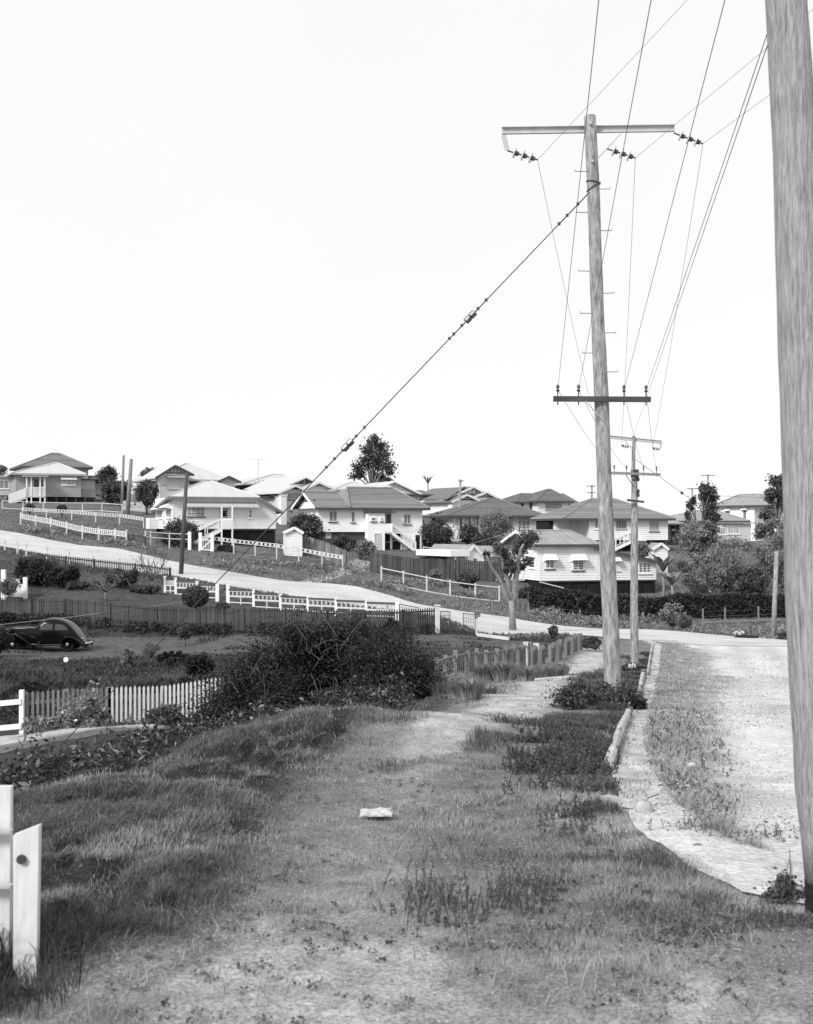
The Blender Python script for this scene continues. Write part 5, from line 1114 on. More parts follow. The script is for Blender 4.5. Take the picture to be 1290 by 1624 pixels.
# second pole
D2=52.0; base=GD(1007.5,D2); r=thing('power_pole','second timber power pole with two crossarms, down the verge past the tall pole','power pole',base)
obj('pole_shaft',shaft([(1006.5,752,9.2),(1006.5,850,11.2),(1006,960,12.6),(1007,1072,13.5)],D2,14,seed=5),MPOL,r,smooth=True)
obj('upper_shaft',shaft([(1005.6,691.5,5.6),(1004.5,760,6.2)],D2-.16,10,seed=6),MPOL,r,smooth=True)
mb=MB(); mb.box(P(1002,0,D2).x,P(1011.5,0,D2).x,D2-.3,D2+.22,P(0,757,D2).z,P(0,745,D2).z); obj('pole_clamp',mb,MIRON,r)
mb=MB(); a,b=P(966,693,D2-.2),P(1049.8,701.5,D2+.0); mb.bar(a,b,.012,.13)
for s in (.065,-.065): mb.bar(a+U*s,b+U*s,.09,.012)
obj('crossarm',mb,MSTE,r); mb=MB(); mb.bar(P(991,698,D2-.25),P(1007.5,717,D2-.2),.02,.08,up=(0,1,0)); obj('brace',mb,MSTE,r); mb=MB(); mb.bar(P(1048.5,703,D2),P(1048,711,D2),.07,.02,up=(0,1,0)); obj('hanger',mb,MSTE,r)
S2=[(P(967,694,D2-.2),P(950,690,D2-.9)),(P(999,708,D2-.2),P(986,706.5,D2-.9)),(P(1047.5,712,D2),P(1035,710.5,D2-.8))]
for a,b in S2: strain(r,a,b,.085)
mb=MB(); mb.bar(P(968.5,750,D2-.3),P(1047.8,752.7,D2-.3),.11,.11); obj('lower_crossarm',mb,MPOST,r); mb=MB(); mb.bar(P(993,754,D2-.36),P(1007,773,D2-.25),.02,.06,up=(0,1,0)); obj('brace',mb,MIRON,r)
L2=[P(974.5,745.5,D2-.3),P(994,746,D2-.3),P(1021,746.5,D2-.3),P(1041.5,747.5,D2-.3)]
for c in L2: pins(r,c,0)
mb=MB(); mb.bar(P(995,793,D2-.35),P(1021.5,796,D2-.35),.1,.09); obj('small_arm',mb,MIRON,r)
mb=MB()
for y in (779,785,760): q=P(1012.5,y,D2-.2); mb.ball(q,.07,.07,.1,6,4)
obj('fitting',mb,MIRON,r)
# near pole at the right edge
D3=7.0; base=P(1321,1462,D3); r=thing('power_pole','thick weathered power pole cut by the right edge, close to the camera','power pole',base)
ppx=[(1222,-520,60),(1247,0,65.5),(1257,160,67),(1266,400,69),(1276,700,73),(1288,1000,77),(1303,1250,80),(1320,1400,83)]
obj('pole_shaft',shaft(ppx,D3,28,seed=9),MPOLN,r,smooth=True); obj('base_band',shaft([(1320,1396,84.5),(1324,1480,86)],D3,28,seed=10),MTAR,r,smooth=True)
mb=MB(); c=P(1235,-300,D3); mb.bar(c+Vector((-1.0,-.2,0)),c+Vector((1.0,-.2,0)),.11,.12); obj('crossarm',mb,MXARM,r)
# stub pole
b=GD(1226.5,74); t=P(1232,876,74); r=thing('stub_pole','short leaning stub pole with pale cut top in front of the trees','pole',b); mb=MB(); mb.tube([b-U*.3,lerp(b,t,.5),t],[.165,.145,.13],12); obj('pole_shaft',mb,MPOL,r,smooth=True); mb=MB(); mb.tube([t+U*.003,t+U*.04],.135,12); obj('top_cap',mb,MW2,r)
mb=MB(); q=lerp(b,t,.93); mb.box(q.x+.08,q.x+.2,q.y-.1,q.y+.1,q.z-.06,q.z+.1); obj('bracket',mb,MIRON,r)
# distant poles
def far_pole(label,px0,py0,px1,py1,D,w,arms=(),mat=MPOL):
    b=P(px0,py0,D); b.z=min(b.z,gzs(b.x,b.y)); t=P(px1,py1,D); r=thing('distant_pole',label,'pole',b,'poles on the hillside'); mb=MB(); mb.tube([b-U*.3,t],[w*.6,w*.42],8); obj('pole_shaft',mb,mat,r,smooth=True)
    for py,w0,w1 in arms: x=px0+(px1-px0)*(py-py0)/(py1-py0); mb=MB(); mb.bar(P(x-w0,py,D-.15),P(x+w1,py,D-.15),.1,.12); obj('crossarm',mb,MPOST,r)
    return r
far_pole('bare dark roadside pole in front of the wide hipped weatherboard house',286.5,919,296.5,750,87.5,.3,mat=MARKP if 'MARKP' in globals() else MDK)
far_pole('thinner left one of two bare poles by the hill shrubs',193,815,196.5,722,133,.3,mat=MPOST); far_pole('stouter right one of two bare poles by the hill shrubs',202,817,208.5,728,128,.42,mat=MPOST)
far_pole('thin pole with small crossarm before the dark battened gables',729,830,730.5,760,140,.28,((762.5,3.5,5),)); far_pole('thin skyline pole with two arms just left of the tall pole',938,830,939,769,170,.28,((771,9,6),(781,8,6)))
far_pole('skyline pole whose crossarm shows left of the gum trees',1098,840,1098,774,168,.26,((775,8,8),)); far_pole('skyline pole with crossarm rising above the gum trees',1122,840,1123,752,172,.3,((754,11,11),))
# ---------------------------------------------------------------- wires
def wire(label,a,b,sag=.0,rad=.006,mat=None,n=14,group='overhead lines'):
    mb=MB(); ps=[lerp(a,b,i/n)-U*(sag*4*(i/n)*(1-i/n)) for i in range(n+1)]; mb.tube(ps,rad,5); return single('power_line',mb,mat or MWIRE,label,'power line',group)
def ext(a,px,py,D,Dend):
    """line from a through the photo point (px,py) at distance D, carried on to distance Dend"""
    m=P(px,py,D); t=(Dend-a.y)/(m.y-a.y); return a+(m-a)*t
for c,(px,py),lb in zip(LVP,((950,0),(1033,0),(1150,0),(1219,48)),('power line to the leftmost pin of the lower crossarm','power line to the second pin left of the tall pole','power line to the first pin right of the tall pole','power line to the rightmost pin of the lower crossarm')):
    wire(lb,c+U*.1,ext(c+U*.1,px,py,10,6.6),.0,.0044)
for (a,b),(px,py),lb in zip(SI,((1090,0),(1219,74),(1224,148)),('line rising from the left hanging insulator string','line rising from the middle insulator string','line rising from the right end insulator string')):
    dx,dy=px-(b.x/b.y*F+CX),py-(YH-(b.z-CAMZ)/b.y*F); k=3.2; e=P(b.x/b.y*F+CX+dx*k,YH-(b.z-CAMZ)/b.y*F+dy*k,18); wire(lb,b,e,0,.0042)
wire('faint line crossing to the second pole from the upper right',P(1218,70,9),P(1003,697,D2-.3),0,.0042)
for (a,b),(c,d),lb in zip(SI,S2,('thin conductor from left insulator string to the second pole','thin conductor from middle insulator string to the second pole','thin conductor from right insulator string to the second pole')): wire(lb,b,d,.25,.005)
for c,d,lb in zip(LVP,L2,('span from the leftmost pin down to the second pole','span from the second pin down to the second pole','span from the third pin down to the second pole','span from the rightmost pin down to the second pole')): wire(lb,c+U*.1,d+U*.1,.2,.005)
for px,py,c,lb in ((1100,800,0,'slack line from second pole to the right trees'),): pass
a=P(1006,727,D2-.2); e=P(1096,792,74); wire('short guy line from the second pole towards the gum trees',a,e,0,.011,MIRON); q=lerp(a,e,.79); mb=MB(); dd=(e-a).normalized(); mb.tube([q-dd*.18,q+dd*.18],.085,8); single('guy_insulator',mb,MPORD,'dark insulator on the short guy line right of the second pole','insulator')
# pale service wires sagging over the yard
def polywire(label,pp,rad,mat):
    mb=MB(); mb.tube([P(*p) for p in pp],rad,5); return single('service_wire',mb,mat,label,'service wire','pale service wires')
polywire('pale service wire crossing above the car roof and dark picket fence towards the tiled house',[(-30,994,60),(110,979,66),(220,964,74),(342,948,82),(430,925,90),(480,916,94),(574,902,101),(700,877,114),(813,843,122)],.02,MWIRP)
polywire('pale service wire crossing the lawn from the white side gate',[(-30,948,76),(46,941,79),(153,928,84),(220,919,88),(300,903,93),(380,886,99),(430,872,104)],.018,MWIRP)
polywire('thin pale service wire passing over the driveway to the tiled house stair',[(430,893,101),(514,887,104),(600,863,116),(672,848,122)],.013,MWIRP)
polywire('line behind the second pole running right over the gum trees',[(1097,785,150),(1180,788,140),(1260,792,130)],.02,MWIRE)
polywire('line passing before the two storey house at the right edge',[(1123,757,165),(1190,812,140),(1262,815,120)],.02,MWIRP)
# ---------------------------------------------------------------- the car
def car():
    s_=62/F/3.909; c0=GD(z6(300,0)[0],62); X=lambda px:(px-300)*s_; Z=lambda py:(742-py)*s_
    r=thing('sedan_car','black rounded sedan with fastback tail parked on the yard track','car',c0)
    W=lambda v:Vector((c0.x+v[0],c0.y+v[1],c0.z+v[2]))
    st=[(42,655,.16,.5),(52,612,.24,.42),(75,598,.30,.40),(150,596,.40,.38),(215,597,.52,.36),(246,598,.66,.34),(262,575,.70,.34),(282,548,.72,.34),(320,538,.73,.34),(370,540,.73,.34),(425,556,.73,.34),(460,585,.72,.34),(490,622,.68,.35),(515,655,.62,.37),(535,682,.52,.40),(548,700,.40,.42)]
    mb=MB(); n=None
    for px,py,hw,zb in st:
        x=X(px); zt=Z(py); belt=min(1.17,zt-.10); zb=min(zb,zt-.2); top=zt-belt; wr=hw*(.78 if top>.2 else .86)
        half=[(0,zb),(hw*.9,zb),(hw,zb+.12),(hw*1.02,(zb+belt)/2),(hw*.97,belt),(lerp(hw,wr,.55),belt+top*.5),(wr,belt+top*.82),(wr*.55,zt-.01),(0,zt)]
        ring=half+[(-a,b) for a,b in half[-2:0:-1]]; n=len(ring)
        for y,z in ring: mb.v.append(tuple(W((x,y,z))))
    m=len(st)
    for i in range(m-1):
        for k in range(n): k2=(k+1)%n; mb.f.append((i*n+k,i*n+k2,(i+1)*n+k2,(i+1)*n+k))
    mb.f.append(tuple(range(n))[::-1]); mb.f.append(tuple((m-1)*n+k for k in range(n)))
    b=obj('body',mb,MCAR,r,smooth=True); sd=b.modifiers.new('smooth','SUBSURF'); sd.levels=2; sd.render_levels=2
    def side(py,px):   # half width of the body at a given height/station
        x0=[t[0] for t in st]; hw=float(np.interp(px,x0,[t[2] for t in st])); zt=Z(float(np.interp(px,x0,[t[1] for t in st]))); z=Z(py); belt=min(1.17,zt-.1)
        if z<=belt: return hw*1.0
        top=zt-belt; wr=hw*.78; t=(z-belt)/top; return float(np.interp(t,[0,.5,.82,1],[hw*.97,lerp(hw,wr,.55),wr,wr*.5]))
    for sgn in (-1,1):
        for poly in (((270,610),(352,610),(352,575),(300,570),(286,578)),((366,610),(448,612),(432,588),(405,576),(366,574))):
            vs=[W((X(a),sgn*(side(c,a)-.008),Z(c))) for a,c in poly]; mb=MB(); mb.prism(vs,(0,sgn*.02,0)); wo=obj('window',mb,MCGL,r)
        # fenders
        for pts,name in ((((52,668,.05),(66,645,.16),(95,632,.19),(125,630,.2),(160,645,.2),(195,670,.18),(228,700,.12),(240,712,.06)),'front_fender'),(((402,700,.05),(410,668,.12),(430,648,.15),(455,641,.16),(485,650,.16),(515,672,.14),(540,695,.09),(552,706,.05)),'rear_fender')):
            mb=MB(); yc=sgn*(.70 if name=='front_fender' else .70); o=0; nn=9
            for a,c,hw in pts:
                for k in range(nn):
                    t=math.pi*k/(nn-1); mb.v.append(tuple(W((X(a),yc+hw*math.cos(t)*1.0,Z(c)-.11*(1-math.sin(t))-.0))))
            for i in range(len(pts)-1):
                for k in range(nn-1): mb.f.append((i*nn+k,i*nn+k+1,(i+1)*nn+k+1,(i+1)*nn+k))
            # skirt down the outer side
            for i,(a,c,hw) in enumerate(pts):
                mb.v.append(tuple(W((X(a),yc+sgn*hw*.96,max(.36,Z(c)-.34)))))
            e=len(pts)*nn; ko=0 if sgn>0 else nn-1
            for i in range(len(pts)-1): mb.f.append((i*nn+ko,(i+1)*nn+ko,e+i+1,e+i))
            fo=obj(name,mb,MCAR,r,smooth=True); so_=fo.modifiers.new('thick','SOLIDIFY'); so_.thickness=.02
        for px in (108,442):
            c=W((X(px),sgn*.66,.355)); mb=MB(); mb.tube([c+Vector((0,-.085,0)),c+Vector((0,-.06,0)),c+Vector((0,.06,0)),c+Vector((0,.085,0))],[.31,.355,.355,.31],22); wo=obj('wheel',mb,MTYR,r,smooth=True)
            m2=MB(); m2.tube([c+Vector((0,sgn*.085,0)),c+Vector((0,sgn*.10,0))],.22,18); sub('rim',m2,MCAR,wo); m3=MB(); m3.tube([c+Vector((0,sgn*.10,0)),c+Vector((0,sgn*.125,0)),c+Vector((0,sgn*.135,0))],[.10,.09,.03],14); sub('hub_cap',m3,MCHR,wo)
        mb=MB(); a=W((X(150),sgn*.72,.33)); e=W((X(420),sgn*.72,.33)); mb.bar(a,e,.2,.05); obj('running_board',mb,MCAR,r); mb=MB(); mb.bar(a+Vector((.3,sgn*.1,.03)),e+Vector((0,sgn*.1,.03)),.012,.02); obj('trim_strip',mb,MCHR,r)
        c=W((X(78),sgn*.40,Z(622))); mb=MB(); mb.ball(c,.15,.10,.11,12,8); ho=obj('headlight',mb,MCAR,r,smooth=True); m2=MB(); m2.tube([c+Vector((-.135,0,0)),c+Vector((-.155,0,0))],[.085,.05],12); sub('headlight_lens',m2,MCHR,ho)
    mb=MB(); c=W((X(45),0,Z(640))); mb.box(c.x-.06,c.x+.06,c.y-.13,c.y+.13,c.z-.2,c.z+.25); obj('grille',mb,MCHR,r)
    for px,w,nm in ((30,.75,'front_bumper'),(573,.72,'rear_bumper')): c=W((X(px),0,.42)); mb=MB(); mb.tube([c+Vector((.12 if px<100 else -.14,-w,0)),c+Vector((0,-w*.6,0)),c+Vector((0,w*.6,0)),c+Vector((.12 if px<100 else -.14,w,0))],.045,6); obj(nm,mb,MCHR,r,smooth=True)
    c=W((X(528),-.5,Z(665))); mb=MB(); mb.ball(c,.05,.05,.05,8,6); obj('tail_lamp',mb,MCHR,r,smooth=True)
    vs=[W((X(249),y,z)) for y,z in ((-.56,Z(603)),(.56,Z(603)))]+[W((X(277),y,z)) for y,z in ((.48,Z(556)),(-.48,Z(556)))]; mb=MB(); mb.prism(vs,(-.03,0,.02)); obj('windscreen',mb,MCGL,r)
    return r
MCGL=M('car_window_glass',.06,.08,.2,2,spec=.25)
car()
# ---------------------------------------------------------------- litter and stones
def paper(label,p,w,d,h,seed,name='newspaper',mat=None,cat='litter'):
    rr=random.Random(seed); mb=MB(); n=7
    for j in range(n):
        for i in range(n): mb.v.append((p.x+(i/(n-1)-.5)*w+rr.uniform(-.01,.01),p.y+(j/(n-1)-.5)*d,p.z+h*(.35+.65*rr.random())*(.4+.6*abs(math.sin(i*1.1+j*.7)))+.02))
    for j in range(n-1):
        for i in range(n-1): k=j*n+i; mb.f.append((k,k+1,k+n+1,k+n))
    o=single(name,mb,mat or MPAP,label,cat); m=o.modifiers.new('t','SOLIDIFY'); m.thickness=.012; return o
paper('crumpled open newspaper lying flat on the short grass track',G(596,1294)+Vector((0,0,.0)),.27,.26,.035,3)
paper('white paper scrap at the foot of the bank under the vines',GD(88,13.6)+Vector((0,0,.05)),.2,.25,.12,4,'paper_scrap'); paper('smaller white scrap near the left end of the bank',GD(42,12.6)+Vector((0,0,.05)),.12,.2,.1,5,'paper_scrap')
paper('crumpled white paper in weeds on the kerb behind the tall pole',GD(1002.5,39)+Vector((0,0,.25)),.2,.25,.28,6,'paper_scrap'); paper('white crumpled bundle on the far street edge by the stub pole',GD(1172,74.6)+Vector((0,0,.02)),.55,.5,.45,8,'paper_bundle')
def stone(label,p,rx,rz,seed,name='stone',mat=None):
    rr=random.Random(seed); mb=MB(); mb.ball(p+U*rz*.3,rx,rx*.8,rz,9,6); mb.v=[(x+rr.uniform(-.1,.1)*rx,y+rr.uniform(-.1,.1)*rx,z+rr.uniform(-.08,.08)*rz) for x,y,z in mb.v]; return single(name,mb,mat or MROCK,label,'stone',smooth=True)
stone('rounded concrete kerb stub at the end of the broken gutter',G(1022,1290),.085,.09,1,'kerb_stub',MCON); stone('dark stone lying in the sandy washout',G(1088,1317),.05,.03,2,mat=MFEN2); stone('small dark stone lower in the sandy washout',G(1107,1343),.045,.02,3,mat=MFEN2); stone('pale stone in the weeds at the gravel edge',G(1098,1218),.06,.05,4)
stone('broken concrete lump beside the kerb weeds',G(1008,1122),.16,.16,5,'concrete_lump',MCON)
mb=MB(); p=GD(105,54); mb.tube([p+U*.32+Vector((.0,-.04,0)),p+U*.32+Vector((0,.04,0))],.11,16); o=single('round_plate',mb,MW,'small round white plate on a stake before the car','plate'); 
mb=MB(); p=GD(1184,74); mb.ball(p+U*.05,.8,.4,.15,10,5); single('dark_bundle',mb,MDK2,'low dark bundle on the verge by the stub pole','bundle',smooth=True)
# concrete lip where the kerb ends
a=G(960,1275); b=G(1004,1284); mb=MB(); mb.bar(a+U*.03,b+U*.03,.09,.1); single('kerb_fragment',mb,MCON,'broken slab of kerb lying across the end of the gutter','kerb fragment')
# ---------------------------------------------------------------- vegetation
r5=lambda x,y:(1040+x/5.16,740+y/5.16)
z8=lambda x,y:(x/3.225,1020+y/3.225)
def leafquads(c, size, asp=1.7, up=.35, var=.45):
    """c (n,3) leaf centres -> quads of random orientation"""
    n=len(c); nr=rng.normal(size=(n,3)); nr[:,2]+=up*2; nr/=np.linalg.norm(nr,axis=1)[:,None]
    t=rng.normal(size=(n,3)); a=np.cross(nr,t); a/=np.linalg.norm(a,axis=1)[:,None]; b=np.cross(nr,a)
    s=size*(1+var*(rng.random(n)*2-1))[:,None]; a=a*s*asp/2; b=b*s/2
    V=np.stack([c-a,c-b*.9+a*.1,c+a,c+b*.9+a*.1],1).reshape(-1,3); return V,np.arange(n*4).reshape(n,4)
def clump_points(c, r, n):
    """points filling a lumpy ball, denser towards its shell"""
    d=rng.normal(size=(n,3)); d/=np.linalg.norm(d,axis=1)[:,None]; q=np.where(rng.random(n)<.75,rng.random(n)**.5,1.0+.38*np.abs(rng.normal(size=n)))
    nz=.62+.6*(np.sin(d[:,0]*5+c[0]*3)*np.sin(d[:,1]*4.3+c[2]*2)*.5+.5)*rng.uniform(.7,1.1)
    return c+d*(q*nz)[:,None]*r
def clumps_px(cl, D, spread=.8):
    out=[]
    for i,t in enumerate(cl):
        x,y,r=t[:3]; m=r*D/F; d=D+rnd.uniform(-1,1)*spread*m*1.6; p=P(x,y,d); out.append((np.array(p),np.array([m,m,m*.85])*1.02))
    return out
def auto(cx,cy,rx,ry,k=9):
    """pixel clumps filling an ellipse"""
    out=[]
    for i in range(k):
        a=2*math.pi*i/k+rnd.uniform(-.3,.3); q=.72*math.sqrt(rnd.uniform(.25,1.15)); out.append((cx+rx*q*math.cos(a),cy+ry*q*math.sin(a),min(rx,ry)*rnd.uniform(.26,.58)))
    out.append((cx,cy,min(rx,ry)*.6)); return out
def plant(name,label,cat,cl,D,mat,n=260,size=.16,base=None,trunk=.0,bark=None,group=None,limbs=True,spread=.8,up=.35,leafname='foliage',asp=1.7):
    """cl: pixel clumps (px,py,r) at distance D; grows limbs from the base to each clump"""
    cs=clumps_px(cl,D,spread); cx=sum(t[0] for t in cl)/len(cl)
    b=GD(base[0] if base else cx, D)
    if base and len(base)>1 and base[1] is not None: b=P(base[0],base[1],D); b.z=min(b.z,gzs(b.x,b.y)) if gzs(b.x,b.y)<b.z else b.z
    r=thing(name,label,cat,b,group); pts_=[]
    for c,rr in cs: pts_.append(clump_points(c,rr,int(n*max(.4,(rr[0]/np.mean([q[1][0] for q in cs]))**2))))
    c=np.concatenate(pts_); c[:,2]=np.maximum(c[:,2],gz(c[:,0],c[:,1])+.02); V,Fc=leafquads(c,size,asp,up)
    npobj(leafname,V,Fc,mat,r,b)
    if trunk>0:
        mb=MB(); low=min(x[0][2]-x[1][2] for x in cs); top=max(cs,key=lambda t:t[0][2])[0]; fk=Vector((lerp(b.x,top[0],.35),b.y,max(b.z+.3,lerp(b.z,low,.9)))); mb.tube([b-U*.2,lerp(b,fk,.5)+Vector((trunk*.3,0,0)),fk],[trunk*1.15,trunk*.95,trunk*.75],8)
        for cc,rr in cs:
            e=Vector(cc); m=lerp(fk,e,.5)+Vector((0,0,(e.z-fk.z)*.12)); mb.tube([fk-U*.05,m,e],[trunk*.5,trunk*.28,trunk*.08],5)
        obj('trunk' if trunk>.08 else 'stem',mb,bark or MBARK,r,smooth=True)
    return r
sc=lambda fn,lst,s:[(*fn(x,y),q/s) for x,y,q in lst]
# -- trees on the hill
plant('gum_tree','tall open gum tree standing alone on the skyline above the tiled roof','tree',sc(c3,[(590,90,48),(640,112,46),(562,140,42),(605,180,55),(662,170,42),(540,192,38),(500,242,40),(478,292,26),(560,232,38),(640,232,44),(690,232,38),(702,272,28),(640,296,34),(520,282,34),(668,322,26),(628,345,34),(692,318,20),(600,55,24)],K),190,MLEAF,n=260,size=.26,base=(c3(580,380)[0],None),trunk=.42,bark=MBARK,up=.1)
for t in (('leafy dark tree rising behind the grey verandah house','tree',(668,250,52,48),150,MLEAF,.3),('dark rounded shrub mass right of the grey verandah house','shrub',(690,355,62,62),139,MLEAF,.26),('dark shrub between the two bare poles and the pale side wall','shrub',(755,345,45,60),141,MLEAF,.26),('dark tree left of the battened gable house','tree',(915,355,58,66),130,MLEAF,.26),('taller pale tree at the back of the battened gable house','tree',(930,248,42,34),165,MLEAM,.3),('low clipped shrub row by the short white pickets','shrub',(790,432,55,16),134.5,MLEAF,.2),('pale bush at the left photo edge beside the hilltop house','shrub',(15,255,26,60),158,MLEAM,.3)):
    (x,y,a,b)=t[2]; p=c1(x,y); plant('tree' if t[1]=='tree' else 'shrub',t[0],t[1],auto(p[0],p[1],a/K*1.15,b/K*1.15,16),t[3],t[4],210,t[5]*.72,trunk=.12 if t[1]=='tree' else .07,bark=MBARKD)
def ball_shrub(label,px,py,rx,ry,D,mat=MLEAF,n=1500,size=.12):
    c=P(px,py,D); b=GD(px,D); r=thing('clipped_shrub',label,'shrub',b,'clipped round shrubs'); d=rng.normal(size=(n,3)); d/=np.linalg.norm(d,axis=1)[:,None]; q=(.82+.22*rng.random(n))
    pts_=np.array(c)+d*q[:,None]*np.array([rx,rx,ry])*D/F; pts_[:,2]=np.maximum(pts_[:,2],gz(pts_[:,0],pts_[:,1])+.02); V,Fc=leafquads(pts_,size); npobj('foliage',V,Fc,mat,r,b)
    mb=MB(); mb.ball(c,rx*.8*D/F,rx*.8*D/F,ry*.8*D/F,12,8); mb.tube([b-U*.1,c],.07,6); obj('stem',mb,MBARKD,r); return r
ball_shrub('left one of two round shrubs on the grass below the verandah house',*c1(186,450),7.5,6.2,124); ball_shrub('right one of two round shrubs on the grass below the verandah house',*c1(385,457),7.5,6.4,123)
ball_shrub('large dark round clipped bush by the white panelled fence gateway',*z6(1212,415),20.5,16.5,76,MLEAF,3800,.11); ball_shrub('small round clipped bush right of the large dark one',*z7(274,298),11,6,75.5,MLEAF,1300,.1)
for lb,fn,q,D,mat,sz,n in (
 ('dark round bush by the porch stair of the wide hipped house',c2,(250,625,95,100),104.2,MLEAF,.2,260),
 ('small dark shrub behind the thin double rail fence',c2,(535,712,55,28),103.6,MLEAF,.17,180),
 ('dark shrub in front of the open verandah house',c2,(775,345,70,48),148,MLEAF,.26,200),
 ('large dark tree between the outhouse and the tiled house',c2,(1045,575,88,100),117,MLEAF,.22,300),
 ('low dark shrub against the brick undercroft of the tiled house',c3,(425,706,80,38),122,MLEAF,.2,220),
 ('paler shrub at the driveway corner of the tiled house',c3,(548,752,48,64),110,MLEAM,.19,260),
 ('wide dark shrubbery on the bank right of the tiled house',c4,(130,415,110,80),129,MLEAF,.24,320),
 ('dark mushroom shaped shrub before the battened gable house',c4,(137,318,34,24),140,MLEAF,.2,180),
 ('shrub below the tall shuttered windows',c4,(325,418,52,50),127,MLEAF,.22,230),
 ('loose feathery tree in front of the broad dark hipped roof',c4,(482,385,98,100),122,MLEAM,.14,520),
 ('low shrub under the feathery tree by the garage',c4,(420,455,80,35),121,MLEAF,.2,220),
 ('dark shrub beside the lower stair of the broad dark hipped house',c4,(590,470,40,45),127,MLEAF,.22,200),
 ('spiky shrub against the dark paling fence',c4,(118,672,40,26),95.5,MLEAM,.18,150),
 ('low shrub against the right part of the dark paling fence',c4,(320,695,75,34),95.5,MLEAF,.17,220),
 ('shrub at the cottage side porch foot',c4,(665,790,35,40),94,MLEAF,.17,200),
 ('shrub beside the second pole and outhouse',c5,(235,750,34,46),107,MLEAM,.2,200),
 ('dark bush under the verandah of the grey roofed house',c5,(420,715,34,30),140,MLEAF,.24,160)):
    p=fn(q[0],q[1]); tr='tree' in lb; plant('tree' if tr else 'shrub',lb,'tree' if tr else 'shrub',auto(p[0],p[1],q[2]/K*1.12,q[3]/K*1.12,12),D,mat,int(n*1.6),sz*.72,trunk=.12 if tr else .06,bark=MBARKD)
# -- trees at the right
plant('gum_tree','tall dense gum tree in front of the grey roofed house','tree',sc(r5,[(400,170,44),(452,190,46),(392,232,44),(462,262,50),(420,300,56),(475,330,40),(430,370,52),(486,405,38),(440,425,46),(382,190,30),(505,425,30)],5.16),138,MLEAF,300,.19,base=(r5(370,560)[0],None),trunk=.2)
plant('gum_tree','slim sparse gum tree left of the dense gum tree','tree',sc(r5,[(300,290,34),(276,322,28),(312,262,22),(262,390,26),(266,425,24),(298,345,22)],5.16),142,MLEAF,190,.18,base=(r5(345,560)[0],None),trunk=.14)
plant('gum_tree','broad gum tree beside the near pole and the two storey house','tree',sc(r5,[(990,125,56),(1045,120,50),(952,218,46),(1032,215,62),(936,268,34),(1055,305,56),(902,395,40),(1000,350,44),(1070,200,50),(870,405,22),(945,400,34)],5.16),122,MLEAF,360,.18,base=(r5(985,620)[0],None),trunk=.26)
plant('feathery_tree','mid grey feathery tree right of the tiled house above the outhouse','tree',sc(r5,[(300,500,74),(250,570,72),(330,590,80),(222,650,46),(395,600,60),(300,660,62),(350,690,60)],5.16),104,MLEAM,520,.12,base=(r5(300,1000)[0],None),trunk=.13,bark=MBARKD)
plant('pale_tree','pale leaved small tree in front of the sunroom','tree',sc(r5,[(430,490,44),(475,520,40),(420,560,44),(470,590,44),(440,640,40)],5.16),103,MLEAL,300,.17,base=(r5(440,900)[0],None),trunk=.1)
plant('feathery_tree','large soft feathery tree in the middle of the right hand thicket','tree',sc(r5,[(560,640,74),(650,625,66),(735,655,66),(500,745,92),(625,750,100),(430,870,80),(530,880,100),(640,850,90),(480,970,80),(590,980,96)],5.16),96,MLEAM,800,.11,base=(r5(560,1080)[0],None),trunk=.16,bark=MBARKD)
plant('dark_tree','darker rounded tree in the thicket left of the stub pole','tree',sc(r5,[(690,890,70),(745,960,74),(805,870,84),(865,940,76),(775,1020,66),(850,1020,60),(700,1020,60)],5.16),93.5,MLEAF,600,.13,base=(r5(790,1080)[0],None),trunk=.12,bark=MBARKD)
plant('feathery_tree','tall soft tree behind the stub pole','tree',sc(r5,[(860,690,92),(960,640,90),(1045,600,86),(1060,480,66),(1000,760,90),(890,790,84),(1055,840,84),(1090,720,80),(1060,940,64),(960,880,70),(1110,560,70)],5.16),100,MLEAM,640,.12,base=(r5(1020,1080)[0],None),trunk=.15,bark=MBARKD)
plant('pale_tree','pale leaved tree below the two storey house','tree',sc(r5,[(870,500,50),(940,480,50),(985,460,40),(850,560,44),(930,560,50)],5.16),112,MLEAL,280,.18,base=(r5(900,900)[0],None),trunk=.1)
plant('dark_tree','leafy tree between the banana plants and the soft feathery tree','tree',sc(r5,[(215,800,60),(275,860,70),(335,905,60),(340,770,56),(260,940,50),(330,1000,56),(410,760,50),(400,1010,50)],5.16),94.5,MLEAM,460,.12,base=(r5(280,1080)[0],None),trunk=.1,bark=MBARKD)
# banana plants beside the cottage
def fronds(name,label,cat,px,D,h,n,ln,w,mat,lean=.5,seed=1,group=None):
    rr=random.Random(seed); b=GD(px,D); r=thing(name,label,cat,b,group); mb=MB(); t=b+U*h; mb.tube([b-U*.1,lerp(b,t,.5)+Vector((.06,0,0)),t],[.14,.11,.08],7); obj('stem',mb,MBARK,r,smooth=True); mb=MB()
    for i in range(n):
        a=2*math.pi*i/n+rr.uniform(-.3,.3); d=Vector((math.cos(a),math.sin(a)*.8,0)); L=ln*rr.uniform(.8,1.15); sd=Vector((-d.y,d.x,0)); prev=None; m=9
        for k in range(m+1):
            s=k/m; p=t+d*(L*s*lean*1.3)+U*(L*(s*.95-s*s*.9*lean*1.3)); ww=w*math.sin(math.pi*min(1,.12+s*.88))**.8*(1 if k%2 else .82)+.01
            mb.v+= [tuple(p-sd*ww-U*ww*.35),tuple(p),tuple(p+sd*ww-U*ww*.35)]
            o=len(mb.v)-3
            if k: mb.f+=[(o-3,o-2,o+1,o),(o-2,o-1,o+2,o+1)]
    obj('leaves',mb,mat,r); return r
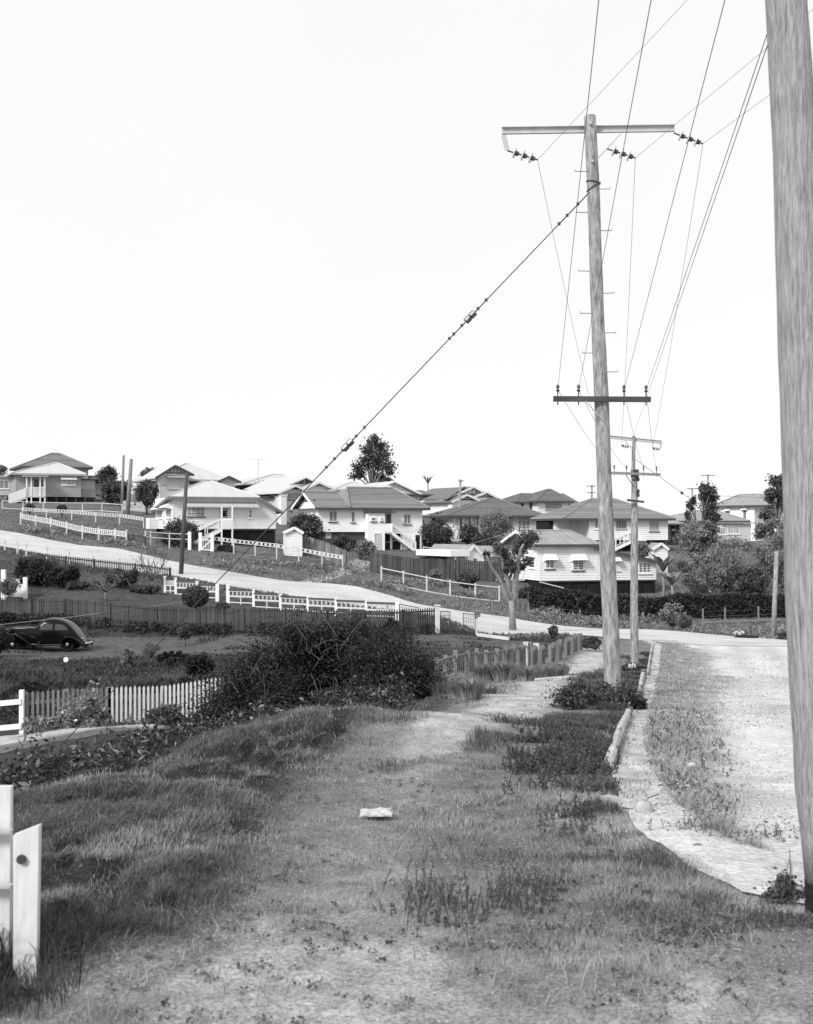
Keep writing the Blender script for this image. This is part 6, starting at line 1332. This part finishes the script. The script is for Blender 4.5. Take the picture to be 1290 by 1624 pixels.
fronds('banana_plant','taller banana plant beside the cottage end wall','plant',1052,93.5,2.6,8,2.6,.28,MLEAL,.42,3,'banana plants by the cottage'); fronds('banana_plant','shorter banana plant right of the taller one','plant',1066,92.5,1.7,8,2.2,.24,MLEAM,.5,5,'banana plants by the cottage')
fronds('palm_tree','spiky palm top showing above the roofs between the gabled houses','palm',679,170,3.4,9,2.2,.13,MLEAF,.35,8); 
# hedge before the cottage
def hedge(name,label,line,h,dep,mat,n,size,top=.25):
    ps=along([GD(a,d) for a,d in line],.6); b=ps[0]; r=thing(name,label,'hedge',b); pp=[]
    for i in range(n):
        t=rnd.random()*(len(ps)-1); k=int(t); q=lerp(ps[k],ps[min(k+1,len(ps)-1)],t-k); hh=h*(.86+.28*float(vn(q.x,q.y,.9))); u=rnd.random(); a=rnd.random()
        if a<.55: pp.append((q.x,q.y-dep/2+rnd.gauss(0,.09)+.25*(float(vn(q.x*1.3,u*3,1.6))-.5),q.z+hh*u))
        elif a<.85: pp.append((q.x,q.y+(rnd.random()-.5)*dep,q.z+hh+rnd.gauss(0,.08)))
        else: pp.append((q.x,q.y+dep/2+rnd.gauss(0,.1),q.z+hh*u))
    V,Fc=leafquads(np.array(pp),size); npobj('foliage',V,Fc,mat,r,b); mb=MB()
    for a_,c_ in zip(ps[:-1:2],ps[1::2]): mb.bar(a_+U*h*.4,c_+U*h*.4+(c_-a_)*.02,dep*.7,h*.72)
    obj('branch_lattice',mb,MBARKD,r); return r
hedge('hedge','long dark clipped hedge along the street in front of the cottage',[(838,90.8),(880,90.2),(960,89),(1040,88),(1150,87),(1310,85.8)],1.5,1.1,MLEAB,19000,.14)
plant('shrub','pale reedy grass clump on the verge before the hedge','tussock',auto(*r5(235,1262),15,10,10),80,MLEAL,330,.05,trunk=0,asp=9,up=-.2,leafname='leaves')
plant('shrub','dark low bush left of the pale reedy clump','shrub',auto(*r5(130,1265),7,8,7),80.5,MLEAF,150,.14); plant('shrub','dark bush at the foot of the near pole beyond the street','shrub',auto(*r5(1075,1385),16,8,8),73,MLEAF,200,.12); plant('shrub','weedy bush in front of the hedge by the tall pole','shrub',auto(*r5(130,1190),16,16,9),86.5,MLEAM,220,.13)
# pollarded street tree
def limb_tree():
    D=74; b=GD(c4(600,935)[0],D); r=thing('pollarded_tree','thick pollarded street tree with leafy tufts in front of the cottage','tree',b); q=lambda x,y,d=0:P(*c4(x,y),D+d)
    mb=MB(); mb.tube([b-U*.3,q(597,900),q(590,830)],[.27,.17,.19],12); tr=obj('trunk',mb,MBARK,r,smooth=True)
    for ps,rs in (([(585,850),(545,760),(480,640),(436,552)],[.19,.15,.10,.06]),([(590,840),(572,720),(540,610),(520,520)],[.2,.16,.11,.06]),([(602,850),(618,700),(632,580),(668,480)],[.2,.18,.14,.07]),([(560,790),(520,720),(500,700)],[.14,.1,.06]),([(575,700),(600,640),(690,590)],[.1,.07,.04])):
        mb=MB(); pp=[q(x,y,(.5-i*.35)) for i,(x,y) in enumerate(ps)]; pp,rs=zip(*[(lerp(pp[i],pp[i+1],t)+Vector((rnd.uniform(-.07,.07),0,0))*(0<t),lerp(rs[i],rs[i+1],t)*rnd.uniform(.85,1.15)) for i in range(len(pp)-1) for t in (0,.35,.7)]+[(pp[-1],rs[-1])]); mb.tube(pp,list(rs),9); obj('limb',mb,MBARK,r,smooth=True)
    cl=sc(c4,[(436,545,16),(515,505,44),(550,545,46),(570,595,46),(605,620,44),(680,440,60),(650,485,56),(725,440,38),(640,530,46),(690,590,20),(560,640,26),(655,620,22),(700,470,30)],K); pp=[]
    for c,rr in clumps_px(cl,D,.6): pp.append(clump_points(c,rr,340))
    V,Fc=leafquads(np.concatenate(pp),.085,3.4,-.3); npobj('foliage',V,Fc,MLEAF,r,b)
limb_tree()
# -- yard planting
for lb,fn,q,D,mat,sz,n,k in (
 ('large dark garden shrub along the street side of the lawn','z6',(215,262,165,82),80.5,MLEAB,.16,420,14),
 ('dark lower shrub right of the large one by the lawn','z6',(400,290,110,60),80,MLEAB,.15,260,9),
 ('low flower bed shrub at the back of the lawn','z6',(470,345,90,26),79.5,MLEAF,.14,200,9),
 ('shrub behind the bare fruit tree','z6',(760,300,110,52),81.5,MLEAF,.14,220,9),
 ('low spreading shrub along the lawn under the bare shrub','z6',(900,370,110,26),80.5,MLEAF,.14,240,9),
 ('pale rambling plant on the white garden gate','z6',(55,350,50,60),75.8,MLEAM,.11,220,8),
 ('dark overgrown shrub at the left photo edge before the car nose','z6',(-10,690,58,70),57.5,MLEAB,.13,320,9),
 ('shrub at the left end of the dark picket fence','z6',(40,540,60,35),70,MLEAB,.13,220,8),
 ('small weedy bush on the track before the dark picket fence','z6',(1150,640,42,36),63,MLEAF,.1,180,7),
 ('tall leafy weed in the yard between car and white pickets','z6',(790,790,40,62),53,MLEAM,.11,150,8),
 ('dead twiggy weed where the guy wire crosses the yard','z6',(935,745,50,45),54,MTWIG,.04,150,7),
 ('dark mound of creeper in the yard right of the guy wire','z6',(1060,790,120,32),53,MLEAB,.11,320,9),
 ('dark creeper mound at the right yard edge by the bramble','z6',(1230,850,90,60),47,MLEAB,.1,360,10),
 ('dark weed on the far picket fence end by the panelled fence','z7',(1055,395,30,40),64,MLEAB,.11,180,7)):
    f_={'z6':z6,'z7':z7}[fn]; p=f_(q[0],q[1]); s_=3.909 if fn=='z6' else 2.932; plant('shrub' if 'weed' not in lb else 'weed_plant',lb,'shrub' if 'weed' not in lb else 'weed',auto(p[0],p[1],q[2]/s_*1.1,q[3]/s_*1.1,k+2),D,mat,int(n*1.7),sz*.7,trunk=.035,bark=MTWIG if mat is MTWIG else MBARKD)
def bare_tree(name,label,px,D,h,w,n,seed,th=.05):
    rr=random.Random(seed); b=GD(px,D); r=thing(name,label,'tree',b); mb=MB(); f=b+U*h*.3; mb.tube([b-U*.1,f],[th*1.3,th],7)
    def br(p,d,L,t,k):
        e=p+d*L; m=lerp(p,e,.5)+Vector((rr.uniform(-.1,.1),rr.uniform(-.1,.1),.04))*L; mb.tube([p,m,e],[t,t*.8,t*.55],5)
        if k>0:
            for _ in range(3): br(e if rr.random()<.6 else m,(d+Vector((rr.uniform(-.8,.8),rr.uniform(-.8,.8),rr.uniform(-.05,.7)))).normalized(),L*rr.uniform(.5,.75),t*.55,k-1)
    for i in range(n): a=2*math.pi*i/n+rr.random(); br(f,Vector((math.cos(a)*w,math.sin(a)*w,h*.42)).normalized(),h*.42,th*.7,2)
    obj('trunk',mb,MTWIG,r,smooth=True)
bare_tree('bare_fruit_tree','small bare spreading fruit tree standing on the lawn',z6(657,418)[0],76.5,2.0,1.1,5,4,.08); bare_tree('bare_shrub','taller bare twiggy shrub in the garden bed by the roadside pole',z6(945,365)[0],81,2.7,.8,7,9,.06)
# big bramble
BR=[(420,1062,46),(480,1045,50),(540,1035,50),(600,1052,50),(650,1072,46),(395,1108,46),(455,1110,48),(530,1085,56),(600,1108,44),(648,1112,38),(360,1132,40),(325,1152,30),(470,1010,26),(565,1005,28),(690,1092,24),(420,1140,40),(500,1130,40),(560,1130,40),(380,1080,30),(520,1008,26),(625,1022,28)]
rb=plant('bramble_bush','huge tangled dark bramble bush at the edge of the grassy bank','bush',BR,30.5,MLEAB,8200,.042,trunk=.0,spread=.75)
rr=random.Random(12); 
for j in range(240):
    cx_,cy_,r_=rr.choice(BR); a=P(cx_+rr.uniform(-30,30),cy_+rr.uniform(0,30),30.5+rr.uniform(-1.2,.6)); an=rr.uniform(0,6.28); L=rr.uniform(.6,1.5); e=a+Vector((math.cos(an)*L*.9,math.sin(an)*.5,rr.uniform(-.1,.75)*L)); m=lerp(a,e,.55)+U*rr.uniform(.1,.4); mb=MB() if j==0 else mb; mb.tube([a,lerp(a,m,.6)+U*.05,m,e],[.006,.005,.004,.002],4,False)
obj('stems',mb,MTWIG,rb)
# flowering shrubs before the grey pickets
def flower_shrub(label,q,D,n=260,fl=40,mat=MLEAM):
    p=z8(q[0],q[1]); r=plant('flowering_shrub',label,'shrub',auto(p[0],p[1],q[2]/3.225*1.1,q[3]/3.225*1.1,10),D,mat,n,.075,trunk=.025,bark=MTWIG,group='flowering shrubs by the pickets'); c=np.array(P(p[0],p[1],D)); d=rng.normal(size=(fl,3)); d/=np.linalg.norm(d,axis=1)[:,None]; d[:,1]=-np.abs(d[:,1]); o=r.location
    V,Fc=leafquads(c+d*np.array([q[2],q[2]*.8,q[3]])/3.225*D/F*.95,.075,1.1); npobj('blossoms',V,Fc,MFLO,r,tuple(o))
flower_shrub('largest flowering shrub, leaning over the grey pickets where the guy wire crosses',(420,385,140,115),31.4,330,46); flower_shrub('flowering shrub at the left end of the grey pickets',(215,440,75,70),31.2,240,40); flower_shrub('small pale plant in the bare earth below the white pickets',(665,435,50,48),31.2,130,6); flower_shrub('leafy shrub between white pickets and bramble',(860,385,95,70),31.5,260,10,MLEAF); flower_shrub('dark little shrub by the timber edge below the white pickets',(580,450,40,34),30.8,130,4,MLEAF)
plant('shrub','bushy dark shrub beside the tall pole base','shrub',[(905,1108,24),(940,1118,27),(975,1116,26),(995,1100,18),(920,1095,16),(955,1102,20),(1000,1120,16)],22.6,MWEED,2600,.032,trunk=.01); plant('shrub','dark weed tuft hanging over the kerb before the tall pole','shrub',[(1014,1120,11),(1008,1112,9)],22.0,MLEAB,500,.04); plant('shrub','dark scrub at the end of the mesh fence','shrub',auto(938,1020,16,9,8),60,MLEAF,230,.1)
plant('shrub','weedy shrub at the foot of the second pole','shrub',auto(1003,1060,16,9,8),49,MWEED,260,.09); plant('shrub','upright shrub by the wire gate beyond the mesh fence','shrub',auto(878,1000,7,12,7),66,MLEAF,150,.11); plant('shrub','low dark grass mound on the bank lip in front of the bramble','shrub',[(640,1130,16),(670,1134,12),(610,1128,12)],24.5,MWEED,700,.05)
plant('shrub','bushy weed at the foot of the near pole','weed',[(1235,1425,22),(1262,1430,22),(1245,1400,16),(1275,1448,16)],7.3,MWEED,700,.016,trunk=.004,bark=MTWIG)

# ---------------------------------------------------------------- grass and ground cover (uncountable)
def blades(xy,h,w,lean,mat,name,label,seg=1,zoff=0.0,cat='grass',bend=None):
    n=len(xy); z=gz(xy[:,0],xy[:,1])+relief(xy[:,0],xy[:,1])-.012+zoff
    a=rng.random(n)*2*np.pi; d=np.stack([np.cos(a),np.sin(a)],1); s=np.stack([-d[:,1],d[:,0]],1); base=np.concatenate([xy,z[:,None]],1); l=lean*h*(.4+1.0*rng.random(n))
    off=d*l[:,None]
    if bend is not None: off=off+bend*h[:,None]
    w3=np.concatenate([s*w[:,None]/2,np.zeros((n,1))],1); tip=base+np.concatenate([off,h[:,None]],1)
    if seg==1: V=np.stack([base-w3,base+w3,tip],1).reshape(-1,3); Fc=np.arange(3*n).reshape(n,3)
    else:
        mid=base+np.concatenate([off*.38,(h*.68)[:,None]],1); t2=base+np.concatenate([off*1.25,(h*.92)[:,None]],1)
        V=np.stack([base-w3,base+w3,mid+w3*.75,mid-w3*.75,t2],1).reshape(-1,3); i=np.arange(n)*5
        Fc=np.concatenate([np.stack([i,i+1,i+2],1),np.stack([i,i+2,i+3],1),np.stack([i+3,i+2,i+4],1)])
    return tag(npobj(name,V,Fc,mat),label,cat,kind='stuff')
def sampleY(n,a,b,k=1.2):
    u=rng.random(n); e=1-k; return (a**e+u*(b**e-a**e))**(1/e)
# short grass of the verge
n=620000; Y=sampleY(n,3.9,60,1.55); X=rng.uniform(-1,1,n)*(.40*Y+.5); k=(X>XE(Y)-.2)&(X<XK(Y)+.03+.08*rng.random(n)); X,Y=X[k],Y[k]
bb=bare(X,Y); cl=fbm(X,Y,2.2); k=rng.random(len(X))<np.clip(1.05-bb*1.35,.04,1)*np.clip(cl*2.2-.35,.12,1); X,Y,bb,cl=X[k],Y[k],bb[k],cl[k]
h=(.016+.03*rng.random(len(X)))*(1+1.3*sst(.5,.75,cl))*(1-.45*bb)*np.where(Y<7,.9,1); w=np.maximum(.0028,.00042*Y)*(1+.5*rng.random(len(X)))
blades(np.stack([X,Y],1),h,w,.9,MGRS,'short_grass','short dry grass of the verge beside the track')
# long grass of the bank
n=460000; Y=sampleY(n,4.6,36,1.35); X=XLG(Y)-rng.random(n)**.8*np.where(Y<8,3.0,4.2)+.25*rng.normal(size=n); k=(X>XE(Y)-2.2)&(X<XLG(Y)+.15*rng.normal(size=n)+.25*(fbm(X,Y,1.7)-.5)*2)&(np.abs(X)<.45*Y+.6); X,Y=X[k],Y[k]
cl=fbm(X,Y,2.6); q=fbm(X+.35*vn(X,Y,1.1),Y*.8,1.5); k=rng.random(len(X))<np.clip((q-.30)*5,.08,1); X,Y,cl,q=X[k],Y[k],cl[k],q[k]
h=(.022+.06*rng.random(len(X))**1.4)*(.6+.9*sst(.35,.72,cl)); w=np.maximum(.0036,.0004*Y)*(.8+.5*rng.random(len(X)))
blades(np.stack([X,Y],1),h,w,.8,MGRL,'long_grass','long soft grass tumbling over the bank',2,bend=np.array([[.25,-.35]]))
# coarse low herbs towards the kerb
n=260000; Y=sampleY(n,6.5,60,1.4); X=XK(Y)-.02-rng.exponential(1,n)*np.interp(Y,[6,9,12,18,24,40,60],[.9,.8,.75,.9,.9,.7,.6])*(.6+.9*vn(Y*.8,Y*0,1.0)); cl=fbm(X,Y,1.5); k=(rng.random(n)<np.clip((cl-.44)*4,0,1)*np.where(Y<12.5,.22,1))&(bare(X,Y)<.55); X,Y,cl=X[k],Y[k],cl[k]
h=(.03+.07*rng.random(len(X)))*(.5+.9*sst(.42,.7,cl))*np.interp(Y,[6,11,15,60],[.7,.8,1.25,1.5]); w=np.maximum(.0045,.00048*Y)*(.7+.6*rng.random(len(X)))
blades(np.stack([X,Y],1),h,w,.9,MWEED,'low_herbs','low dark herbs between the track and the kerb',2)
# turf creeping over the gravel
n=110000; Y=sampleY(n,8.5,68,1.25); X=XG(Y)+rng.random(n)**1.3*np.interp(Y,[8,12,25,40,68],[1.2,1.9,2.0,2.6,2.4]); wd=weedy(X,Y); k=rng.random(n)<wd*.62*np.clip((fbm(X,Y,2.4)-.3)*4,0,1.6)+.012; X,Y=X[k],Y[k]
h=(.02+.05*rng.random(len(X))); w=np.maximum(.007,.00055*Y)*(.7+.6*rng.random(len(X))); blades(np.stack([X,Y],1),h,w,.9,MGRS,'gutter_grass','patchy grass and weeds creeping over the gravel beside the gutter',1,.03)
# yard, lawn and hillside turf
n=150000; Y=rng.uniform(36,90,n); X=rng.uniform(-.37,.16,n)*Y; k=(X<XE(Y)-.5)&(Y<YN(X)-.8)&(rng.random(n)<np.clip((fbm(X,Y,.35)-.3)*3.2,.06,1))&~((Y>58)&(Y<66.3)&(fbm(X,Y,.5)<.62)); X,Y=X[k],Y[k]
tall=(1-sst(50,55,Y))*sst(.38,.6,fbm(X,Y,.6)); h=(.05+.12*rng.random(len(X)))*(1+1.6*tall)*np.where(Y>70,.45,1); w=.035+.03*rng.random(len(X)); blades(np.stack([X,Y],1),h,w,.8,MGRD,'yard_grass','dark rough grass of the low yard behind the pickets',2)
n=170000; Y=rng.uniform(70,135,n); X=rng.uniform(-.36,.36,n)*Y; k=(Y>YF(X)+.15)&(rng.random(n)<np.clip((fbm(X,Y,.3)-.3)*3.5,.12,1)); X,Y=X[k],Y[k]
h=(.05+.13*rng.random(len(X)))*np.where(Y<YF(X)+8,1.25,.7); w=.05+.05*rng.random(len(X)); blades(np.stack([X,Y],1),h,w,.8,MGRH,'hillside_grass','rough grass on the far side of the street and hill',2)
n=9000; X=rng.uniform(-40,30,n); Y=YN(X)-rng.random(n)**1.5*2.2; k=X<9.5; X,Y=X[k],Y[k]; n=len(X); h=.08+.16*rng.random(n); blades(np.stack([X,Y],1),h,.05+.04*rng.random(n),.8,MGRH,'street_edge_grass','ragged grass along the near edge of the street',2)
# brush in the gully under the bank
def brush(name,label,fn,n,size,mat,asp=1.8):
    X,Y,Zo=fn(n); c=np.stack([X,Y,gz(X,Y)+relief(X,Y)+Zo],1); V,Fc=leafquads(c,size,asp); return tag(npobj(name,V,Fc,mat),label,'undergrowth',kind='stuff')
def gully(n):
    Y=rng.uniform(12.5,29.2,n); s=rng.random(n); X=XE(Y)-.55-s*np.interp(Y,[12,20,29],[4.4,3.6,3.4]); X=X+.3*rng.normal(size=n); m=fbm(X,Y,.9); hh=(.25+1.0*sst(.35,.7,m))*np.interp(s,[0,.15,1],[.25,.8,1]); k=(m>.3)&(gz(X,Y)<gz(XE(Y),Y)-.15); X,Y,hh=X[k],Y[k],hh[k]; return X,Y,rng.random(len(X))**.7*hh
brush('gully_undergrowth','tangled creepers and weeds in the gully below the bank',gully,105000,.04,MLEAB,2.0)
brush('gully_weeds','paler trailing vine leaves among the gully creepers',gully,16000,.04,MLEAM,2.4)
def band(n):
    px=rng.uniform(-40,440,n); D=np.interp(px,[-40,430],[40.5,43])+rng.uniform(-2.8,2.8,n); X=(px-CX)/F*D; m=fbm(X,D,.55); hh=.10+.5*sst(.48,.75,m)*np.where(px<120,1.3,.8); k=m>.47+.05*rng.random(n); return X[k],D[k],(rng.random(n)**.8*hh)[k]
brush('yard_undergrowth','dark tall weeds along the ditch behind the picket fence',band,60000,.065,MLEAB,2.4)
def fencefoot(n):
    px=rng.uniform(-40,690,n); D=np.interp(px,[0,104,250,388,520,640,694],[72,70.5,68.6,67,66.2,66,67])-rng.random(n)**1.5*1.4; X=(px-CX)/F*D; m=fbm(X,D,.8); k=m>.42; return X[k],D[k],(rng.random(n)*.55)[k]
brush('fence_foot_weeds','weeds along the foot of the dark picket fence',fencefoot,9000,.11,MLEAB)
def verge_far(n):
    X=rng.uniform(-34,26,n); Y=YF(X)+1.2+rng.random(n)*8; m=fbm(X,Y,.35); k=m>.58; return X[k],Y[k],(rng.random(n)*.45)[k]
brush('roadside_weeds','clumps of rough weeds on the grass bank across the street',verge_far,26000,.13,MLEAM,2.2)
# tall weed stems
def weeds(name,label,n,region,hr,leaf,mat=None,perstem=16):
    X,Y=region(n); n=len(X); z=gz(X,Y)+relief(X,Y); H=hr[0]+(hr[1]-hr[0])*rng.random(n)**1.9; V=[];Fc=[]; a=rng.random(n)*6.283; le=rng.uniform(0,.55,n); tx=np.cos(a)*le*H; ty=np.sin(a)*le*H; w=np.maximum(.0035,.0004*Y)
    b=np.stack([X,Y,z-.02],1); m=b+np.stack([tx*.4,ty*.4,H*.6],1); t=b+np.stack([tx,ty,H],1); wx=np.stack([w,w*.3,w*0],1)
    S=np.stack([b-wx,b+wx,m+wx*.8,m-wx*.8,m-wx*.8,m+wx*.8,t+wx*.4,t-wx*.4],1).reshape(-1,3); SF=np.arange(n*8).reshape(-1,4)
    u=rng.random((n,perstem))*.85+.15; c=b[:,None,:]+np.stack([tx[:,None]*u**1.5,ty[:,None]*u**1.5,H[:,None]*u],2); c=c+rng.normal(size=c.shape)*np.array([leaf*.7,leaf*.7,leaf*.25]); LV,LF=leafquads(c.reshape(-1,3),leaf,1.9,.2)
    V=np.concatenate([S,LV]); Fc=np.concatenate([SF,LF+len(S)]); return tag(npobj(name,V,Fc,mat or MWEED),label,'weeds',kind='stuff')
def reg_px(x0,x1,y0,y1):
    def f(n):
        p=[]; 
        c=[[G(x,y) for x in np.linspace(x0,x1,7)] for y in np.linspace(y0,y1,7)]
        for _ in range(n):
            i=3+rnd.gauss(0,1.25); j=3+rnd.gauss(0,1.35)
            if not (0<=i<6 and 0<=j<6): continue
            ii,jj=int(i),int(j); fi,fj=i-ii,j-jj; q=lerp(lerp(c[ii][jj],c[ii][jj+1],fj),lerp(c[ii+1][jj],c[ii+1][jj+1],fj),fi); p.append((q.x,q.y))
        p=np.array(p); m=fbm(p[:,0],p[:,1],1.9); k=(m>.40+.12*rng.random(len(p)))&(p[:,0]<XK(p[:,1])+.05); return p[k,0],p[k,1]
    return f
weeds('weed_patch','wiry tall weeds in the middle of the short grass near the paper',230,reg_px(580,800,1385,1480),(.02,.2),.009)
weeds('weed_patch','taller seeding weeds right of the first weed patch',170,reg_px(760,895,1380,1455),(.03,.26),.01)
weeds('weed_patch','weeds along the rim of the sandy washout',170,reg_px(960,1190,1385,1445),(.04,.17),.009)
weeds('weed_patch','low dark weeds at the bottom of the verge',420,reg_px(620,960,1450,1530),(.015,.05),.008)
weeds('weed_patch','scattered low weeds under the near pole side',360,reg_px(950,1250,1430,1540),(.015,.05),.008)
weeds('weed_patch','dense dark herb patch between the track and the broken kerb',2600,reg_px(800,985,1150,1265),(.06,.24),.017)
weeds('weed_patch','straggling weeds by the end of the kerb',260,reg_px(850,985,1270,1330),(.04,.15),.012)
def greg(n):
    Y=sampleY(n,9.8,22,1.2); X=XG(Y)+.05+rng.random(n)**1.2*1.7; k=weedy(X,Y)>.35; return X[k],Y[k]
weeds('weed_patch','thick weeds growing on the gravel beside the gutter',1000,greg,(.03,.12),.013,MWEED)
weeds('weed_patch','weed tufts on the sand near the near pole',130,lambda n:(np.concatenate([rng.normal(2.37,.16,n//2),rng.normal(2.75,.2,n-n//2)]),np.concatenate([rng.normal(9.7,.16,n//2),rng.normal(9.25,.14,n-n//2)])),(.04,.12),.011,MGRH)
# pale tussocks along the fence side of the track
def tussock(px,D,h,n,seed):
    b=GD(px,D); rs=np.random.default_rng(seed); a=rs.random(n)*6.283; rr_=rs.random(n)**.5*h*.45; x=b.x+np.cos(a)*rr_; y=b.y+np.sin(a)*rr_; H=h*(.5+.6*rs.random(n)); w=.00055*D; l=H*(.25+.75*rs.random(n))
    base=np.stack([x,y,gz(x,y)-.03],1); s=np.stack([-np.sin(a)*w,np.cos(a)*w,0*a],1); s[:,0]+=w*.6; tip=base+np.stack([np.cos(a)*l,np.sin(a)*l,H],1); mid=base+np.stack([np.cos(a)*l*.35,np.sin(a)*l*.35,H*.75],1)
    V=np.stack([base-s,base+s,mid+s*.7,mid-s*.7,tip],1).reshape(-1,3); i=np.arange(n)*5; Fc=np.concatenate([np.stack([i,i+1,i+2],1),np.stack([i,i+2,i+3],1),np.stack([i+3,i+2,i+4],1)])
    o=npobj('grass_tussock',V,Fc,MGRP,None,(b.x,b.y,b.z)); o.location=b; tag(o,'pale dry grass tussock between the sandy track and the mesh fence','tussock','pale tussocks along the track')
for i,(px,D,h,n) in enumerate(((748,24,.42,420),(725,24.8,.36,300),(775,26.5,.3,260),(800,36,.6,380),(770,37,.6,380),(838,38,.6,420),(858,40,.62,420),(880,41,.5,340),(815,41,.6,300),(745,34,.45,300),(700,30,.45,320),(835,32,.4,300),(890,46,.5,250))): tussock(px,D,h,n,100+i)

# loose stones on the gravel and litter in the turf
def bits(name,label,X,Y,lift,smin,smax,mat,flat=.6,cat='gravel'):
    n=len(X); z=gz(X,Y)+relief(X,Y)+lift; s_=rng.uniform(smin,smax,n)[:,None]*np.maximum(1,Y/14)[:,None]*.5; c=np.stack([X,Y,z],1); a=rng.random(n)*6.283; u=np.stack([np.cos(a),np.sin(a),0*a],1)*s_; v=np.stack([-np.sin(a),np.cos(a),0*a],1)*s_*rng.uniform(.5,1,n)[:,None]; w=np.stack([0*a,0*a,1+0*a],1)*s_*flat
    V=np.stack([c-u,c-v,c+u,c+v,c+w],1).reshape(-1,3); i=np.arange(n)*5; Fc=np.concatenate([np.stack([i,i+1,i+4],1),np.stack([i+1,i+2,i+4],1),np.stack([i+2,i+3,i+4],1),np.stack([i+3,i,i+4],1)]); return tag(npobj(name,V,Fc,mat),label,cat,kind='stuff')
n=46000; Y=sampleY(n,7.4,60,1.5); X=XK(Y)+.05+rng.random(n)*np.interp(Y,[7,12,60],[1.4,3.2,16]); k=(fbm(X,Y,.9)>.38+.1*rng.random(n)+.22*(Y<12)); X,Y=X[k],Y[k]; bits('loose_gravel','loose stones scattered over the gravel street',X,Y,.016,.006,.03,MPEB)
n=26000; Y=sampleY(n,4.2,30,1.5); X=rng.uniform(-.35,.36,n)*Y; k=(X<XK(Y))&(X>XLG(Y)); X,Y=X[k],Y[k]; bits('dry_litter','dry leaves, stalks and grit among the short grass',X,Y,.004,.004,.018,MLIT,.35,'litter')

# variety in the turf: dead pale strands, flat rosettes, seed stalks and a gate-foot tuft, dark for contact shade
n=9000; Y=sampleY(n,4.5,30,1.4); X=rng.uniform(-.36,.3,n)*Y; k=(X<XK(Y)-.1)&(X>XE(Y)-.5)&(fbm(X,Y,1.9)>.42); X,Y=X[k],Y[k]; blades(np.stack([X,Y],1),.02+.07*rng.random(len(X)),np.maximum(.003,.0003*Y)*(1+rng.random(len(X))),2.2,MGRP,'dead_grass','dead pale grass strands lying in the turf',2)
def rosettes(n):
    Y=sampleY(n,4.8,24,1.3); X=XK(Y)-.2-rng.random(n)*(XK(Y)-XLG(Y)-.2); k=fbm(X,Y,1.2)>.46; X,Y=X[k],Y[k]; m=12; a=rng.random((len(X),m))*6.283; r_=rng.random((len(X),m))*.045; X=(X[:,None]+np.cos(a)*r_).ravel(); Y=(Y[:,None]+np.sin(a)*r_).ravel(); return X,Y,.006+.02*rng.random(len(X))
brush('broadleaf_weeds','small flat broad leaved weeds scattered through the short grass',rosettes,900,.014,MGRL,1.6)
n=2600; Y=rng.uniform(5.2,6.5,n); X=-2.0+.3*rng.normal(size=n); k=(X<-1.5); X,Y=X[k],Y[k]; blades(np.stack([X,Y],1),.06+.17*rng.random(len(X)),.004+.003*rng.random(len(X)),.7,MGRD,'gate_foot_grass','uncut grass at the foot of the white gate boards, darkened as contact shade',2)

n=1500; Y=sampleY(n,11,60,1.3); X=XK(Y)+.02+rng.random(n)**1.8*.4; k=fbm(X*2,Y,.9)>.47; X,Y=X[k],Y[k]; blades(np.stack([X,Y],1),.015+.05*rng.random(len(X)),np.maximum(.006,.0005*Y)*(.7+.6*rng.random(len(X))),.9,MWEED,'gutter_weeds','small weeds rooted in the silt of the gutter',2,.03)
n=5200; Y=sampleY(n,10.8,50,1.4); X=XK(Y)+.02+rng.random(n)*.45; k=fbm(X*2,Y,.7)>.45; X,Y=X[k],Y[k]; bits('gutter_silt','grit and silt lying in the gutter',X,Y,.026,.006,.025,MLIT,.3,'silt')
